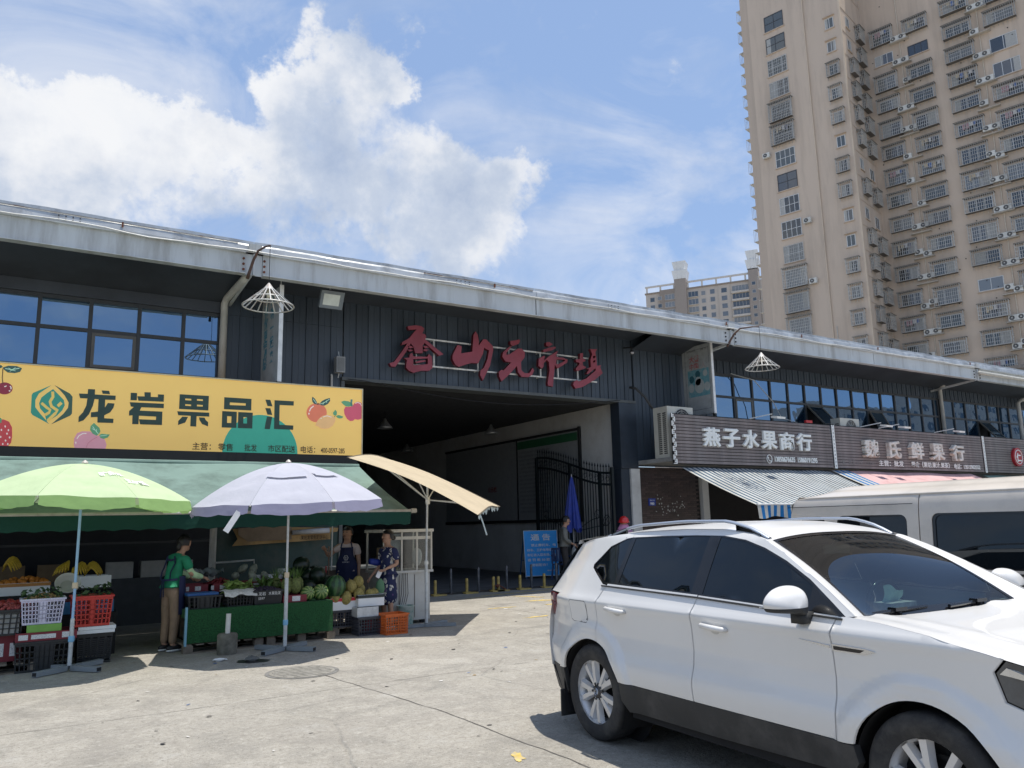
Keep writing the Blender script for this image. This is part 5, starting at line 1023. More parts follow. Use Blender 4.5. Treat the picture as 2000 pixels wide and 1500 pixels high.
def aw(u, v, xa=-3.6, xb=5.5):
    x = xa+(xb-xa)*u; y = YT+(YB-YT)*v; z = ZTT+(ZB-ZTT)*v-.05*math.sin(math.pi*v)+.012*math.sin(x*2.3+v*3)+.008*math.sin(x*5+1)*v
    return (x, y, z)
MB().grid(aw, 90, 16, flip=True).build('canopy', gaw, t, True)
def val(u, v, xa=-3.6, xb=5.5):
    x = xa+(xb-xa)*u; z1 = 1.62+.022*abs(math.sin(x*math.pi/.3)); z = ZB-.01+(z1-ZB+.01)*v; return (x, YB-.02-.03*v*math.sin(x*3), z)
MB().grid(val, 300, 4).build('valance', gval, t, True)
MB().tube([(-3.6, YB, ZB), (5.56, YB, ZB)], .026, 10).tube([(5.51, YB, ZB), (5.6, YB, ZB)], .04, 10).build('front_bar', mat('grey awning bar', (.4, .39, .35), .5, .3, dirt=(.2, .17, .13), dsc=4.), t)
m = MB()
for x in (-1.8, 1.2, 4.2, 5.4): m.bar((x, 14.1, 2.6), (x, 13.0, 1.9), .03); m.bar((x, 13.0, 1.9), (x, YB, ZB-.02), .03)
m.build('arm', steel, t); MB().tube([(-3.6, 14.08, 2.73), (5.5, 14.08, 2.73)], .04, 8).build('roller', gaw, t)
tag(centre(MB().box(4.55, 4.7, 13.0, 13.6, 2.17, 2.185, None).build('led_tube', mat('lamp tube', (.7, .8, .8), .3, emit=1.2, ecol=(.8, 1, 1)))), 'short lit tube under the right end of the green awning', 'lamp')
def striped(label, xa, xb, yb, zb, yt, zt, period, mats, seq, valmats, vp, name='striped_awning', zv=.33, seed=1):
    t = thing(name, label, 'awning', ((xa+xb)/2, (yb+yt)/2, zb-zv)); r = random.Random(seed)
    m = MB(); x = xa; i = 0
    while x < xb-.001:
        w_ = min(period[i % len(period)], xb-x); m.mi = seq[i % len(seq)]
        n = 10
        f = lambda u, v, x=x, w_=w_: (x+w_*u, yt+(yb-yt)*v, zt+(zb-zt)*v-.06*math.sin(math.pi*v)*(.8+.3*math.sin((x+w_*u)*1.9))+.01*math.sin((x+w_*u)*4))
        m.grid(f, 1, n, flip=True); x += w_; i += 1
    m.build('canopy', mats, t, True)
    m = MB(); x = xa; i = 0
    while x < xb-.001:
        w_ = min(vp, xb-x); m.mi = i % 2; m.grid(lambda u, v, x=x, w_=w_: (x+w_*u, yb-.01-.04*v*math.sin((x+w_*u)*5), zb+.015+(-zv+.03*math.sin((x+w_*u)*6))*v), 2, 4); x += w_; i += 1
    m.build('valance', valmats, t, True)
    MB().tube([(xa, yb, zb), (xb, yb, zb)], .025, 8).build('front_bar', steel, t)
    return t
sw_ = fabric('stripe white', (.55, .56, .54), .2, .03, (.35, .33, .28), .5); sg_ = fabric('stripe slate', (.075, .12, .17), .2); sb_ = fabric('stripe blue', (.03, .17, .42), .2)
striped('wide awning of thin slate and white stripes with a blue striped valance', 15.3, 21.6, 13.15, 1.93, 15.6, 3.0, (.105, .085), (sw_, sg_), (0, 1), (sw_, sb_), .12)
striped('short blue and white striped awning strip left of the pink awning', 21.68, 22.5, 13.2, 2.0, 15.6, 3.03, (.14, .12), (sw_, sb_), (0, 1), (sw_, sb_), .12, seed=2)
pk = fabric('faded pink awning', (.7, .47, .46), .2, .04, (.5, .3, .29), .5)
t = thing('pink_awning', 'faded pink awning behind the beige van roof', 'awning', (26, 14.4, 1.8))
MB().grid(lambda u, v: (22.6+7.2*u, 15.6-2.4*v, 3.02-1.0*v-.05*math.sin(math.pi*v)+.015*math.sin(u*14)), 60, 10, flip=True).build('canopy', pk, t, True); MB().grid(lambda u, v: (22.6+7.2*u, 13.2-.02*v, 2.02-.25*v), 60, 2).build('valance', pk, t, True)
striped('plain green awning beyond the pink one', 30.6, 38, 13.3, 2.0, 15.6, 3.0, (.5,), (gaw,), (0,), (gval, gval), .5, name='far_awning')
# torn brown banner under the awning
t = thing('rolled_banner', 'torn brown banner with a rolled white edge hanging on the dark green wall', 'banner', (5, 16.85, 1.3))
q = [(3.9, 1.62), (4.4, 1.66), (5.2, 1.63), (5.9, 1.61), (6.12, 1.6), (6.1, 1.52), (5.95, 1.5), (5.95, 1.36), (4.4, 1.3), (3.9, 1.28), (4.0, 1.42)]
MB().poly([q], lambda u, v: (u, 16.85+.03*math.sin(u*7), v), step=.1).build('banner_cloth', mat('orange brown banner', (.42, .27, .11), .8, var=.15, dirt=(.2, .14, .09), dsc=3.), t)
MB().poly([[(4.0, 1.64), (5.1, 1.66), (5.1, 1.38), (4.2, 1.36), (4.0, 1.5)]], lambda u, v: (u, 16.82, v)).build('folded_flap', mat('dull tan back cloth', (.24, .18, .12), .9), t)
MB().tube([(5.1, 16.8, 1.52), (5.9, 16.8, 1.55)], [.05, .06], 10).build('rolled_edge', mat('white roll', (.5, .5, .5), .7), t, True)
m = MB(); text(m, '全国水果批发零售配送中心', 5.1, 1.37, .1, 16.83, width=.8); m.build('lettering', blackm, t)
t = MB().tube([(3.05, 14.6, 0), (3.05, 14.6, 2.4)], .06, 12).build('column_pipe', pvc, None, True); tag(centre(t), 'thick white plastic pipe standing behind the stall under the awning', 'pipe')
t = MB().tube([(3.1, 14.55, 1.05), (3.75, 14.55, 1.07), (3.77, 14.55, .8), (4.0, 14.55, .78), (5.0, 14.5, .84), (5.05, 14.45, .9)], .018, 7).build('water_pipe', mat('white water pipe', (.6, .6, .58), .5), None, True); tag(centre(t), 'thin white water pipe bending across the brown wall behind the melons', 'pipe')
t = thing('brown_shop_wall', 'dark brown plank wall behind the fruit stall', 'wall', (4.9, 16.9, 0))
me = None
for k in range(12):
    if me is None: o = MB().box(0, 2.55, 0, .03, 0, .095).build('plank', mat('dark brown plank', (.06, .04, .035), .6, rnd=.2), t); me = o.data
    else: o = bpy.data.objects.new('plank', me); COL.objects.link(o); o.parent = t
    o.location = (3.62-4.9, 16.93-16.9, .05+k*.1)
# ------------------------------------------------------------------ parasols
lime = fabric('lime green nylon', (.55, .67, .42), .22, .03, (.46, .58, .35), .35, 5.); lav = fabric('lavender nylon', (.54, .545, .61), .22, .03, (.44, .44, .5), .35, 3.); limev = fabric('lime valance', (.4, .62, .24), .4); lavv = fabric('lavender valance', (.42, .41, .56), .4, .04); tan = fabric('tan canvas', (.62, .52, .37), .3, .04, (.5, .42, .3), .4, 2.5); tanw = fabric('pale torn lining', (.6, .68, .66), .3)
def parasol(label, x, y, zr, zap, Rr, m1, m2, rot, tilt, poles, vents=False, seed=1, texts=False, valh=.13):
    t = thing('parasol', label, 'parasol', (x, y, 0), group='parasols over the fruit stalls', local=True); r = random.Random(seed)
    T_ = Matrix.Translation((0, 0, zr)) @ Matrix.Rotation(tilt[0], 4, 'X') @ Matrix.Rotation(tilt[1], 4, 'Y')
    n = 8
    def surf(a, v):
        k = a/(2*math.pi)*n; fr = k-math.floor(k); g = 1-(1-math.cos(math.pi/n))*0
        # gore chord: rim straight between ribs
        cr = math.cos(math.pi/n)/math.cos((fr-.5)*2*math.pi/n)
        sag = math.sin(math.pi*fr)
        rr_ = Rr*v*(cr*(v)+(1-v)*1)
        z = (zap-zr)*(1-v**1.75)-.045*sag*v*(1-v)*2.2
        ph = math.floor(k)
        z += ((.013*math.sin(v*24+ph*2+1.5*math.sin(fr*5+ph))+.006*math.sin(v*51+fr*3)) if (vents or ph % 3 != 1) else .006*math.sin(v*17+ph))*sag*v**.7
        return T_ @ V(rr_*math.cos(a+rot), rr_*math.sin(a+rot), z)
    for k in range(n):
        a0 = 2*math.pi*k/n; 
        MB().grid(lambda u, v: surf(a0+2*math.pi/n*min(max(u, .002), .998), .015+.985*v), 10, 18).build('gore', m1, t, True)
        def vl(u, v):
            p = surf(a0+2*math.pi/n*min(max(u*.96+.02, .02), .98), 1.0); h_ = valh*(.75+.35*math.sin(math.pi*u)**.5*(1-.3*math.sin(3*math.pi*u)**2)+.06*r.random())
            if vents and k in (4,): h_ *= .9
            return p+V(0, 0, -h_*v)+V(p.x, p.y, 0)*(.02*v)
        if not (vents and k == 9): MB().grid(vl, 14, 3).build('valance', m2, t, True)
        MB().tube([surf(a0, .03)-V(0, 0, .012), surf(a0, .5)-V(0, 0, .012), surf(a0, 1)-V(0, 0, .012)], .006, 5).tube([V(0, 0, zr-.12), surf(a0, .55)-V(0, 0, .015)], .005, 5).build('rib', mat('steel rib', (.5, .5, .5), .4, .6), t)
    if vents:
        for (a0, a1, v0) in ((4.05, 4.75, .5), (4.9, 5.5, .5)):
            MB().grid(lambda u, v: surf(a0+(a1-a0)*u-rot, v0+.09*v)+V(0, 0, .035*(1-v*.2)), 8, 3).build('vent_flap', m1, t, True)
    MB().lathe([(.035, -.02), (.04, .015), (.02, .04), (0, .05)], T_ @ V(0, 0, zap-zr), 10).build('finial', mat('plastic finial', (.5, .45, .4), .4), t)
    for (z0, z1, rad, mm) in poles: MB().tube([(0, 0, z0), (0, 0, z1)], rad, 12).build('pole', mm, t, 60)
    for z, mm in ((.95, mat('collar', (.6, .5, .35), .5)), (.33, mat('blue collar', (.2, .45, .65), .5))): MB().lathe([(.03, 0), (.034, .01), (.034, .06), (.03, .07)], (0, 0, z), 12).build('collar', mm, t)
    bs = mat('galvanised cross foot', (.26, .29, .31), .55, .3, var=.12, dirt=(.15, .14, .13), dsc=6.)
    for k in range(4):
        a = R(38)+k*math.pi/2; l_ = .46
        q = MB(); q.bar((.05*math.cos(a), .05*math.sin(a), .035), (l_*math.cos(a), l_*math.sin(a), .035), .075, .055); q.build('foot', bs, t)
        MB().box(-.001, .001, -.03, .03, -.02, .02, Matrix.Translation((l_*1.004*math.cos(a), l_*1.004*math.sin(a), .035)) @ Matrix.Rotation(a, 4, 'Z')).build('foot_opening', blackm, t)
    if texts:
        m = MB()
        def tf(u, v, w_):
            a = -math.pi/2+u*.9; k = surf(a-rot, v); kk = surf(a-rot, v+.02); return k+V(0, -.004, .012)
        text(m, '矿泉水', .0, .35, .1, 0, fn=lambda u, v, w_: surf(4.88+u*1.35-rot, .93-v*1.0)+V(0, 0, .01), offset=.004); text(m, '天气晴', .22, .2, .1, 0, fn=lambda u, v, w_: surf(4.88+u*1.35-rot, .93-v*1.0)+V(0, 0, .01), offset=.004)
        m.build('canopy_print', mat('white canopy print', (.85, .88, .8), .6), t)
    return t
blp = mat('pale blue enamelled pole', (.3, .5, .72), .4); ltp = mat('pale grey pole', (.55, .58, .58), .45, .2, dirt=(.3, .27, .22), dsc=9.); grp = mat('galvanised pole', (.42, .43, .43), .4, .5)
parasol('lime green parasol over the left fruit stall, on a pale blue and grey pole', .75, 11.12, 2.0, 2.45, 1.28, lime, limev, R(22), (R(0), R(1.5)), ((.55, 2.4, .016, blp), (.06, .6, .024, ltp)), texts=True, seed=2)
parasol('lavender parasol with slit vents and a ragged valance, standing in the middle', 3.26, 10.93, 1.96, 2.5, 1.3, lav, lavv, R(8), (R(2), R(-2.5)), ((.9, 2.45, .016, ltp), (.06, .95, .026, ltp)), vents=True, seed=3)
wh = MB().box(0, .07, 0, .01, 0, .28, Matrix.Translation((2.2, 10.0, 1.6)) @ Matrix.Rotation(R(32), 4, 'Y')); tag(centre(wh.build('hanging_strap', mat('white strap', (.8, .8, .8), .5))), 'white plastic strip dangling from the left rim of the lavender parasol', 'strap')
# tan tilted canopy
t = thing('parasol', 'tan canvas canopy tilted down to the right on a grey pole beside the cart', 'parasol', (5.83, 11.9, 0), group='parasols over the fruit stalls')
Lc, Nc, Rc, Fc = V(4.35, 11.6, 2.66), V(6.05, 10.55, 1.74), V(7.82, 12.83, 1.93), V(6.1, 13.9, 2.82)
def can(u, v):
    p = Lc*(1-u)*(1-v)+Nc*(1-u)*v+Rc*u*v+Fc*u*(1-v); k = (math.sin(math.pi*u)*.08+.09*math.sin(math.pi*v))*(1-.6*v*u)
    return p+V(0, 0, k+.01*math.sin(9*u)*math.sin(5*v))
MB().grid(can, 40, 20, flip=True).build('canopy', tan, t, True)
MB().grid(lambda u, v: can(.03+.94*u, 1.0-.0*v)+V(.0, .03, -.01-(.05+.05*math.sin(u*31)*math.sin(u*13))*v), 60, 2).build('torn_valance', tanw, t)
MB().tube([can(u, 1) for u in np.linspace(0, 1, 12)], .012, 6).tube([can(u, 0) for u in np.linspace(0, 1, 12)], .012, 6).tube([can(1, v) for v in np.linspace(0, 1, 4)], .012, 6).build('edge_hem', mat('dark hem', (.12, .1, .07), .8), t)
hub = V(5.86, 11.9, 2.02)
for (u, v) in ((.12, .5), (.3, .1), (.3, .9), (.55, .02), (.6, .98), (.8, .5)): MB().tube([hub, can(u, v)-V(0, 0, .02)], .011, 6).build('strut', ltp, t)
MB().tube([(5.83, 11.9, 1.0), (5.86, 11.9, 2.3)], .018, 10).tube([(5.83, 11.9, .06), (5.83, 11.9, 1.05)], .026, 10).build('pole', ltp, t, 60)
MB().lathe([(.035, -.05), (.04, 0), (.035, .06)], (5.86, 11.9, 2.0), 10).lathe([(.034, 0), (.038, .02), (.034, .05)], (5.83, 11.9, .98), 10).build('collar', mat('white collar', (.65, .65, .6), .5), t)
MB().grid(lambda u, v: (6.1+.12*v+.025*u, 10.6+.02*v, 1.74-.26*v-.04*v*v), 1, 8).build('loose_ribbon', tanw, t)
MB().bar((5.8, 11.88, .03), (6.25, 11.68, .03), .09, .05).bar((5.84, 11.95, .03), (6.3, 12.15, .03), .09, .05).bar((5.8, 11.9, .03), (5.35, 11.95, .03), .08, .05).build('foot', mat('galvanised cross foot', (.26, .29, .31), .55), t)
# ------------------------------------------------------------------ crates
def crate_mesh(w_, d_, h_, mesh=True, taper=.9, cols=8, rows=5, rim=.012, pan=None):
    """an open crate with slotted sides, real openings"""
    m = MB(); t_ = .012
    k0, k1 = taper, 1.
    def P(side, u, z):
        k = k0+(k1-k0)*z/h_
        x, y = w_/2*k, d_/2*k
        if side == 0: return (x*u, -y, z)
        if side == 1: return (x, y*u, z)
        if side == 2: return (-x*u, y, z)
        return (-x, -y*u, z)
    def strip(side, u0, u1, z0, z1):
        a = [Vector(P(side, u0, z0)), Vector(P(side, u1, z0)), Vector(P(side, u1, z1)), Vector(P(side, u0, z1))]
        n = (a[1]-a[0]).cross(a[3]-a[0]).normalized()*t_
        m.add(a+[p-n for p in a], [(0, 1, 2, 3), (7, 6, 5, 4), (0, 4, 5, 1), (1, 5, 6, 2), (2, 6, 7, 3), (3, 7, 4, 0)])
    for s in range(4):
        c = cols if s % 2 == 0 else max(3, int(cols*d_/w_))
        zb, zt_ = h_*.08, h_*.86
        strip(s, -1, 1, 0, zb); strip(s, -1, 1, zt_, h_)
        for i in range(c+1):
            u = -1+2*i/c; hw = .5/c*.55 if 0 < i < c else .04; u0 = max(-1, u-hw); u1 = min(1, u+hw)
            if pan and abs(u) < pan: pass
            strip(s, u0, u1, zb, zt_)
        for j in range(1, rows): z = zb+(zt_-zb)*j/rows; strip(s, -1, 1, z-h_*.018, z+h_*.018)
        if pan: strip(s, -pan, pan, zb, zt_)
    m.box(-w_/2*k0, w_/2*k0, -d_/2*k0, d_/2*k0, 0, .012)
    r0 = rim
    m.box(-w_/2-r0, w_/2+r0, -d_/2-r0, -d_/2+.003, h_-.02, h_); m.box(-w_/2-r0, w_/2+r0, d_/2-.003, d_/2+r0, h_-.02, h_); m.box(-w_/2-r0, -w_/2+.003, -d_/2+.004, d_/2-.004, h_-.02, h_); m.box(w_/2-.003, w_/2+r0, -d_/2+.004, d_/2-.004, h_-.02, h_)
    return m
def crate(label, x, y, z, w_, d_, h_, m_, rz=0, cols=9, rows=5, taper=.93, pan=None, liner=None, name='crate'):
    o = crate_mesh(w_, d_, h_, cols=cols, rows=rows, taper=taper, pan=pan).build(name, m_); o.location = (x, y, z); o.rotation_euler = (0, 0, rz); tag(o, label, name.split('_')[-1])
    if liner:
        q = MB().box(-w_*.43, w_*.43, -d_*.42, d_*.42, .014, h_*.8).build('lining', liner, o)
    return o
def carton(label, x, y, z, w_, d_, h_, m_, rz=0, lid=None, lab=None, name='carton'):
    t = thing(name, label, 'box', (x, y, z), rz, local=True)
    m = MB(); th = .008
    m.box(-w_/2, w_/2, -d_/2, d_/2, 0, th); m.box(-w_/2, w_/2, -d_/2, -d_/2+th, th, h_); m.box(-w_/2, w_/2, d_/2-th, d_/2, th, h_); m.box(-w_/2, -w_/2+th, -d_/2+th, d_/2-th, th, h_); m.box(w_/2-th, w_/2, -d_/2+th, d_/2-th, th, h_); m.build('box_body', m_, t)
    if lid: MB().box(-w_/2-.008, w_/2+.008, -d_/2-.008, d_/2+.008, h_*.72, h_*.98).build('box_band', lid, t)
    if lab:
        for (u0, u1, v0, v1) in lab: MB().box(u0*w_, u1*w_, -d_/2-.004, -d_/2-.001, v0*h_, v1*h_).build('box_label', mat('white paper label', (.72, .72, .7), .6, dirt=(.3, .3, .35), dsc=60., damt=.8), t)
    return t
bk = mat('black crate plastic', (.02, .022, .024), .45, var=.1); bk2 = mat('dark blue grey crate plastic', (.045, .05, .065), .45, var=.1); wl = mat('lilac white crate plastic', (.62, .6, .74), .45); rd = mat('red basket plastic', (.55, .035, .025), .4, var=.06); orc = mat('orange crate plastic', (.62, .13, .02), .45, var=.08)
mar = mat('maroon printed carton', (.2, .02, .03), .6, var=.1); grc = mat('lime green carton', (.2, .42, .08), .6); foam = mat('white foam box', (.8, .81, .8), .7, var=.02); wliner = mat('pale liner', (.45, .45, .42), .8)
woodm = mat('grey weathered pallet wood', (.2, .165, .125), .85, var=.2, sc=8., rnd=.2, dirt=(.1, .08, .06), dsc=6.)
def pallet(label, x, y, w_, d_, rz=0):
    t = thing('pallet', label, 'pallet', (x, y, 0), rz, local=True)
    for k in range(3):
        for j in range(3): MB().box(-w_/2+(w_-.12)*k/2, -w_/2+(w_-.12)*k/2+.12, -d_/2+(d_-.12)*j/2, -d_/2+(d_-.12)*j/2+.12, .016, .1).build('block', woodm, t)
    for j in range(3): MB().box(-w_/2, w_/2, -d_/2+(d_-.12)*j/2, -d_/2+(d_-.12)*j/2+.12, 0, .015).build('bottom_board', woodm, t)
    for k in range(7): MB().box(-w_/2+(w_-.1)*k/6, -w_/2+(w_-.1)*k/6+.1, -d_/2, d_/2, .101, .118).build('deck_board', woodm, t)
pallet('grey wooden pallet under the left black crate at the picture edge', -.1, 11.75, 1.1, .9)
pallet('wooden pallet under the left end of the green skirted stall', 2.6, 12.0, 1.05, .95, .03)
pallet('wooden pallet under the middle of the green skirted stall', 3.68, 12.05, 1.0, .95, .03)
pallet('wooden pallet under the melon boxes', 4.62, 12.2, .82, .7, .05)
# left stall, front row
carton('maroon carton under the black slotted crate at the left edge', -.05, 11.75, .12, .62, .45, .3, mar, lab=[(-.1, .2, .2, .7), (.3, .4, .2, .7)])
crate('black slotted crate heaped with lychees at the left picture edge', -.08, 11.65, .425, .68, .46, .3, bk, cols=10, rows=4, liner=wliner)
crate('black slotted crate on the ground under the wide maroon carton', .49, 11.5, 0, .62, .44, .35, bk, cols=12, rows=4, pan=.3)
carton('wide maroon carton with white labels under the lilac basket', .5, 11.52, .352, .64, .46, .1, mar, lab=[(-.45, -.3, .2, .8), (-.25, .15, .25, .75), (.25, .42, .2, .85)])
carton('small lime green carton under the lilac basket', .47, 11.48, .453, .36, .34, .085, grc, lab=None)
crate('lilac white plastic basket of longans on the lime green carton', .44, 11.5, .54, .46, .38, .3, wl, cols=12, rows=5, pan=.22, taper=.88, name='basket')
crate('red plastic basket right of the lilac one', .98, 11.62, .46, .46, .4, .37, rd, cols=9, rows=5, pan=.12, taper=.88, name='basket')
crate('black fine slotted crate under the white foam lids and red basket', 1.04, 11.7, 0, .4, .4, .37, bk, cols=5, rows=12)
for k, z in enumerate((.372, .415)): o = MB().box(-.21, .21, -.2, .2, 0, .04).build('foam_tray', foam); o.location = (1.04+.01*k, 11.64, z); tag(o, ('upper' if k else 'lower')+' white foam lid between the red basket and the black crate', 'foam tray')
t = thing('bowl', 'round white plastic bowl leaning behind the lilac basket', 'bowl', (.72, 12.0, .93), local=True)
MB().lathe([(.08, 0), (.135, .08), (.148, .09), (.152, .08), (.13, .065), (.07, -.0)], (0, 0, 0), 24, Matrix.Rotation(R(55), 4, 'X'), cap=False).build('bowl_shell', mat('white enamel bowl', (.42, .41, .38), .4), t, True)
MB().lathe([(0, .012), (.1, .012)], (0, 0, 0), 20, Matrix.Rotation(R(55), 4, 'X'), cap=False).build('bowl_floor', mat('grey bowl floor', (.3, .29, .26), .6), t)
# fruit heaps: individuals in view (shared mesh)
def heap(name, lab, cat, m_, r, x0, x1, y0, y1, z, n, layers=2, sc=(1, 1, 1), seed=0, stem=None, seg=(9, 6), jit=0):
    rr2 = random.Random(seed); me = MB().ball((0, 0, 0), r, seg[0], seg[1], sc, jit=jit).build(name, m_, None, True); first = me
    c = 0
    for l in range(layers):
        k = int(n*(1-l*.35))
        for i in range(k):
            if c == 0: o = first
            else: o = bpy.data.objects.new(name, first.data); COL.objects.link(o)
            ins = l*r*.8
            o.location = (rr2.uniform(x0+ins, x1-ins), rr2.uniform(y0+ins, y1-ins), z+l*r*1.35*sc[2]+rr2.uniform(-.15, .15)*r); o.rotation_euler = (rr2.uniform(-.4, .4), rr2.uniform(-.4, .4), rr2.uniform(0, 6)); tag(o, lab, cat, lab); c += 1
def mass(name, m_, r, x0, x1, y0, y1, z, n, dome=.06, seed=0, label=None, cat=None, sc=(1, 1, 1)):
    rr2 = random.Random(seed); m = MB()
    for i in range(n):
        u, v = rr2.random(), rr2.random(); d_ = math.sin(math.pi*u)*math.sin(math.pi*v)
        m.ball((x0+(x1-x0)*u, y0+(y1-y0)*v, z+dome*d_*rr2.uniform(.3, 1)), r*rr2.uniform(.8, 1.15), 7, 5, sc)
    o = m.build(name, m_, None, True); stuff(o); return o
lych = mat('lychee skin', (.28, .05, .045), .6, var=.3, sc=30., rnd=.2); long_ = mat('longan skin', (.3, .19, .08), .6, var=.3, sc=30.); leafd_ = mat('dark fruit leaves', (.03, .07, .02), .6, var=.3)
mass('lychees', lych, .022, -.38, .24, 11.45, 11.86, .73, 190, .07, 1); mass('longans', long_, .018, .24, .64, 11.33, 11.66, .82, 170, .07, 2); mass('red_longans', mat('dull red berries', (.2, .05, .03), .6, var=.3), .018, .79, 1.18, 11.45, 11.8, .8, 130, .03, 3)
def leaves(name, x0, x1, y0, y1, z0, z1, n, m_, s=.05, seed=0, lbl=None, cat=None, long_=1.8):
    rr2 = random.Random(seed); m = MB()
    for i in range(n):
        p = V(rr2.uniform(x0, x1), rr2.uniform(y0, y1), rr2.uniform(z0, z1)); E_ = Euler((rr2.uniform(-1.2, 1.2), rr2.uniform(-1.2, 1.2), rr2.uniform(0, 6.28))).to_matrix(); a = s*rr2.uniform(.6, 1.3)
        vs_ = [p+E_ @ V(*q) for q in ((0, -a*long_/2, 0), (a*.4, -a*.1, a*.12), (0, a*long_/2, 0), (-a*.4, -a*.1, a*.12))]; m.add(vs_, [(0, 1, 2), (0, 2, 3)])
    return m.build(name, m_)
stuff(leaves('fruit_twigs', .22, .66, 11.3, 11.68, .84, .95, 60, leafd_, .05, 3)); stuff(leaves('fruit_twigs', .8, 1.2, 11.45, 11.8, .82, .95, 45, leafd_, .05, 4))
# left stall, darker rows behind
ban = mat('banana skin', (.62, .42, .04), .5, var=.15); orm = mat('orange skin', (.62, .22, .03), .5, bump=.2, bsc=90., rnd=.1); apm = mat('red apple skin', (.4, .05, .04), .35, var=.3, sc=14., rnd=.15); yem = mat('yellow pear skin', (.5, .42, .12), .45, rnd=.1)
rows = [('foam box of oranges behind the lychee crate', -.55, 12.45, .55, foam, 'o'), ('open box of apples behind the lilac basket', .1, 12.5, .55, mar, 'a'), ('blue and white box at the inner end of the left stall', 1.0, 12.5, .55, mat('blue carton', (.03, .15, .32), .6), 'r'), ('foam box of pears in the second row left', -.5, 12.95, .8, foam, 'p'), ('foam box of oranges in the second row beside the bananas', .25, 12.98, .8, foam, 'o'), ('upper box under the banana bunches', 1.0, 13.0, .85, foam, 'b')]
for i, (lb, x, y, z, mm, k) in enumerate(rows):
    carton(lb, x, y, z, .62, .42, .16, mm, lid=(mat('orange fruit print', (.45, .2, .05), .6) if k in 'op' else None))
    xx = (x-.28, x+.28, y-.18, y+.18)
    if k == 'o': mass('oranges', orm, .04, *xx, z+.15, 55, .07, i)
    if k == 'a': mass('apples', apm, .04, *xx, z+.15, 55, .06, i)
    if k == 'p': mass('pears', yem, .042, *xx, z+.15, 50, .08, i)
    if k == 'r': mass('plums', mat('plum skin', (.12, .02, .03), .4), .03, *xx, z+.14, 70, .05, i)
def bananas(label, x, y, z, rz, s=1.):
    t = thing('banana_bunch', label, 'bananas', (x, y, z), rz, local=True, group='banana bunches on the left stall')
    for k in range(7):
        a = (k-3)*.16; pts = [(.02*k-.06+.0*u, -.1+.2*u, .12*math.sin(math.pi*u)+.012*k) for u in np.linspace(0, 1, 7)]
        Mz = Matrix.Rotation(a, 4, 'Z'); MB().tube([Mz @ Vector(p) for p in [(p[0], p[1]*1.1, p[2]) for p in pts]], [.006, .016, .019, .02, .019, .014, .006], 6).build('banana', ban, t, True)
for i, (x, y, z, rz, lb) in enumerate(((.9, 12.95, 1.0, .3, 'banana bunch nearest the blue pole of the lime parasol'), (1.1, 12.95, 1.0, 1.4, 'banana bunch at the inner end of the left stall'), (.72, 13.1, 1.02, -.5, 'banana bunch left of the others on the upper box'), (-.3, 13.2, 1.05, .2, 'banana bunch on the pear box, far left'), (.1, 13.3, 1.1, 1., 'banana bunch standing over the second row oranges'))): bananas(lb, x, y, z, rz)
t = thing('display_steps', 'dark stepped timber stand carrying the left fruit rows', 'display stand', (.2, 12.8, 0))
MB().box(-1.2, 1.35, 12.25, 12.72, 0, .545).build('step', blackm, t); MB().box(-1.2, 1.35, 12.73, 13.3, 0, .795).build('step', blackm, t)
# shelves in the dark shop
t = thing('shop_shelf', 'dim shelf of boxes at the back of the shop behind the worker', 'shelf', (2.2, 15.9, 0))
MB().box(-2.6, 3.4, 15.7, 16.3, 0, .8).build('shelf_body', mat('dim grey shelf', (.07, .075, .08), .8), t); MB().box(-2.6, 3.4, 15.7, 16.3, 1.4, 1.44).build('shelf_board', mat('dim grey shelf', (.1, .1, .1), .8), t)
for i, x in enumerate((1.75, 2.3, 2.75, -.5, .1, .7)): carton(['white carton just right of the worker\'s head', 'second white carton on the back shelf', 'third white carton on the back shelf', 'brown carton deep in the dark left shop', 'grey carton deep in the dark left shop', 'tan carton deep in the dark left shop'][i], x, 15.95, .802, .42, .3, .28, mat('pale carton', (.42, .41, .38), .8) if i < 3 else mat('brown carton', (.2, .14, .08), .8))
# ------------------------------------------------------------------ centre stall
turf = mat('dark green artificial turf cloth', (.015, .085, .025), .95, var=.35, sc=60., bump=.6, bsc=150.)
t = thing('turf_skirted_stall', 'long low stall table with a dark green turf skirt and pale blue edge', 'stall', (3.1, 12, .12))
MB().grid(lambda u, v: (2.12+2.0*u, 11.5+.012*math.sin(u*23)*v, .56-.43*v), 50, 6).build('skirt', turf, t, True)
MB().box(2.1, 4.12, 11.52, 12.5, .45, .56).build('table_top', turf, t)
MB().box(2.09, 2.118, 11.48, 11.53, .1, .6).build('edge_pole', mat('pale blue edge pole', (.2, .4, .5), .5), t)
for x in (2.2, 3.1, 4.0):
    MB().box(x, x+.06, 12.4, 12.46, .12, .449).build('leg', woodm, t)
MB().box(2.1, 4.4, 12.55, 13.3, 0, .72).build('rear_step', blackm, t)
crate('black perforated crate beside the worker, first on the turf stall', 2.35, 11.75, .562, .42, .36, .17, bk, cols=6, rows=3, pan=.5)
o = MB().box(-.2, .2, -.16, .16, 0, .03).build('blue_tray', mat('blue tray', (.02, .1, .3), .5)); o.location = (2.33, 11.77, .735); tag(o, 'blue tray on the black perforated crate', 'tray')
crate('black crate under the crumpled newspaper', 2.82, 11.75, .562, .36, .34, .16, bk, cols=8, rows=3)
def cloth(u, v):
    x = 2.6+.44*u; y = 11.54+.36*v; return (x, y, .765+.007*math.sin(u*17+v*5)+.006*math.sin(v*21)-.06*(1-min(1, v*5))*(1+.25*math.sin(u*9)))
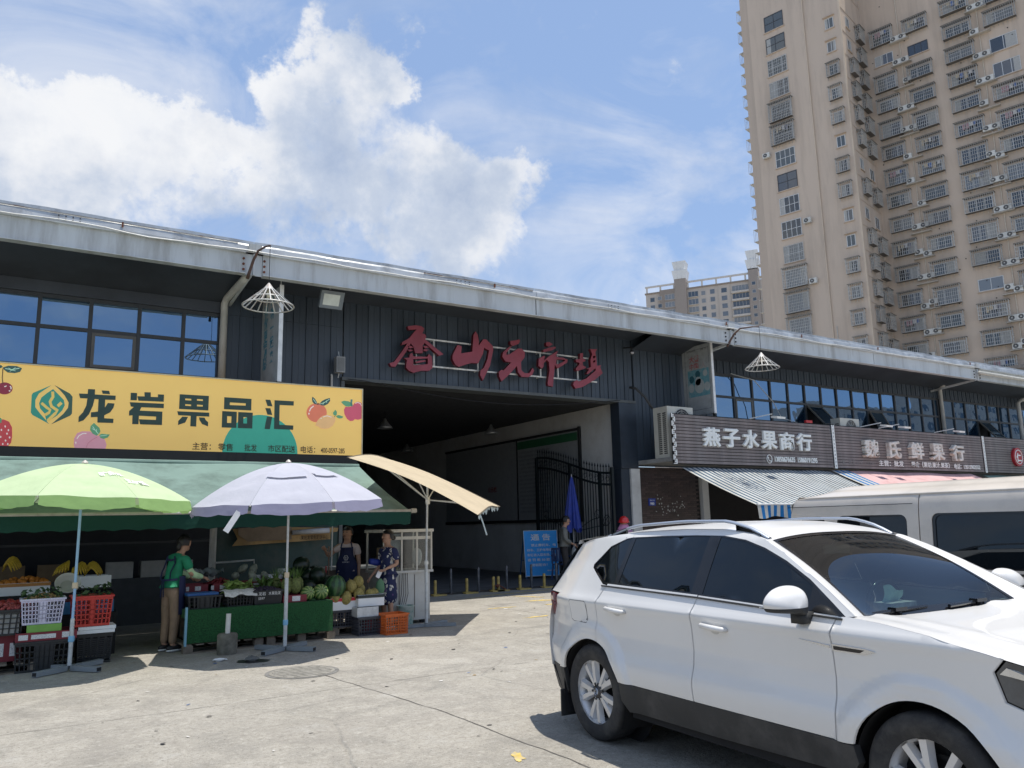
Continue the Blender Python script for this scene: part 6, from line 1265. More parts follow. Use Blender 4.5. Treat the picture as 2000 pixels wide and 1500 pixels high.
tag(centre(MB().grid(cloth, 24, 16, flip=False).build('newspaper', mat('crumpled newspaper', (.6, .6, .56), .8, var=.12, sc=40.), None, True)), 'crumpled white newspaper spread over the black crate', 'newspaper')
gcr = crate('black crate of dark grapes with white lettering on its front', 3.2, 11.74, .562, .4, .34, .19, bk, cols=10, rows=2, pan=.95)
m = MB(); text(m, '龙岩', 3.06, .69, .06, 11.565, width=.1); text(m, '水果批发', 3.2, .69, .055, 11.565, width=.17); text(m, '5597', 3.06, .63, .045, 11.565); o = m.build('crate_lettering', white_let); o.parent = gcr; o.location = -gcr.location; stuff(o)
mass('dark_grapes', mat('dark grape skin', (.02, .012, .03), .3), .016, 3.02, 3.38, 11.6, 11.88, .75, 150, .05, 9)
carton('shallow maroon carton under the pale cabbages', 3.58, 11.75, .562, .34, .36, .1, mar, lab=[(-.45, -.3, .2, .8), (-.12, .22, .15, .85)])
veg = mat('leafy vegetable', (.09, .17, .035), .6, var=.35, sc=10.); veg2 = mat('pale leafy vegetable', (.22, .32, .07), .6, var=.35, sc=10.)
stuff(leaves('leafy_greens', 2.72, 3.1, 11.95, 12.2, .68, .86, 190, veg2, .06, 7, long_=2.2)); stuff(leaves('leafy_greens', 3.2, 3.48, 11.9, 12.2, .66, .88, 190, veg, .06, 8, long_=2.6))
def pineapple(x, y, z, lb, s=1.):
    t = thing('pineapple', lb, 'pineapple', (x, y, z), local=True, group='pineapples on the turf stall')
    MB().ball((0, 0, .1*s), .075*s, 10, 8, (1, 1, 1.4), jit=.05).build('fruit', mat('green pineapple rind', (.12, .15, .04), .7, var=.35, sc=40., bump=.6, bsc=70.), t, True)
    m = MB(); r = random.Random(int(x*100))
    for k in range(26):
        a = r.uniform(0, 6.28); l_ = r.uniform(.08, .17)*s; sp = r.uniform(.1, .8); b0 = V(.02*math.cos(a), .02*math.sin(a), .18*s); tip = b0+V(math.cos(a)*l_*sp, math.sin(a)*l_*sp, l_); sd = V(-math.sin(a), math.cos(a), 0)*.009
        m.add([b0-sd, b0+sd, tip], [(0, 1, 2)])
    m.build('crown', veg, t)
for x, y, lb in ((3.5, 11.72, 'pineapple on the maroon carton, left one'), (3.62, 11.7, 'tall pineapple in the middle of the maroon carton'), (3.58, 11.92, 'pineapple behind the tall one'), (3.72, 11.9, 'pineapple next to the parasol pole'), (3.42, 12.0, 'pineapple half hidden behind the greens')): pineapple(x, y, .67, lb, 1.15)
def wm_mat(name, c1, c2, sc):
    m = bpy.data.materials.new(name); m.use_nodes = True; t = m.node_tree; b = t.nodes['Principled BSDF']; tc = nd(t, 'ShaderNodeTexCoord'); sp = nd(t, 'ShaderNodeSeparateXYZ'); t.links.new(tc.outputs['Object'], sp.inputs[0])
    a = math_n(t, 'ARCTAN2', sp.outputs[1], sp.outputs[0]); ns = nd(t, 'ShaderNodeTexNoise', ins={'Scale': 22.0, 'Detail': 4.0}); t.links.new(tc.outputs['Object'], ns.inputs['Vector'])
    s_1 = math_n(t, 'SINE', math_n(t, 'ADD', math_n(t, 'MULTIPLY', a, sc), math_n(t, 'MULTIPLY', ns.outputs[0], 5.0)))
    c = mixc(t, ramp(t, math_n(t, 'MULTIPLY_ADD', s_1, .5, .5), [(.35, 0), (.6, 1)]), c1, c2); t.links.new(c, b.inputs['Base Color']); b.inputs['Roughness'].default_value = .35; return m
wm1 = wm_mat('striped watermelon rind', (.045, .12, .04), (.012, .045, .018), 9.); wm2 = wm_mat('light striped melon rind', (.28, .36, .12), (.05, .13, .03), 10.); wm3 = mat('black watermelon rind', (.008, .02, .01), .3)
def melon(lb, x, y, z, r, m_, sc=(1, 1, 1), rot=(0, 0, 0), name='watermelon', cat='watermelon', grp='watermelons on the turf stall'):
    o = MB().ball((0, 0, 0), r, 20, 14, sc).build(name, m_, None, True); o.location = (x, y, z+r*sc[2]); o.rotation_euler = rot; tag(o, lb, cat, grp)
    MB().tube([(0, 0, r*sc[2]*.97), (.008, 0, r*sc[2]+.025)], .006, 5).build('stalk', mat('melon stalk', (.2, .15, .06), .8), o)
melon('light striped melon right of the parasol pole', 3.8, 11.68, .562, .105, wm2, (1, 1, 1), (1.3, .3, 0)); melon('light striped melon beside the big watermelon', 4.0, 11.7, .562, .115, wm2, (1, 1, .95), (1.2, -.4, 0))
melon('big round striped watermelon at the right end of the turf stall', 4.28, 11.85, .55, .155, wm1, (1, 1, 1.12), (.15, .1, 0))
for i, (x, y, z) in enumerate(((3.75, 12.15, .57), (3.98, 12.2, .57), (4.05, 12.45, .72), (3.8, 12.5, .74), (4.2, 12.6, .75), (3.95, 12.5, .9), (4.12, 12.2, .74), (4.3, 12.3, .6))): melon(['dark watermelon at the left of the shadowed pile', 'dark watermelon low in the pile behind the striped melons', 'dark watermelon in the second row of the pile', 'dark watermelon at the back left of the pile', 'dark watermelon at the back right of the pile', 'dark watermelon on top of the pile', 'dark watermelon just behind the big striped one', 'dark watermelon at the right foot of the pile'][i], x, y, z, .13, wm3, (1, 1, 1.05), (.5*i, .3, i))
# second tier maroon cartons with net bags
for i, (x, lb) in enumerate(((2.38, 'maroon carton of dark fruit beside the worker'), (2.72, 'maroon carton heaped with red berries in the second tier'), (3.2, 'maroon carton with white labels under the net bags'), (3.62, 'maroon carton with white labels in the second tier, right one'))): carton(lb, x, 12.45, .722, .4, .4, .12, mar, lab=[(-.4, -.3, .3, .8), (-.1, .1, .3, .8)])
mass('red_berries', mat('dark red berry', (.16, .01, .015), .5), .018, 2.55, 2.9, 12.3, 12.6, .83, 130, .08, 12)
netm = mat('white net bagged pears', (.24, .26, .2), .8, var=.3, sc=25.)
for i, (x, y, z, lb) in enumerate(((2.98, 12.6, .86, 'bagged white gourd leaning left under the thick pipe'), (3.12, 12.75, .95, 'bagged white gourd at the back of the net bag pile'), (3.26, 12.68, .93, 'bagged white gourd leaning right'), (3.2, 12.45, .84, 'bagged white gourd lying in front of the pile'), (3.4, 12.55, .84, 'bagged white gourd at the right foot of the pile'))):
    o = MB().ball((0, 0, 0), .058, 12, 9, (1, 1, 1.7), jit=.05).build('bagged_gourd', netm, None, True); o.location = (x, y, z+.06); o.rotation_euler = (1.1-.3*i, .5*(i-2), i); tag(o, lb, 'gourd', 'bagged gourds behind the maroon cartons')
carton('flat foam box on the second tier', 3.55, 12.75, .84, .5, .35, .06, foam); carton('small white basket box behind the pineapples', 3.85, 12.75, .84, .3, .3, .14, foam)
tag(centre(MB().grid(lambda u, v: (2.35+.5*u, 12.75+.35*v, .98+.06*math.sin(u*7)*math.sin(v*6)+.02*math.sin(u*29+v*13)), 20, 14).build('plastic_bag', mat('crumpled clear plastic', (.35, .38, .38), .25), None, True)), 'crumpled clear plastic bag on the second tier by the worker', 'plastic bag')
# stump weight with white pole
t = thing('concrete_weight', 'mossy round concrete weight with a cut white pipe standing in front of the turf skirt', 'weight', (2.57, 11.18, 0))
MB().lathe([(.125, 0), (.13, .03), (.13, .24), (.115, .26), (0, .262)], (2.57, 11.18, 0), 18).build('block', mat('mossy concrete', (.15, .14, .11), .9, var=.3, sc=8., bump=.5), t, 50)
MB().tube([(2.57, 11.18, .26), (2.575, 11.18, .51)], .032, 10).build('pipe_stub', mat('white pipe', (.68, .66, .6), .4), t)
# foam boxes with melons
crate('dark blue grey crate under the red banded foam box', 4.38, 12.0, .12, .4, .36, .25, bk2, cols=9, rows=5)
carton('white foam box with a red band full of yellow green melons', 4.4, 11.97, .375, .42, .36, .18, foam, lid=mat('red box band', (.5, .02, .03), .5))
crate('dark blue grey crate on the ground under the clear white box', 4.72, 11.72, 0, .36, .34, .27, bk2, cols=8, rows=5)
carton('clear whitish plastic box between the black banded box and the lower crate', 4.7, 11.74, .272, .34, .32, .14, mat('milky plastic box', (.55, .56, .55), .4, var=.1, sc=20.))
carton('white foam box with a black band holding the right hand melons', 4.79, 11.85, .415, .42, .36, .17, foam, lid=mat('black box band', (.02, .03, .03), .5))
ym = mat('netted yellow green melon', (.29, .235, .07), .7, var=.25, sc=30., bump=.5, bsc=60.)
for i, (x, y, z, r1, r2) in enumerate(((4.27, 11.85, .5, .3, 0), (4.44, 11.82, .49, .2, .2), (4.3, 12.03, .6, .5, 1), (4.45, 12.02, .62, .1, .5), (4.58, 12.02, .6, -.2, .3), (4.64, 11.8, .52, .1, 0), (4.72, 11.98, .58, .3, .2), (4.82, 11.8, .5, -.2, .1), (4.92, 11.9, .5, .2, .3), (4.55, 11.9, .65, .3, .2), (4.68, 11.95, .7, -.3, .1))):
    melon(['yellow green melon, front left in the red banded box', 'yellow green melon in front middle of the red banded box', 'yellow green melon at the back left of the pile', 'yellow green melon on the second layer left', 'yellow green melon at the back of the gap between boxes', 'yellow green melon, front left in the black banded box', 'yellow green melon behind it in the black banded box', 'upright yellow green melon at the front right of the pile', 'yellow green melon at the right end of the pile', 'yellow green melon high in the middle', 'topmost yellow green melon'][i], x, y, z-.05, .085, ym, (1, 1, 1.25), (r1, r2, i), 'melon', 'melon', 'yellow green melons in the foam boxes')
crate('bright orange slotted crate on the ground in front of the woman in the floral dress', 5.08, 11.55, 0, .38, .34, .3, orc, cols=9, rows=6, taper=.96, rz=.05)
tag(centre(MB().ball((4.86, 11.95, .12), .14, 10, 8, (.9, .7, 1), jit=.08).build('red_sack', mat('red net sack', (.28, .02, .03), .8), None, True)), 'red net sack between the melon boxes and the orange crate', 'sack')
# bucket
t = thing('paint_bucket', 'battered paint bucket with green and white drips beside the cart', 'bucket', (5.6, 12.2, 0), local=True)
MB().lathe([(.12, 0), (.14, .3), (.148, .31), (.148, .33), (.135, .33), (.13, .28), (0, .28)], (0, 0, 0), 20).build('bucket_body', mat('splashed bucket', (.42, .47, .42), .5, var=.1, sc=6., dirt=(.05, .25, .2), dsc=9., damt=.9), t, 50)
# glass food cart
wp = mat('grimy white cart panel', (.55, .55, .52), .5, var=.06, dirt=(.33, .3, .25), dsc=3.); wf = mat('cream cart frame', (.62, .6, .53), .5, dirt=(.3, .27, .22), dsc=6.)
t = thing('glass_cart', 'white snack cart with a glass case on top standing by the tan parasol pole', 'cart', (5.7, 12.7, 0))
MB().box(5.32, 6.15, 12.42, 13.1, .06, .83).build('cabinet', wp, t); MB().box(5.28, 6.2, 12.38, 13.14, .831, .87).build('counter', wp, t)
for x in (5.58, 5.86): MB().box(x, x+.012, 12.412, 12.419, .1, .8).build('panel_seam', mat('seam shadow', (.2, .19, .17), .8), t)
for x, y in ((5.3, 12.4), (6.17, 12.4), (5.3, 13.12), (6.17, 13.12), (5.62, 12.4), (5.9, 12.4)): MB().box(x-.015, x+.015, y-.012, y+.012, .871, 1.5).build('upright', wf, t)
MB().box(5.26, 6.2, 12.36, 13.16, 1.501, 1.55).build('case_top', wf, t); MB().box(5.4, 6.15, 12.39, 12.41, 1.38, 1.43).build('rail', wf, t)
cg = glassmat('cart glass', (.8, .83, .82), (.8, .8, .8), .05, False, 0, .08)
for (a, b) in ((5.32, 5.6), (5.64, 5.88), (5.92, 6.15)): MB().box(a, b, 12.395, 12.4, .88, 1.49).build('pane', cg, t)
MB().box(6.168, 6.172, 12.42, 13.1, .88, 1.49).build('pane', cg, t)
MB().box(5.42, 5.62, 12.44, 12.45, 1.1, 1.48).build('paper_notice', mat('pale notice', (.5, .52, .54), .7), t); MB().box(5.4, 5.75, 12.9, 12.95, .95, 1.25).build('carton_inside', mat('brown carton', (.2, .14, .08), .8), t)
tag(centre(MB().ball((6.02, 12.65, 1.08), .12, 10, 8, (.8, .7, 1.3), jit=.06).build('plastic_bag', mat('pale plastic bag', (.6, .6, .6), .5), None, True)), 'bulging white bag inside the glass case', 'bag')
o = MB().ball((0, 0, 0), .1, 14, 10).build('watermelon', wm1, None, True); o.location = (5.62, 12.75, .97); tag(o, 'small watermelon standing in the glass case behind the woman', 'watermelon')
for x in (5.45, 6.05):
    o = MB().lathe([(.0, -.02), (.06, -.02), (.06, .02), (0, .02)], (x, 12.5, .06), 12, Mx, cap=False).build('wheel', blackm, t)
m = MB()
for k in range(4): m.tube([(5.62+.03*k, 12.37, .83), (5.6+.04*k, 12.36, .5), (5.55+.03*k, 12.36, .2), (5.62, 12.36, .1)], .005, 4)
m.build('cable', blackm, t)
t = thing('back_counter', 'low grey counter behind the two women', 'counter', (4.9, 14.2, 0)); MB().box(4.6, 6.0, 13.9, 14.5, 0, .86).build('counter_body', mat('grey brown counter', (.1, .09, .085), .7), t); MB().box(4.55, 6.05, 13.85, 14.55, .861, .9).build('counter_top', mat('steel counter top', (.4, .42, .42), .3, .7), t)
t = MB().tube([(4.63, 13.0, 2.0), (4.64, 13.05, .9)], .012, 8).build('awning_pole', mat('thin white pole', (.7, .7, .68), .4), None); tag(centre(t), 'thin white pole behind the woman with the mop', 'pole')
for x, lb, mm in ((4.38, 'thin red handled stick leaning behind the melon boxes', mat('red stick', (.4, .02, .02), .5)),):
    tag(centre(MB().tube([(x, 12.6, .5), (x+.01, 12.6, 1.0)], .01, 6).build('stick', mm)), lb, 'stick')
# ------------------------------------------------------------------ white car
CH = Vector((-.051, -.9987, 0)); CO = Vector((4.711, 4.909, 0))
paint = mat('white car paint', (.70, .69, .67), .32, var=.008, sc=2., coat=.45, dirt=(.66, .65, .62), dsc=1.5, damt=.12)
plas = mat('black textured car plastic', (.028, .029, .03), .62, var=.1, bump=.15, bsc=300., dirt=(.1, .095, .09), dsc=3., damt=.4)
gblk = mat('gloss black trim', (.01, .01, .011), .12, var=.02); chrome = mat('brushed chrome', (.6, .62, .65), .12, .95, var=.02)
cargl = glassmat('tinted car glass', (.006, .008, .010), (.8, .88, .95), .01, True, .0, .045)
wsgl = glassmat('windscreen glass', (.42, .52, .50), (.85, .9, .95), .01, False, .0, .06)
tyre_m = mat('tyre rubber', (.022, .022, .023), .75, var=.15, sc=14., bump=.2, bsc=120., dirt=(.09, .085, .075), dsc=6., damt=.5); alloy = mat('silver alloy', (.62, .62, .62), .35, .5, var=.04); darkin = mat('wheel well black', (.008, .008, .009), .9)
def CT(x, s, z): return (x, s, z)     # car local: x forward, s to the car's right, z up
WZ = np.array([.18, .28, .38, .46, .50, .56, .61, .68, .78, .88, .95, .99, 1.015, 1.03, 1.06, 1.09, 1.28, 1.475, 1.53, 1.58]); WY = np.array([.85, .878, .903, .916, .924, .932, .930, .906, .896, .905, .914, .925, .926, .908, .889, .872, .772, .663, .615, .53])
_fz = np.linspace(.18, 1.58, 701); _fy = np.interp(_fz, WZ, WY); _k = np.exp(-np.linspace(-2, 2, 13)**2); _k /= _k.sum(); _p = np.pad(_fy, 6, mode='edge'); _fy = np.convolve(_p, _k, 'valid')
def W_(x, z):
    y = float(np.interp(z, _fz, _fy))
    for xc in (0., 2.68):
        d_ = math.hypot(x-xc, z-.345)
        if d_ < .56: y += .026*smooth01((.525-d_)/.06)-.008*smooth01((.425-d_)/.03)
    if x > 2.75: y -= .42*((x-2.75)/.82)**2.6
    if x < -.25: y -= .2*((-.25-x)/.6)**1.4
    if z > 1.0 and x < .2: y -= .05*smooth01((.2-x)/.7)*min(1, (z-1.0)/.3)
    return y
def ztop(x): return interp(x, [-.56, -.4, -.1, .3, .8, 1.2, 1.45, 1.6], [1.455, 1.49, 1.525, 1.56, 1.582, 1.578, 1.545, 1.498])
def zcant(x): return ztop(x)-.045-.0*x
def zfend(x): return interp(x, [2.2, 2.3, 2.5, 2.75, 3.0, 3.2, 3.4, 3.56], [1.092, 1.088, 1.074, 1.045, .998, .94, .86, .76])
def side(sgn): return lambda u, v: CT(u, sgn*W_(u, v), v)
car = thing('white_suv', 'white compact suv in the foreground with tinted windows, roof rails and dark lower cladding', 'car', CO, 0, local=True)
sx = CH; sy = Vector((-.9987, .051, 0))
# local frame x = CH, y = right side; right handed would need y = left, so use y' = -s
car.rotation_euler = (0, 0, math.atan2(CH.y, CH.x))
def Lc_(p): return (p[0], -p[1], p[2])
def cb(m, name, mm, parent=None, smooth=False, nf=None):
    m.v = [Lc_(p) for p in m.v]; m.f = [f[::-1] for f in m.f]; o = m.build(name, mm, parent or car, smooth)
    if nf:
        ns = []
        for v in o.data.vertices:
            x, z = v.co.x, v.co.z; wx = (W_(x+.012, z)-W_(x-.012, z))/.024; wz = (W_(x, z+.008)-W_(x, z-.008))/.016; ns.append(Vector((-wx, -nf, -wz)).normalized())
        if sum(q.normal.dot(ns[q.vertices[0]])*q.area for q in o.data.polygons) < 0: o.data.flip_normals()
        o.data.polygons.foreach_set('use_smooth', [True]*len(o.data.polygons)); o.data.normals_split_custom_set_from_vertices(ns)
    return o
def arc(xc, zc, r, a0, a1, n=18): return [(xc+r*math.cos(R(a)), zc+r*math.sin(R(a))) for a in np.linspace(a0, a1, n)]
RA = .385
zl = .475
def a_at(xc, z, s): return math.degrees(math.acos(max(-1, min(1, (z-.345)/RA))))*s
# outlines in (x, z)
rear_a = math.degrees(math.asin((zl-.345)/RA))
quarter = [(.087, .345+math.sqrt(RA**2-.087**2))]+arc(0, .345, RA, 77, 180-rear_a, 16)+[(-.86, .45), (-.925, .52), (-.94, .68), (-.90, .82), (-.74, .835), (-.60, .93), (-.53, 1.035), (-.83, 1.03), (-.74, 1.18), (-.63, 1.33), (-.545, 1.42), (-.4, 1.448), (-.1, 1.483), (.26, 1.512), (.26, 1.478), (.20, 1.47), (.02, 1.41), (-.13, 1.27), (-.12, 1.245), (.10, 1.135), (.155, 1.128), (.12, 1.07), (.095, 1.0), (.085, .85)]
rdoor = [(.093, .735)]+arc(0, .345, RA, 76, rear_a, 14)[0:]+[(.47, zl), (1.125, zl), (1.128, .8), (1.135, 1.0), (1.152, 1.10), (1.152, 1.122), (.165, 1.14), (.13, 1.07), (.103, 1.0), (.092, .85)]
fdoor = [(1.135, zl), (2.205, zl), (2.205, .8), (2.208, 1.0), (2.225, 1.072), (2.24, 1.085), (1.162, 1.12), (1.145, 1.0), (1.138, .8)]
fa = math.degrees(math.asin((zl-.345)/RA))
fender = [(2.215, zl)]+arc(2.68, .345, RA+.01, 180-fa, 8, 26)+[(3.08, .42), (3.25, .50), (3.42, .62), (3.4, .70), (3.2, .732), (3.05, .793), (3.022, .918), (3.07, .976), (3.0, .995), (2.75, 1.042), (2.5, 1.071), (2.3, 1.086), (2.235, 1.082), (2.218, 1.0), (2.213, .8)]
cant = [(.265, 1.478), (.6, 1.49), (.95, 1.495), (1.22, 1.492), (1.42, 1.468), (1.60, 1.422), (1.80, 1.35), (2.0, 1.258), (2.18, 1.15), (2.285, 1.085), (2.33, 1.09), (2.12, 1.21), (1.9, 1.325), (1.75, 1.40), (1.6, 1.462), (1.45, 1.50), (1.2, 1.533), (.8, 1.537), (.4, 1.522), (.265, 1.513)]
gap = -.018
for sgn in (1, -1):
    st_ = .024 if sgn > 0 else .09
    for nm, ol in (('rear_quarter_panel', quarter), ('rear_door', rdoor), ('front_door', fdoor), ('front_fender', fender), ('roof_side_rail', cant)):
        m = MB().poly([ol], side(sgn), step=st_, depth=.016, dvec=(0, -sgn, 0), flip=sgn < 0); o = cb(m, nm, paint, None, 35, sgn)
        if nm == 'front_door': fd = o
        if nm == 'rear_door': rdr = o
        if nm == 'rear_quarter_panel': rqp = o
        if nm in ('rear_door', 'front_door'):
            hx = .27 if nm == 'rear_door' else 1.27; hz = .968 if nm == 'rear_door' else .945
            h_ = MB(); y0 = W_(hx, hz)
            h_.tube([(hx-.03, sgn*(y0-.005), hz+.005), (hx-.01, sgn*(y0+.03), hz+.005), (hx+.1, sgn*(y0+.038), hz), (hx+.17, sgn*(y0+.03), hz-.004), (hx+.185, sgn*(y0-.005), hz-.006)], [.012, .016, .017, .016, .012], 8)
            cb(h_, 'door_handle', paint, o, True)
            h_ = MB(); h_.ball((hx+.08, sgn*(y0-.012), hz-.012), .04, 14, 8, (1.3, .45, .8)); cb(h_, 'handle_recess', mat('shaded white recess', (.55, .55, .54), .4), o, True)
    # windows
    for nm, ol, pr in (('quarter_window', [(.185, 1.462), (.03, 1.40), (-.105, 1.272), (-.1, 1.253), (.12, 1.15), (.235, 1.15), (.252, 1.468)], None), ('rear_door_window', [(.29, 1.15), (1.085, 1.133), (1.085, 1.487), (.9, 1.487), (.6, 1.482), (.3, 1.472)], None), ('front_door_window', [(1.19, 1.13), (2.03, 1.098), (2.03, 1.225), (1.8, 1.335), (1.6, 1.408), (1.42, 1.458), (1.22, 1.482), (1.19, 1.484)], None)):
        m = MB().poly([ol], lambda u, v: CT(u, sgn*(W_(u, v)-.004), v), step=.09, flip=sgn < 0); cb(m, nm, cargl, None, True)
    trim_o = [(.10, 1.128), (.165, 1.12), (1.15, 1.108), (2.27, 1.072), (2.285, 1.085), (2.18, 1.15), (2.0, 1.258), (1.80, 1.35), (1.60, 1.422), (1.42, 1.468), (1.22, 1.495), (.95, 1.50), (.6, 1.496), (.265, 1.484), (.18, 1.475), (.01, 1.415), (-.135, 1.27), (-.125, 1.24)]
    trim_h = [[(.185, 1.462), (.03, 1.40), (-.105, 1.272), (-.1, 1.253), (.12, 1.15), (.235, 1.15), (.252, 1.468)], [(.29, 1.15), (1.085, 1.133), (1.085, 1.487), (.9, 1.487), (.6, 1.482), (.3, 1.472)], [(1.19, 1.13), (2.03, 1.098), (2.03, 1.225), (1.8, 1.335), (1.6, 1.408), (1.42, 1.458), (1.22, 1.482), (1.19, 1.484)]]
    m = MB().poly([trim_o]+trim_h, lambda u, v: CT(u, sgn*(W_(u, v)-.001), v), step=.08, flip=sgn < 0); cb(m, 'window_trim', gblk, None, True)
    m = MB(); m.tube([(.10, sgn*(W_(.1, 1.12)+.003), 1.124), (1.15, sgn*(W_(1.15, 1.1)+.004), 1.108), (2.27, sgn*(W_(2.2, 1.07)+.004), 1.073)], .006, 6); cb(m, 'beltline_moulding', plas)
    # lower cladding and arch lips
    sill = [(.37, zl-.004), (2.31, zl-.004), (2.325, .39), (2.27, .315), (1.3, .29), (.45, .285), (.37, .35)]
    cb(MB().poly([sill], lambda u, v: CT(u, sgn*(W_(u, v)+.004), v), step=.06, depth=.05, dvec=(0, -sgn, 0), flip=sgn < 0), 'sill_cladding', plas, None, 35)
    rb = [(-.37, zl-.004), (-.36, .3), (-.45, .2), (-.82, .24), (-.885, .40), (-.85, .447)]
    cb(MB().poly([rb], lambda u, v: CT(u, sgn*(W_(u, v)+.004), v), step=.06, depth=.04, dvec=(0, -sgn, 0), flip=sgn < 0), 'bumper_cladding', plas, None, 35)
    fbp = [(3.075, .415), (3.06, .28), (3.15, .2), (3.4, .22), (3.42, .5), (3.26, .49)]
    cb(MB().poly([fbp], lambda u, v: CT(u, sgn*(W_(u, v)+.004), v), step=.08, depth=.04, dvec=(0, -sgn, 0), flip=sgn < 0), 'bumper_cladding', plas, None, 35)
    # inner dark liner and wheels
    for xc in (0, 2.68):
        m = MB(); A_ = [R(a) for a in np.linspace(-25, 205, 30)]
        m.grid(lambda u, v: (xc+(.39+.02*v)*math.cos(R(-30+240*u)), sgn*(W_(xc, .74)-.012-.25*v), .345+(.39+.02*v)*math.sin(R(-30+240*u))), 30, 2)
        m.lathe([(0, 0), (.41, 0)], (xc, sgn*.64, .345), 24, Matrix.Rotation(R(90), 4, 'X'), cap=False)
        cb(m, 'wheel_well', darkin, None, True)
        # wheel
        wy = .905 if sgn > 0 else .905
        prof = [(.225, -.1), (.26, -.112), (.305, -.112), (.33, -.10), (.342, -.085), (.345, -.05), (.345, .05), (.342, .085), (.33, .10), (.305, .112), (.26, .108), (.226, .095)]
        Mw = Matrix.Rotation(R(-90*sgn), 4, 'X')      # z axis -> outward (+s)
        c = (xc, sgn*(wy-.115), .345)
        m = MB(); m.lathe(prof, c, 56, Mw, cap=False); ty = cb(m, 'tyre', tyre_m, None, True)
        m = MB()
        for r0_ in (.318, .33, .2): pass
        for k in range(0):
            a = 2*math.pi*k/60
            for zz in (-.07, -.02, .03, .075):
                p = [Vector((rr_*math.cos(a+da), rr_*math.sin(a+da), zz+dz)) for rr_, da, dz in ((.3465, 0, -.018), (.3465, .035, -.018), (.3465, .035, .018), (.3465, 0, .018))]
                m.add([Vector(c)+Mw @ q for q in p], [(0, 1, 2, 3)])
        
        m = MB(); m.lathe([(.226, .095), (.228, .075), (.215, .065), (.21, -.05), (.2, -.09)], c, 44, Mw, cap=False); rim = cb(m, 'rim', alloy, ty, True)
        m = MB(); m.lathe([(0, -.02), (.21, -.02)], c, 24, Mw, cap=False); m.lathe([(.13, .0), (.15, .0), (.15, .01), (.13, .01)], c, 24, Mw, cap=False); cb(m, 'brake_back', darkin, ty)
        m = MB()
        def sp(a_off, w0, w1, tw):
            a = a_off
            vs_ = []
            for (r_, w2, zz, t2) in ((.045, w0, .075, 0), (.12, (w0+w1)/2, .08, tw*.5), (.219, w1, .078, tw)):
                for (s3, dz) in ((-1, -.035), (-.55, 0), (.55, 0), (1, -.035)):
                    aa = a+t2; x_, y_ = r_*math.cos(aa)-s3*w2*math.sin(aa), r_*math.sin(aa)+s3*w2*math.cos(aa); vs_.append(Vector(c)+Mw @ Vector((x_, y_, zz+dz)))
            fs_ = [(i*4+j, i*4+j+1, i*4+j+5, i*4+j+4) for i in range(2) for j in range(3)]
            m.add(vs_, fs_)
        for k in range(5):
            a = 2*math.pi*k/5+R(100 if sgn > 0 else 20)
            sp(a-.17, .022, .03, -.06); sp(a+.17, .022, .036, .10); 
            m.add([Vector(c)+Mw @ Vector((r_*math.cos(aa), r_*math.sin(aa), .068)) for r_, aa in ((.06, a-.3), (.06, a+.3), (.14, a+.12), (.14, a-.12))], [(0, 1, 2, 3)])
        cb(m, 'spoke', alloy, ty)
        m = MB(); m.lathe([(0, .084), (.028, .084), (.04, .079), (.062, .07)], c, 24, Mw, cap=False)
        for k in range(5):
            a = 2*math.pi*k/5+.6; m.lathe([(0, .082), (.009, .082), (.009, .06)], Vector(c)+Mw @ Vector((.056*math.cos(a), .056*math.sin(a), 0)), 6, Mw, cap=False)
        hb = cb(m, 'hub', mat('dark wheel centre', (.06, .06, .065), .3, .6), ty, True)
        m = MB(); q = lambda u, v: Vector(c)+Mw @ Vector((u, v, .0865))
        m.tube([q(.025*math.cos(a), .025*math.sin(a)) for a in np.linspace(0, 2*math.pi, 20)], .0018, 4, cap=False)
        for pl in (((-.013, .019), (-.004, .004), (0, .012), (.004, .004), (.013, .019)), ((-.018, .012), (-.008, -.018), (0, -.002), (.008, -.018), (.018, .012))): m.tube([q(-a_ if sgn > 0 else a_, b_) for a_, b_ in pl], .0018, 4)
        cb(m, 'wheel_emblem', chrome, ty)
    # mud flaps, lamps
    cb(MB().box(-.43, -.415, sgn*.72 if sgn < 0 else .72, sgn*.72+.2 if sgn > 0 else -.72-.001, .1, .3) if sgn > 0 else MB().box(-.43, -.415, -.92, -.72, .1, .3), 'mud_flap', plas)
    tl = [(-.545, 1.02), (-.615, .925), (-.735, .842), (-.88, .828), (-.895, .93), (-.845, 1.02)]
    cb(MB().poly([tl], lambda u, v: CT(u, sgn*(W_(u, v)-.001), v), step=.04, depth=.02, dvec=(0, -sgn, 0), flip=sgn < 0), 'tail_lamp', mat('dark red lamp lens', (.2, .01, .014), .08, var=.2, sc=20., coat=.5), None, True)
    hl2 = [(3.035, .915), (3.08, .968), (3.2, .936), (3.42, .85), (3.44, .76), (3.2, .74), (3.06, .80)]
    hlo = cb(MB().poly([hl2], lambda u, v: CT(u, sgn*(W_(u, v)-.004), v), step=.05, depth=.03, dvec=(0, -sgn, 0), flip=sgn < 0), 'headlamp', mat('headlamp lens', (.05, .055, .06), .06, var=.3, sc=9., coat=.8), None, True)
    cb(MB().poly([[(3.05, .912), (3.08, .942), (3.3, .885), (3.42, .83), (3.25, .865), (3.09, .905)]], lambda u, v: CT(u, sgn*(W_(u, v)+.002), v)), 'headlamp_strip', chrome, hlo)
    # side badge strip
    bd = [(2.0, .951), (2.2, .937), (2.2, .925)]; b2 = [(2.216, .948), (2.42, .944), (2.47, .935), (2.41, .915), (2.216, .914)]
    cb(MB().poly([bd], lambda u, v: CT(u, sgn*(W_(u, v)+.005), v), depth=.006, dvec=(0, -sgn, 0)), 'side_trim', chrome); o = cb(MB().poly([b2], lambda u, v: CT(u, sgn*(W_(u, v)+.006), v), depth=.006, dvec=(0, -sgn, 0)), 'side_trim', chrome)
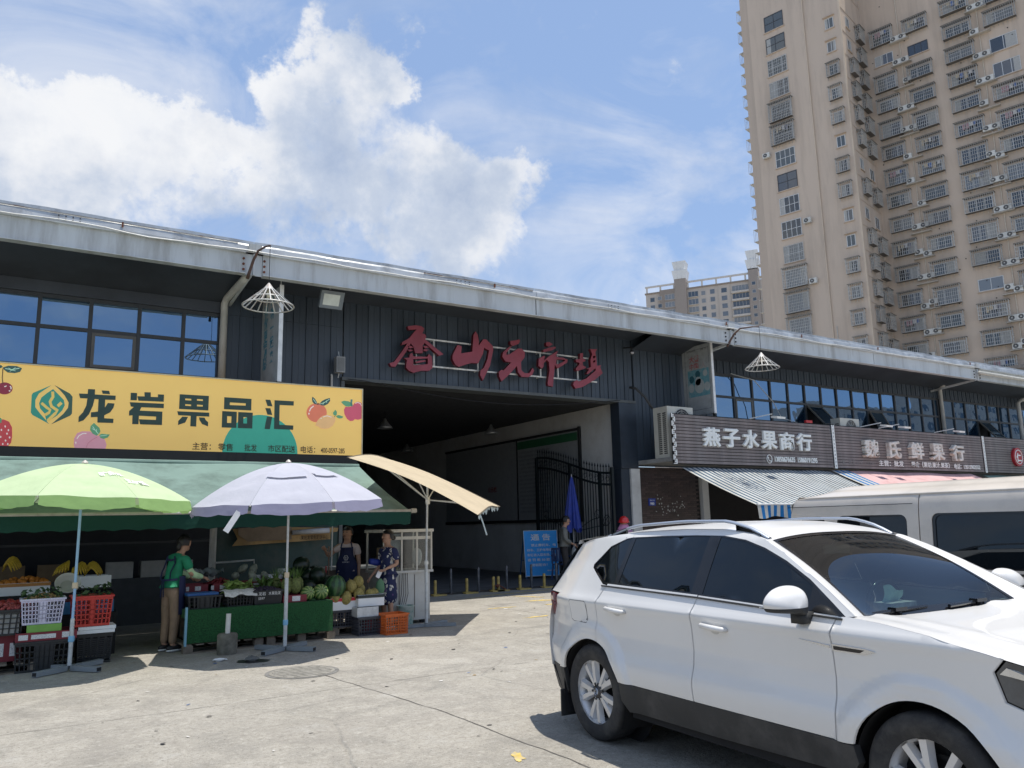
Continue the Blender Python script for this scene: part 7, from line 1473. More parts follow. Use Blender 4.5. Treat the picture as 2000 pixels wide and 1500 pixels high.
    cb(MB().poly([[(2.225, .938), (2.41, .936), (2.38, .92), (2.225, .92)]], lambda u, v: CT(u, sgn*(W_(u, v)+.008), v)), 'trim_insert', gblk, o)
    # rails
    m = MB(); pts = []; 
    for u in np.linspace(-.12, 1.56, 24):
        e_ = min((u+.12)/.42, (1.56-u)/.34, 1); pts.append((u, sgn*(.612-.012*(1-e_)), zcant(u)+.006+.046*smooth01(e_)**.6))
    m.grid(lambda u, v: (lambda p, k: (p[0], p[1]+sgn*(.018*math.cos(k)), p[2]+.011*math.sin(k)))(pts[min(int(round(u*23)), 23)], 2*math.pi*v), 23, 10)
    cb(m, 'roof_rail', mat('satin silver rail', (.42, .46, .52), .35, .6, var=.02), None, True)
    for xa, xb in ((-.06, .13), (1.3, 1.50)):
        m = MB().poly([[(xa, zcant(xa)+.0), (xb, zcant(xb)+.0), (xb, zcant(xb)+(.05 if xa < 0 else .02)), (xa, zcant(xa)+(.02 if xa < 0 else .05))]], lambda u, v: (u, sgn*.605, v), depth=.02, dvec=(0, sgn, 0))
        cb(m, 'rail_foot', gblk)
    # mirror: section in (lateral, z) swept along x
    MO = [(.905, 1.128), (.903, 1.17), (.925, 1.212), (.975, 1.235), (1.05, 1.236), (1.12, 1.218), (1.17, 1.183), (1.188, 1.15), (1.182, 1.128)]
    ML = [(1.182, 1.124), (1.165, 1.108), (1.09, 1.098), (1.0, 1.09), (.95, 1.08), (.915, 1.085), (.905, 1.124)]
    def msec(pts, u, cx=1.045, cz=1.15):
        n = len(pts)-1; i = min(int(u*n), n-1); f = u*n-i; p0, p1 = pts[max(i-1, 0)], pts[i]; p2, p3 = pts[i+1], pts[min(i+2, n)]
        return [.5*((2*p1[k])+(-p0[k]+p2[k])*f+(2*p0[k]-5*p1[k]+4*p2[k]-p3[k])*f*f+(-p0[k]+3*p1[k]-3*p2[k]+p3[k])*f**3) for k in (0, 1)]
    def msurf(pts):
        def f(u, v):
            q = msec(pts, u); t_ = 1-2*v; k = max(0., 1-abs(t_)**(3.2 if t_ < 0 else 2.2))**.5; xx = 2.035+(.1 if t_ > 0 else .045)*t_
            return (xx, sgn*(1.045+(q[0]-1.045)*k), 1.128+(q[1]-1.128)*k)
        return f
    mo = cb(MB().grid(msurf(MO), 32, 20), 'mirror_housing', paint, None, True)
    cb(MB().grid(msurf(ML), 24, 16).box(2.0, 2.08, sgn*.865 if sgn > 0 else -.965, sgn*.965 if sgn > 0 else -.865, 1.035, 1.095), 'mirror_base', plas, mo, True)
    cb(MB().tube([(1.988+.0*k, sgn*(.96+.22*k), 1.131) for k in (0, .5, 1)], .0045, 5), 'mirror_indicator', chrome, mo)
    cb(MB().poly([[(2.045, 1.10), (2.045, 1.215), (2.26, 1.085)]], lambda u, v: CT(u, sgn*(W_(u, v)+.003), v), depth=.01, dvec=(0, -sgn, 0)), 'mirror_sail', gblk)
# fuel flap
q = MB().poly([[(-.24, 1.0), (-.05, 1.0), (-.035, .985), (-.035, .86), (-.05, .845), (-.22, .845), (-.25, .86), (-.255, .985)]], lambda u, v: CT(u, W_(u, v)+.0015, v), step=.05); cb(q, 'fuel_flap', paint, None, True)
q = MB().poly([[(-.245, 1.005), (-.045, 1.005), (-.03, .99), (-.03, .855), (-.045, .84), (-.225, .84), (-.255, .855), (-.26, .99)]], lambda u, v: CT(u, W_(u, v)+.0005, v), step=.05); cb(q, 'fuel_flap_gap', mat('gap shadow grey', (.2, .2, .2), .8))
# roof, windscreen, hood, tail
def roofz(x, y): return ztop(x)-.045*abs(y/.628)**2.6
def rw(x): return min(.632, W_(x, zcant(x))+.004)
cb(MB().grid(lambda u, v: (lambda x, k: (x, k*rw(x), roofz(x, k*.628)))(-.56+2.14*u, 2*v-1), 50, 26), 'roof', paint, None, True)
def ws(u, v):   # u across -1..1, v 0 top .. 1 bottom
    xt = 1.575-.02*u*u*0+.018*(1-u*u); xb = 2.225+.0*(1-u*u)+.08*abs(u)**3
    hw = (.598+.12*v)*u; x = xt+(xb-xt)*v+.0*(1-u*u); z = 1.497-.034*abs(u)**2.5+(1.048-1.497)*v+.035*v*abs(u)**3+.03*math.sin(math.pi*v)+.022*(1-u*u)*math.sin(math.pi*v)
    return (x, hw, z)
cb(MB().grid(lambda u, v: ws(2*u-1, v), 30, 24), 'windscreen', wsgl, None, True)
fr_ = MB()
fr_.grid(lambda u, v: tuple(Vector(ws((2*u-1), .0+.035*v))+V(0, 0, .003)), 30, 2); fr_.grid(lambda u, v: tuple(Vector(ws((2*u-1), .95+.05*v))+V(0, 0, .003)), 30, 2)
for s3 in (-1, 1): fr_.grid(lambda u, v: tuple(Vector(ws(s3*(.965+.035*u), v))+V(0, 0, .003)), 2, 20)
cb(fr_, 'windscreen_border', gblk, None, True)
for s3 in (-1, 1): cb(MB().grid(lambda u, v: (lambda a, b: tuple(a+(b-a)*u+V(0, 0, .006*math.sin(math.pi*u))))(Vector(ws(s3, v))+V(0, -s3*.0, .002), (lambda x: Vector((x, s3*W_(x, interp(x, [1.45, 1.6, 1.75, 1.9, 2.12, 2.33], [1.50, 1.462, 1.40, 1.325, 1.21, 1.09])), interp(x, [1.45, 1.6, 1.75, 1.9, 2.12, 2.33], [1.50, 1.462, 1.40, 1.325, 1.21, 1.09]))))(1.59+.735*v)), 5, 24), 'windscreen_pillar', paint, None, True)
def hoodf(u, v):
    x = 2.20+1.30*v; k = 2*u-1; hw = W_(x, max(.8, zfend(x)-.012))-.006
    xs_ = x+.06*(1-abs(k)**3)*smooth01((v-.6)/.4)
    z = zfend(x)-.002-.040*(1-min(1, abs(k)/.9)**3)*(1-smooth01((v-.0)/.9)*.7)+.012*math.exp(-((abs(k)-.62)/.08)**2)*(1-v*.3)
    if x < 2.3: z -= .0
    return (xs_, k*hw, z)
cb(MB().grid(hoodf, 40, 40), 'bonnet', paint, None, True)
def nose(u, v):
    k = 2*u-1; hw = min(.835, W_(3.5, .75)+.02); x = 3.5+.06*(1-abs(k)**3)+.02*math.sin(math.pi*v); return (x, k*hw, .79-.55*v)
cb(MB().grid(nose, 20, 10), 'front_bumper', paint, None, True)
cb(MB().grid(lambda u, v: (lambda p: (p[0]+.006, p[1]*.8, p[2]))(nose(u, .05+.25*v)), 16, 3), 'grille', gblk, None, True)
cb(MB().grid(lambda u, v: (-.56-.28*v-.08*math.sin(math.pi*v)*0, (2*u-1)*(.56+.16*v), 1.45-.42*v+.02*math.sin(math.pi*v)), 16, 10), 'rear_window', cargl, None, True)
cb(MB().grid(lambda u, v: (-.86-.06*math.sin(math.pi*v)+.1*abs(2*u-1)**3, (2*u-1)*(.74+.04*v), 1.03-.6*v), 18, 12), 'tailgate', paint, None, True)
cb(MB().grid(lambda u, v: (-.84+.25*v+.1*abs(2*u-1)**3*(1-v), (2*u-1)*.78, .43-.2*v), 12, 3), 'rear_bumper', plas, None, True)
cb(MB().grid(lambda u, v: (-.50-.10*v+.03*abs(2*u-1)**3, (2*u-1)*.60, 1.488-.012*v-.0*u+(-.03 if v > .9 else 0)-.03*abs(2*u-1)**3), 20, 6), 'spoiler', paint, None, True)
# dark inner shell, cabin
cb(MB().box(-.7, 3.3, -.62, .62, .22, .32).box(.42, 2.25, -.86, .86, .24, .44).box(-.55, 2.2, -.8, .8, .45, .7).box(2.25, 3.35, -.6, .6, .33, .95).box(-.8, -.4, -.65, .65, .3, 1.0), 'underbody', darkin)
def dash(u, v): return (1.72+.5*v, (2*u-1)*.72, .985+.035*v+.02*math.sin(math.pi*v))
cb(MB().grid(dash, 12, 6), 'dashboard', mat('dark dashboard', (.025, .026, .028), .7), None, True)
sm = mat('dark seat fabric', (.03, .03, .032), .8)
for s3 in (-1, 1):
    cb(MB().ball((.85, s3*.36, .92), .3, 14, 10, (.32, .8, 1.2)), 'seat', sm, None, True); cb(MB().ball((.83, s3*.36, 1.32), .11, 12, 8, (.5, 1.1, .8)), 'headrest', sm, None, True)
cb(MB().tube([(1.62, -.36+.18*math.cos(a), 1.0+.17*math.sin(a)) for a in np.linspace(0, 2*math.pi, 24)], .014, 6, cap=False), 'steering_wheel', gblk, None, True)
cb(MB().box(1.55, 1.57, -.12, .12, 1.36, 1.42).tube([(1.5, 0, 1.4), (1.6, 0, 1.46)], .01, 6), 'rear_view_mirror', gblk)
for s3, x0 in ((.35, 0), (-.42, 0)):
    m = MB(); m.tube([(2.235, s3, 1.062), (2.2, s3+.02, 1.085)], .012, 6); m.tube([(2.225, s3+.31, 1.07), (2.215, s3, 1.078), (2.20, s3-.28, 1.078)], .011, 6); m.box(2.19, 2.24, s3-.05, s3+.05, 1.075, 1.095); cb(m, 'wiper', gblk)
t = thing('tissue_box', 'patterned tissue box with a pale green tissue on the dashboard of the white car', 'tissue box', CO+CH*2.0+Vector((0, 0, 1.02)), math.atan2(CH.y, CH.x), local=True)
MB().box(-.06, .06, -.19, .05, .0, .07).build('box_body', mat('printed tissue carton', (.55, .52, .5), .6, var=.25, sc=18.), t)
MB().grid(lambda u, v: (-.03+.05*v+.01*math.sin(u*6), -.15+.16*u+.015*math.sin(v*4)-.03*v*(1-u), .07+.1*v+.012*math.sin(u*6)*v-.03*u*v), 10, 8).build('tissue', mat('pale green tissue', (.5, .72, .68), .9), t, True)
# ------------------------------------------------------------------ beige van
vp = mat('beige grey van paint', (.60, .545, .475), .35, var=.015, coat=.5, dirt=(.3, .28, .25), dsc=2., damt=.3)
van = thing('beige_van', 'boxy beige van parked behind the white suv, only its upper rear half in view', 'van', (7.95, 5.6, 0), 0, local=True)
# van local: u = distance forward from the rear end (towards -Y), side plane lat = .87
VH = Vector((-.03, -1, 0)).normalized(); VO = Vector((7.93, 5.72, 0)); VS = Vector((0, 0, 1)).cross(VH)*-1    # right side of the van
van.location = VO; van.rotation_euler = (0, 0, math.atan2(VH.y, VH.x))
def VW(x, z):
    y = interp(z, [.2, .5, 1.0, 1.12, 1.66, 1.76, 1.83, 1.87], [.84, .87, .875, .87, .825, .80, .755, .69])
    if x < .12: y -= .10*((.12-x)/.12)**2.2
    if x > 3.9: y -= .3*((x-3.9)/.6)**2
    return y
def vside(sg, d=0): return lambda u, v: (u, sg*(VW(u, v)+d), v)
def rrect(x0, x1, z0, z1, r=.06, n=5):
    o = []
    for cx, cz, a0 in ((x1-r, z1-r, 0), (x0+r, z1-r, 90), (x0+r, z0+r, 180), (x1-r, z0+r, 270)):
        o += [(cx+r*math.cos(R(a0+90*k/n)), cz+r*math.sin(R(a0+90*k/n))) for k in range(n+1)]
    return o
wins = [rrect(.22, .52, 1.18, 1.60, .06), rrect(.66, 1.42, 1.15, 1.605, .07), rrect(1.66, 2.95, 1.13, 1.61, .06), rrect(3.05, 3.9, 1.13, 1.6, .06)]
for sg in (1, -1):
    A1_ = [(.0, .35), (.04, 1.1), (.09, 1.62), (.13, 1.76), (.18, 1.79), (1.535, 1.80), (1.535, .35)]
    A2_ = [(1.545, .35), (1.545, 1.80), (3.6, 1.80), (3.95, 1.74), (4.3, 1.2), (4.5, 1.0), (4.5, .35)]
    for nm, ol, hs in (('rear_side_panel', A1_, wins[:2]), ('sliding_door', A2_, wins[2:])):
        m = MB().poly([ol]+hs, vside(sg), step=.06 if sg > 0 else .15, depth=.02, dvec=(0, -sg, 0), flip=sg < 0); o = cb(m, nm, vp, van, 35)
        if nm == 'sliding_door': sd_ = o
    for wv in wins:
        wo = cb(MB().poly([wv], vside(sg, -.016), step=.1, flip=sg < 0), 'side_window', cargl, van, True)
        rng = [((x-.0), z) for x, z in wv]; cx = sum(p[0] for p in wv)/len(wv); cz = sum(p[1] for p in wv)/len(wv)
        inner = [(cx+(x-cx)*.955, cz+(z-cz)*.93) for x, z in wv]
        cb(MB().poly([wv, inner], vside(sg, -.008), flip=sg < 0), 'window_seal', gblk, wo, True)
    cb(MB().tube([(u, sg*(VW(u, 1.8)+.004), 1.792 if u > .3 else 1.77) for u in np.linspace(.14, 3.7, 20)], .013, 6), 'roof_gutter', vp, van, True)
    cb(MB().box(.08, 1.5, sg*.845 if sg > 0 else -.851, sg*.851 if sg > 0 else -.845, 1.700, 1.706), 'slide_track', gblk, van)
    cb(MB().poly([rrect(1.6, 3.9, 1.085, 1.105, .008, 2)], vside(sg, .004), step=.3, depth=.006, dvec=(0, -sg, 0), flip=sg < 0), 'waist_strip', gblk, van)
    q = cb(MB().poly([rrect(2.15, 2.42, .93, 1.03, .02, 3)], vside(sg, .003), depth=.01, dvec=(0, -sg, 0), flip=sg < 0), 'door_handle', mat('van handle grey', (.3, .29, .27), .4), van)
    cb(MB().box(2.22, 2.32, sg*.875 if sg > 0 else -.9, sg*.9 if sg > 0 else -.875, .94, 1.02), 'handle_grip', gblk, q)
    for xc in (.75, 3.6):
        cb(MB().lathe([(.2, -.1), (.3, -.1), (.32, -.07), (.32, .07), (.3, .1), (.2, .1)], (xc, sg*.76, .32), 28, Matrix.Rotation(R(90), 4, 'X'), cap=False).lathe([(0, .05*sg), (.2, .07*sg)], (xc, sg*.76, .32), 20, Matrix.Rotation(R(90), 4, 'X'), cap=False), 'wheel', tyre_m, van, True)
def vroof(u, v):
    x = .13+3.6*u; k = 2*v-1; hw = VW(x, 1.8); z = 1.80+.115*(1-abs(k)**3.2)*smooth01(min(1, (x-.1)/.55)+.12)-.02*smooth01((x-3)/.8)+.012*math.sin(k*14)*(abs(k) < .8)
    return (x, k*hw, z)
cb(MB().grid(vroof, 44, 30), 'roof', vp, van, True)
cb(MB().grid(lambda u, v: (.0+(.13 if v > .98 else .04*v**2+.0)+.1*max(0, v-.8), (2*u-1)*(.80-.06*v**3), .35+1.46*v), 16, 18), 'tailgate', vp, van, True)
cb(MB().grid(lambda u, v: (.03-.01+.05*v, (2*u-1)*.68, 1.15+.45*v), 8, 4), 'rear_window', cargl, van, True)
cb(MB().box(.2, 4.3, -.75, .75, .25, .6), 'underbody', darkin, van)
cb(MB().grid(lambda u, v: (3.72+.75*v, (2*u-1)*.74, 1.8-.8*v+.1*math.sin(math.pi*v)), 10, 8), 'windscreen', cargl, van, True)
cb(MB().grid(lambda u, v: (4.45+.05*math.sin(math.pi*v), (2*u-1)*.74, 1.0-.7*v), 10, 6), 'front', vp, van, True)
# ------------------------------------------------------------------ people
skin = mat('skin', (.42, .24, .16), .55, var=.05, sub=.1); hair_m = mat('black hair', (.012, .01, .009), .45, var=.3, sc=30.)
eye_m = mat('dark eye', (.02, .015, .012), .3); lip_m = mat('lips', (.35, .12, .1), .5); shoe_b = mat('black shoe', (.02, .02, .022), .6); sole = mat('white sole', (.75, .75, .73), .6)
def skinned(nodes, edges, root, sub=2):
    """nodes name -> (x, y, z, r[, r2]); a Skin modifier grown over the edges"""
    names = list(nodes); idx = {n: i for i, n in enumerate(names)}
    bm = bmesh.new(); L = bm.verts.layers.skin.verify(); vs = []
    for n in names:
        p = nodes[n]; v = bm.verts.new(p[:3]); v[L].radius = (p[3], p[4] if len(p) > 4 else p[3]); v[L].use_root = (n == root); vs.append(v)
    for a, b in edges: bm.edges.new((vs[idx[a]], vs[idx[b]]))
    me = bpy.data.meshes.new('armature'); bm.to_mesh(me); bm.free()
    o = bpy.data.objects.new('armature', me); COL.objects.link(o); s = o.modifiers.new('s', 'SKIN'); s.use_smooth_shade = True; s.branch_smoothing = .7; u = o.modifiers.new('u', 'SUBSURF'); u.levels = sub; u.render_levels = sub
    dg = bpy.context.evaluated_depsgraph_get(); r = bpy.data.meshes.new_from_object(o.evaluated_get(dg)); out = ([v.co.copy() for v in r.vertices], [tuple(p.vertices) for p in r.polygons])
    bpy.data.objects.remove(o); bpy.data.meshes.remove(me); bpy.data.meshes.remove(r); return out
def person(label, loc, face, H, P, top, bottom, longs=False, sleeve=.5, dress=None, bag=None, hair='bun', headdir=None, shoes=(shoe_b, sole), seated=False, bulk=1., sleevem=None, armc=None):
    """face: heading angle; local frame x = to the person's left, y = back, z up; P overrides joints"""
    t = thing('person', label, 'person', loc, face, local=True)
    k = H/1.6
    J = dict(pelvis=(0, 0, .88, .125, .095), waist=(0, 0, 1.0, .12, .09), chest=(0, .005, 1.2, .145, .1), upper=(0, .01, 1.3, .115, .08), neck=(0, 0, 1.37, .048), jaw=(0, -.015, 1.435, .062, .068), head=(0, -.005, 1.5, .077, .09), crown=(0, .005, 1.56, .06, .07),
             shL=(.155, .01, 1.29, .052), elL=(.2, .0, 1.03, .038), wrL=(.22, -.06, .82, .024), shR=(-.155, .01, 1.29, .052), elR=(-.2, .0, 1.03, .038), wrR=(-.22, -.06, .82, .024),
             hipL=(.085, 0, .77, .082), knL=(.09, -.01, .45, .056), anL=(.09, .02, .09, .036), toL=(.1, -.1, .035, .032), hipR=(-.085, 0, .77, .082), knR=(-.09, -.01, .45, .056), anR=(-.09, .02, .09, .036), toR=(-.1, -.1, .035, .032))
    for a, b in P.items():
        if a in J: J[a] = tuple(b)+tuple(J[a][3:]) if len(b) == 3 else tuple(b)
    E = [('pelvis', 'waist'), ('waist', 'chest'), ('chest', 'upper'), ('upper', 'neck'), ('neck', 'jaw'), ('jaw', 'head'), ('head', 'crown'), ('upper', 'shL'), ('shL', 'elL'), ('elL', 'wrL'), ('upper', 'shR'), ('shR', 'elR'), ('elR', 'wrR'), ('pelvis', 'hipL'), ('hipL', 'knL'), ('knL', 'anL'), ('anL', 'toL'), ('pelvis', 'hipR'), ('hipR', 'knR'), ('knR', 'anR'), ('anR', 'toR')]
    B = dict(J)
    for n_ in ('pelvis', 'waist', 'chest', 'upper', 'hipL', 'hipR'): B[n_] = tuple(B[n_][:3])+tuple(c*.8 for c in B[n_][3:])
    if not dress:
        for n_ in ('knL', 'knR'): B[n_] = tuple(B[n_][:3])+tuple(c*.85 for c in B[n_][3:])
    for s in 'LR':   # hands: palm and five bent fingers
        w_, e_ = Vector(J['wr'+s][:3]), Vector(J['el'+s][:3]); d_ = (w_-e_).normalized(); side_ = d_.cross(V(0, 1, 0)); side_ = side_.normalized() if side_.length > .2 else V(0, 0, 1); cur = side_.cross(d_).normalized()*(-1 if s == 'L' else 1)
        pm = w_+d_*.05; B['palm'+s] = (*pm, .027, .016); E.append(('wr'+s, 'palm'+s))
        for i, (o_, l_) in enumerate(((-.027, .062), (-.01, .072), (.008, .068), (.025, .052))):
            a = pm+side_*o_*.9+d_*.028; b = a+d_*l_*.55+cur*.006; c = b+d_*l_*.3+cur*.025
            B[f'f{s}{i}a'] = (*a, .0095); B[f'f{s}{i}b'] = (*b, .0085); B[f'f{s}{i}c'] = (*c, .0075); E += [('palm'+s, f'f{s}{i}a'), (f'f{s}{i}a', f'f{s}{i}b'), (f'f{s}{i}b', f'f{s}{i}c')]
        sd2 = -1 if s == 'L' else 1
        a = w_+d_*.03+side_*sd2*.026*-1; b = a+d_*.035+side_*sd2*-.02+cur*.012; B['t'+s+'a'] = (*a, .011); B['t'+s+'b'] = (*b, .009); E += [('wr'+s, 't'+s+'a'), ('t'+s+'a', 't'+s+'b')]
    vs_, fs_ = skinned({n: tuple(c*k if i < 3 else c*k*bulk if n not in ('head', 'jaw', 'crown', 'neck') else c*k for i, c in enumerate(p)) for n, p in B.items()}, E, 'pelvis')
    m = MB(); m.add(vs_, fs_)
    # face
    hc = Vector(J['head'][:3])*k; jw = Vector(J['jaw'][:3])*k; up = (Vector(J['crown'][:3])-Vector(J['jaw'][:3])).normalized()
    fd_ = Vector(headdir).normalized() if headdir else V(0, -1, 0); fd_ = (fd_-up*fd_.dot(up)).normalized(); rt_ = fd_.cross(up)
    Mh = Matrix((rt_, -fd_, up)).transposed().to_4x4()
    def hp(x, y, z): return hc+Mh.to_3x3() @ (Vector((x, y, z))*k)
    m.ball(hp(0, -.005, .015), .09*k, 16, 12, (.84, .98, 1.08), Mh.to_3x3()); m.ball(hp(0, -.035, -.065), .05*k, 12, 8, (1.0, .9, .9), Mh.to_3x3())
    m.ball(hp(0, -.098, -.02), .014*k, 8, 6, (.85, .9, 1.6), Mh.to_3x3())
    for sx_ in (-1, 1): m.ball(hp(sx_*.08, .005, -.015), .02*k, 8, 6, (.35, .7, 1.2), Mh.to_3x3())
    m.mi = 1
    for sx_ in (-1, 1): m.ball(hp(sx_*.032, -.083, .008), .0105*k, 8, 5, (1.4, .6, .65), Mh.to_3x3()); m.add([hp(sx_*.015, -.092, .03), hp(sx_*.05, -.08, .033), hp(sx_*.05, -.08, .038), hp(sx_*.015, -.092, .036)], [(0, 1, 2, 3)])
    m.mi = 2; m.ball(hp(0, -.083, -.058), .012*k, 8, 5, (1.7, .5, .45), Mh.to_3x3())
    m.build('body', [skin, eye_m, lip_m], t, True)
    # hair: upper and back of the skull
    hm = MB(); 
    def hr(u, v):
        a = 2*math.pi*u; ph = math.pi*(1-v*(.62 if math.sin(a) > -.2 else .40)); r_ = .1*(1+.03*math.sin(a*9)+.02*math.sin(v*20+a*5)); return hp(r_*.93*math.sin(ph)*math.cos(a), r_*1.08*math.sin(ph)*math.sin(a)+.008, .02-r_*1.08*math.cos(ph)-(.01 if v > .9 else 0))
    if hair != 'none': hm.grid(hr, 30, 12)
    if hair == 'bun': hm.ball(hp(0, .125, .0), .04*k, 10, 8, (1, 1, 1), jit=.08)
    if hair == 'tail': hm.ball(hp(0, .11, -.04), .035*k, 10, 8, (1, .8, 1.8), Mh.to_3x3(), jit=.08)
    if hm.v: hm.build('hair', hair_m, t, True)
    # clothing: looser skinned shells
    def shell(keys, edges, grow, root, name, mm, extra=None):
        nn = {n: J[n] for n in keys}
        if extra: nn.update(extra)
        q = {n: tuple([c*k for c in p[:3]]+[(r_*bulk+grow)*k for r_ in p[3:]]) for n, p in nn.items()}
        vv, ff = skinned(q, edges, root, 2); return MB().add(vv, ff).build(name, mm, t, True)
    def lerp(a, b, f, r_): a, b = J[a], J[b]; return tuple(a[i]+(b[i]-a[i])*f for i in range(3))+(r_,)
    ex = {'cuL': lerp('shL', 'elL', sleeve*1., .048) if sleeve <= 1 else lerp('elL', 'wrL', sleeve-1, .035), 'cuR': lerp('shR', 'elR', sleeve, .048) if sleeve <= 1 else lerp('elR', 'wrR', sleeve-1, .035)}
    ex['coll'] = tuple(Vector(J['upper'][:3])*.45+Vector(J['neck'][:3])*.55)+(.05,)
    ks = ['pelvis', 'waist', 'chest', 'upper', 'shL', 'shR']; es = [('pelvis', 'waist'), ('waist', 'chest'), ('chest', 'upper'), ('upper', 'shL'), ('upper', 'shR'), ('upper', 'coll')]
    if sleeve > 1: ks += ['elL', 'elR']; es += [('shL', 'elL'), ('elL', 'cuL'), ('shR', 'elR'), ('elR', 'cuR')]
    else: es += [('shL', 'cuL'), ('shR', 'cuR')]
    if dress:
        ex['hem'] = (0, .0, .34, .19, .17); ex['skirt'] = (0, 0, .66, .165, .14); shell(ks, es+[('pelvis', 'skirt'), ('skirt', 'hem')], .026, 'waist', 'dress', dress, ex)
    else:
        shell(ks, es, .02, 'waist', 'top', top, ex)
        ex['tw'] = tuple(Vector(J['pelvis'][:3])*.3+Vector(J['waist'][:3])*.7)+(.112, .085)
        shell(['pelvis', 'hipL', 'knL', 'anL', 'hipR', 'knR', 'anR'], [('tw', 'pelvis'), ('pelvis', 'hipL'), ('hipL', 'knL'), ('knL', 'anL'), ('pelvis', 'hipR'), ('hipR', 'knR'), ('knR', 'anR')], .016, 'pelvis', 'trousers', bottom, {'tw': ex['tw']})
    if sleevem:
        for s in 'LR':
            q = {'a': tuple(c*k for c in lerp('sh'+s, 'el'+s, .6, .05)), 'b': tuple(c*k for c in J['el'+s][:3])+(.05*k,), 'c': tuple(c*k for c in lerp('el'+s, 'wr'+s, .5, .048)), 'd': tuple(c*k for c in lerp('el'+s, 'wr'+s, .92, .036))}
            vv, ff = skinned(q, [('a', 'b'), ('b', 'c'), ('c', 'd')], 'b'); MB().add(vv, ff).build('oversleeve', sleevem, t, True)
    for s in 'LR':
        a, to = Vector(J['an'+s][:3])*k, Vector(J['to'+s][:3])*k; d_ = (to-a); d_.z = 0; d_.normalize(); ang = math.atan2(d_.y, d_.x); Ms = Matrix.Rotation(ang, 3, 'Z'); cz = Vector((a.x, a.y, 0))+d_*.05*k+V(0, 0, a.z-.09*k)
        sh = MB().ball(cz+V(0, 0, .05*k), .1*k, 14, 8, (1.35, .46, .46), Ms).build('shoe', shoes[0], t, True); MB().ball(cz+V(0, 0, .022*k), .105*k, 14, 6, (1.35, .48, .2), Ms).build('sole', shoes[1], sh, True)
    return t, J, k, hp
# worker in green, seen from behind and side, leaning over the stall
grn = mat('emerald green shirt', (.01, .2, .1), .8, var=.15, sc=8.); navy = mat('navy apron', (.008, .014, .06), .75, var=.15); khaki = mat('khaki trousers', (.26, .18, .12), .85, var=.12, sc=9.); slv = mat('pale green oversleeve', (.42, .6, .34), .85, var=.1, sc=20.)
ang = R(118)       # faces right and slightly away
pw, J, k, hp = person('person in green shirt, pale oversleeves and khaki trousers sorting fruit at the turf stall', (1.98, 11.95, 0), ang, 1.56, dict(waist=(0, 0, .99), chest=(0, -.05, 1.18), upper=(0, -.08, 1.28), neck=(0, -.13, 1.35), jaw=(0, -.17, 1.405), head=(0, -.18, 1.465), crown=(0, -.175, 1.53), shL=(.155, -.08, 1.27), shR=(-.155, -.08, 1.27), elL=(.21, -.22, 1.08), wrL=(.12, -.42, .97), elR=(-.2, -.16, 1.04), wrR=(-.16, -.4, .98)), grn, khaki, sleeve=.75, sleevem=slv, hair='tail', headdir=(.15, -1, -.35))
def rib(pts, w_, mm, name, par, n=(0, -1, 0), th=.006):
    m = MB(); P_ = [Vector(p) for p in pts]
    for i, p in enumerate(P_):
        pass
    vs_ = []; nn = Vector(n)
    for i, p in enumerate(P_):
        d_ = (P_[min(i+1, len(P_)-1)]-P_[max(i-1, 0)]).normalized(); s_v = d_.cross(nn).normalized()*w_/2; vs_ += [p-s_v, p+s_v]
    m.add(vs_, [(2*i, 2*i+1, 2*i+3, 2*i+2) for i in range(len(P_)-1)]); m.add([v+nn*-th for v in vs_], [(2*i, 2*i+2, 2*i+3, 2*i+1) for i in range(len(P_)-1)])
    return m.build(name, mm, par)
s = k
ap = MB()
def apron(u, v):
    a = math.pi*(u*1.15-.075); z = 1.02-.52*v; r1 = .175+.02*v; return ((-r1*math.cos(a)*1.0)*s, (-.02-r1*.85*math.sin(a)-.02*math.sin(u*20)*v)*s, z*s)
ap.grid(apron, 24, 10); ap.build('apron', navy, pw, True)
for sg in (-1, 1): rib([(sg*.07*s, .035*s, 1.30*s), (sg*.1*s, .045*s, 1.2*s), (sg*.09*s, .105*s, 1.08*s), (sg*.10*s, .118*s, .98*s)], .025, navy, 'apron_strap', pw, (0, 1, 0))
rib([(-.1*s, .04*s, 1.26*s), (0, .045*s, 1.24*s), (.1*s, .04*s, 1.26*s)], .025, navy, 'apron_strap', pw, (0, 1, 0)); rib([(-.155*s, .03*s, .98*s), (-.08*s, .12*s, .975*s), (0, .13*s, .97*s), (.08*s, .12*s, .975*s), (.155*s, .03*s, .98*s)], .028, navy, 'apron_tie', pw, (0, 1, 0))
for x in (0, .03): rib([(x*s, .135*s, .97*s), (x*1.5*s, .14*s, .85*s), (x*2*s, .135*s, .74*s)], .02, navy, 'apron_tie', pw, (0, 1, 0))
# woman with the mop, facing the camera
wt = mat('pale pink white t shirt', (.62, .52, .5), .85, var=.06)
denim = mat('dark blue jeans', (.02, .03, .09), .85, var=.1)
pm, J, k, hp = person('person in pale t shirt and navy apron leaning on a mop behind the melons', (4.93, 13.1, 0), R(-28), 1.6, dict(elR=(-.3, -.05, 1.13), wrR=(-.33, -.22, 1.22), elL=(.2, .0, 1.02), wrL=(.2, -.04, .8)), wt, denim, sleeve=.6, hair='tail', headdir=(-.35, -1, 0))
def ap2(u, v):
    hw = .11+.07*smooth01((v-.12)/.3); x = (2*u-1)*hw; z = 1.27-.75*v; return (x*1.0, -.118-.02*smooth01((v-.1)/.3)-.03*math.sin(math.pi*v)*0+.09*abs(2*u-1)**2.4*(hw/.18)-.01*math.sin(u*15)*v, z)
MB().grid(ap2, 20, 20).build('apron', navy, pm, True)
for sg in (-1, 1): rib([(sg*.095, -.085, 1.26), (sg*.08, -.085, 1.33), (sg*.06, -.02, 1.365)], .022, navy, 'apron_strap', pm, (0, -1, 0), -.006)
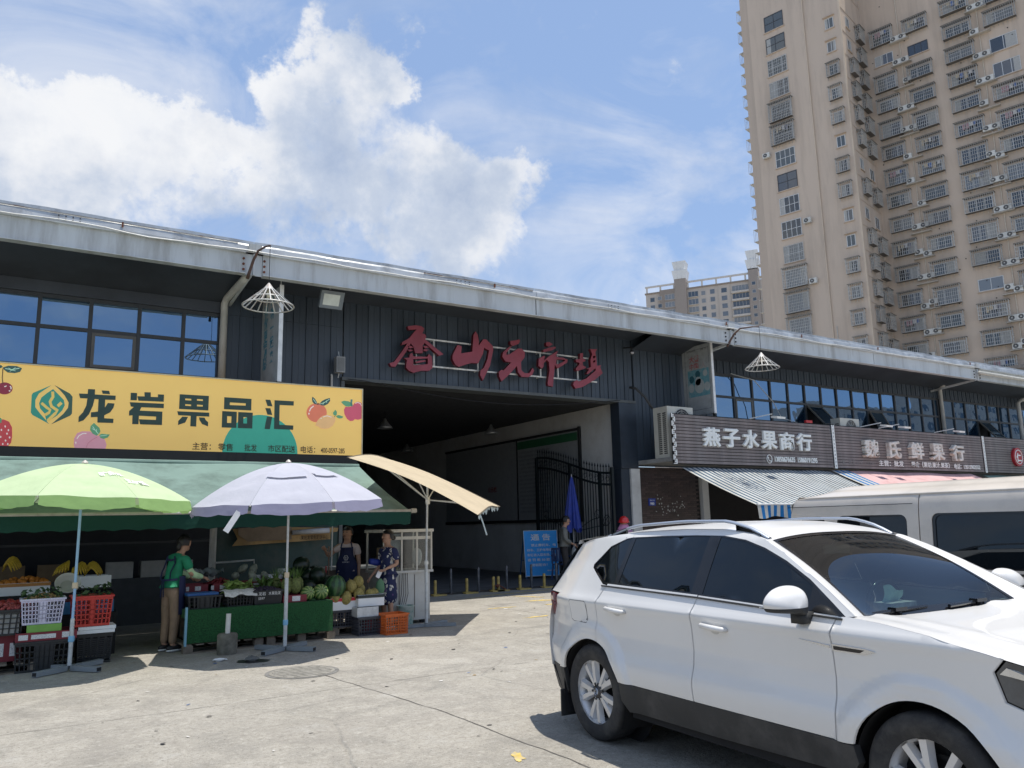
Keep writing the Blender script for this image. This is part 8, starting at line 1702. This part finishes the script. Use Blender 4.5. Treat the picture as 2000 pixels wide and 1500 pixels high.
m = MB(); bl_ = lambda u, v, w_=0: (u, -.152, v); m.tube([(.04*math.cos(a), -.15, 1.10+.045*math.sin(a)) for a in np.linspace(0, 6.283, 7)], .003, 4); m.tube([(.03*math.cos(a), -.15, 1.10+.033*math.sin(a)) for a in np.linspace(0, 6.283, 16)], .0025, 4)
for pl in (((0, 1.125), (-.006, 1.105), (.006, 1.09), (-.006, 1.075)), ((-.018, 1.105), (-.004, 1.092)), ((.018, 1.108), (.006, 1.098))): m.tube([(a, -.151, b) for a, b in pl], .003, 4)
text(m, '龙岩果品汇', 0, 1.02, .026, 0, fn=lambda u, v, w_: (u, -.154, v), align='CENTER'); m.build('apron_emblem', mat('white apron print', (.6, .6, .62), .7), pm)
t = thing('mop', 'wooden mop stick held upright by the woman in the navy apron', 'mop', (4.53, 12.92, 0), local=True)
MB().tube([(0.03, 0, .1), (0, -.03, 1.3)], .012, 7).build('handle', mat('brown mop handle', (.2, .13, .09), .6), t); MB().ball((.03, 0, .07), .1, 12, 7, (1, 1, .7), jit=.2).build('mop_head', mat('grey mop strands', (.2, .2, .2), .9), t)
# woman in the floral dress, facing left
def floral():
    m = bpy.data.materials.new('navy floral print'); m.use_nodes = True; t = m.node_tree; b = t.nodes['Principled BSDF']; tc = nd(t, 'ShaderNodeTexCoord')
    wn = nd(t, 'ShaderNodeTexNoise', ins={'Scale': 9.0, 'Detail': 3.0}); t.links.new(tc.outputs['Object'], wn.inputs['Vector']); mp = nd(t, 'ShaderNodeMapping'); mp.inputs['Scale'].default_value = (1, 1, .55); t.links.new(mixc(t, .12, tc.outputs['Object'], wn.outputs['Color']), mp.inputs[0])
    vo = nd(t, 'ShaderNodeTexVoronoi'); vo.inputs['Scale'].default_value = 22.; t.links.new(mp.outputs[0], vo.inputs['Vector']); sp = nd(t, 'ShaderNodeSeparateColor'); t.links.new(vo.outputs['Color'], sp.inputs[0])
    k1 = math_n(t, 'MULTIPLY', ramp(t, vo.outputs['Distance'], [(0, 1), (.42, 1), (.48, 0)]), ramp(t, sp.outputs[0], [(.5, 0), (.53, 1)]))
    c = mixc(t, k1, (.012, .018, .07), (.58, .56, .5)); k2 = math_n(t, 'MULTIPLY', ramp(t, vo.outputs['Distance'], [(0, 1), (.2, 1), (.25, 0)]), ramp(t, sp.outputs[1], [(.68, 0), (.72, 1)])); c = mixc(t, k2, c, (.1, .05, .15))
    t.links.new(c, b.inputs['Base Color']); b.inputs['Roughness'].default_value = .8; MATS['floral'] = m; return m
pd, J, k, hp = person('person in navy floral dress with a blue umbrella under the arm beside the cart', (5.28, 12.2, 0), R(-75), 1.53, dict(elR=(-.2, .02, 1.04), wrR=(-.17, -.2, .86), elL=(.2, .05, 1.05), wrL=(.16, -.16, .98)), wt, denim, sleeve=.8, dress=floral(), hair='bun', headdir=(-.1, -1, -.15))
t = thing('furled_umbrella', 'loosely furled blue umbrella tucked under the arm of the woman in the floral dress', 'umbrella', (5.28, 12.2, 0), R(-75), local=True)
MB().tube([(-.2, -.2, 1.05), (-.2, 0, 1.02), (-.2, .25, .98), (-.2, .42, .94)], [.05, .06, .035, .012], 10).build('umbrella_canopy', bluef, t, True); MB().tube([(-.2, .42, .94), (-.2, .5, .93)], .005, 6).build('tip', blackm, t)
o = MB().box(-.035, .035, -.006, .006, -.06, .06, Matrix.Rotation(.5, 4, 'Y')).build('phone', mat('white phone', (.75, .75, .75), .3)); o.location = (5.06, 12.03, .86); tag(o, 'white phone in the hand of the woman in the floral dress', 'phone')
o = MB().ball((0, 0, 0), .1, 12, 10, (.7, .6, 1.25), jit=.1).build('plastic_bag', fabric('thin green plastic', (.25, .45, .28), .5), None, True); o.location = (5.08, 12.02, .66); tag(o, 'green tinted plastic bag hanging from the hand of the woman in the floral dress', 'bag')
# man at the gate
gry = mat('grey green jacket', (.17, .17, .15), .85, var=.12, sc=7.); drk = mat('dark trousers', (.035, .03, .028), .85)
pn, J, k, hp = person('person in grey jacket and dark trousers carrying a white bag by the gate', (12.55, 17.35, .03), R(70), 1.73, dict(chest=(0, -.02, 1.2), neck=(0, -.04, 1.37), jaw=(0, -.07, 1.43), head=(0, -.075, 1.495), crown=(0, -.065, 1.56), elR=(-.2, .02, 1.05), wrR=(-.15, -.2, .93), elL=(.2, -.02, 1.05), wrL=(.14, -.22, .95), anL=(.1, -.12, .09), toL=(.11, -.25, .035), knL=(.1, -.1, .46)), gry, drk, sleeve=1.75, hair='short', headdir=(0, -1, -.2))
o = MB().ball((0, 0, 0), .11, 10, 8, (.5, .8, 1.4), jit=.12).build('plastic_bag', fabric('thin white plastic', (.6, .62, .62), .5), None, True); o.location = (12.82, 17.28, .8); tag(o, 'thin white plastic bag in the hand of the man at the gate', 'bag')
# helmet rider behind the car
pk_ = mat('mauve jacket', (.35, .2, .33), .8, var=.1)
ph, J, k, hp = person('person in mauve top wearing a red helmet, half hidden behind the white suv', (13.3, 15.75, 0), R(150), 1.68, {}, pk_, drk, sleeve=1.7, hair='none', headdir=(0, -1, 0))
m = MB()
def shf(u, v): a = 2*math.pi*u; r_ = .085+.07*v; return hp(r_*math.cos(a), r_*math.sin(a)*1.1, -.035-.12*v+.012*math.sin(a*7)*v)
m.grid(shf, 28, 6).build('scarf', mat('pink neck scarf', (.55, .25, .42), .8, var=.1), ph, True)
hm_ = thing('helmet', 'shiny red hard hat on the person behind the white suv', 'helmet', (13.3, 15.75, 0), R(150), local=True)
rh = mat('glossy red helmet', (.6, .02, .02), .2, coat=.6)
MB().grid(lambda u, v: hp(.125*math.cos(2*math.pi*u)*math.sin(math.pi/2*v), .14*math.sin(2*math.pi*u)*math.sin(math.pi/2*v), .015+.14*math.cos(math.pi/2*v)), 28, 10).build('shell', rh, hm_, True); MB().grid(lambda u, v: hp((.125+.028*v)*math.cos(2*math.pi*u), (.14+.028*v)*math.sin(2*math.pi*u), .016-.008*v), 28, 2).build('brim', rh, hm_, True)
for a in (-.6, 0, .6): MB().ball(hp(.115*math.sin(a), -.128*math.cos(a), .06), .009, 8, 5).build('vent_stud', mat('pale stud', (.6, .5, .4), .5), hm_)
# seated person near the gate
ps, J, k, hp = person('dark haired person sitting low near the gate, only the head showing over the white suv', (13.95, 17.5, 0), R(95), 1.6, dict(pelvis=(0, 0, .5), waist=(0, 0, .62), chest=(0, -.02, .82), upper=(0, -.02, .92), neck=(0, -.02, .99), jaw=(0, -.035, 1.05), head=(0, -.03, 1.115), crown=(0, -.02, 1.175), shL=(.155, 0, .91), shR=(-.155, 0, .91), elL=(.2, -.05, .68), elR=(-.2, -.05, .68), wrL=(.12, -.25, .6), wrR=(-.12, -.25, .6), hipL=(.085, -.02, .48), hipR=(-.085, -.02, .48), knL=(.1, -.4, .48), knR=(-.1, -.4, .48), anL=(.1, -.38, .09), anR=(-.1, -.38, .09), toL=(.1, -.5, .035), toR=(-.1, -.5, .035)), mat('black top', (.02, .02, .022), .8), drk, sleeve=.6, hair='short')
# ------------------------------------------------------------------ the street behind the photographer, seen only in the glass
for i, (x, y, w_, d_, h_, lb) in enumerate(((172, -80, 34, 16, 27, 'low apartment block across the street, mirrored in the right strip windows'), (222, -80, 40, 16, 36, 'taller apartment block mirrored at the far right end of the strip windows'))):
    t = thing('mirrored_block', lb, 'apartment block', (x, y, 0))
    MB().box(x-w_/2, x+w_/2, y-d_/2, y+d_/2, 0, h_).build('wall', fw_, t)
    m = MB()
    for k in range(int(h_/3)):
        for j in range(int(w_/4)): m.box(x-w_/2+1+4*j, x-w_/2+3+4*j, y+d_/2+.01, y+d_/2+.06, 1+3*k, 2.6+3*k)
    m.build('window', fgl[0], t)
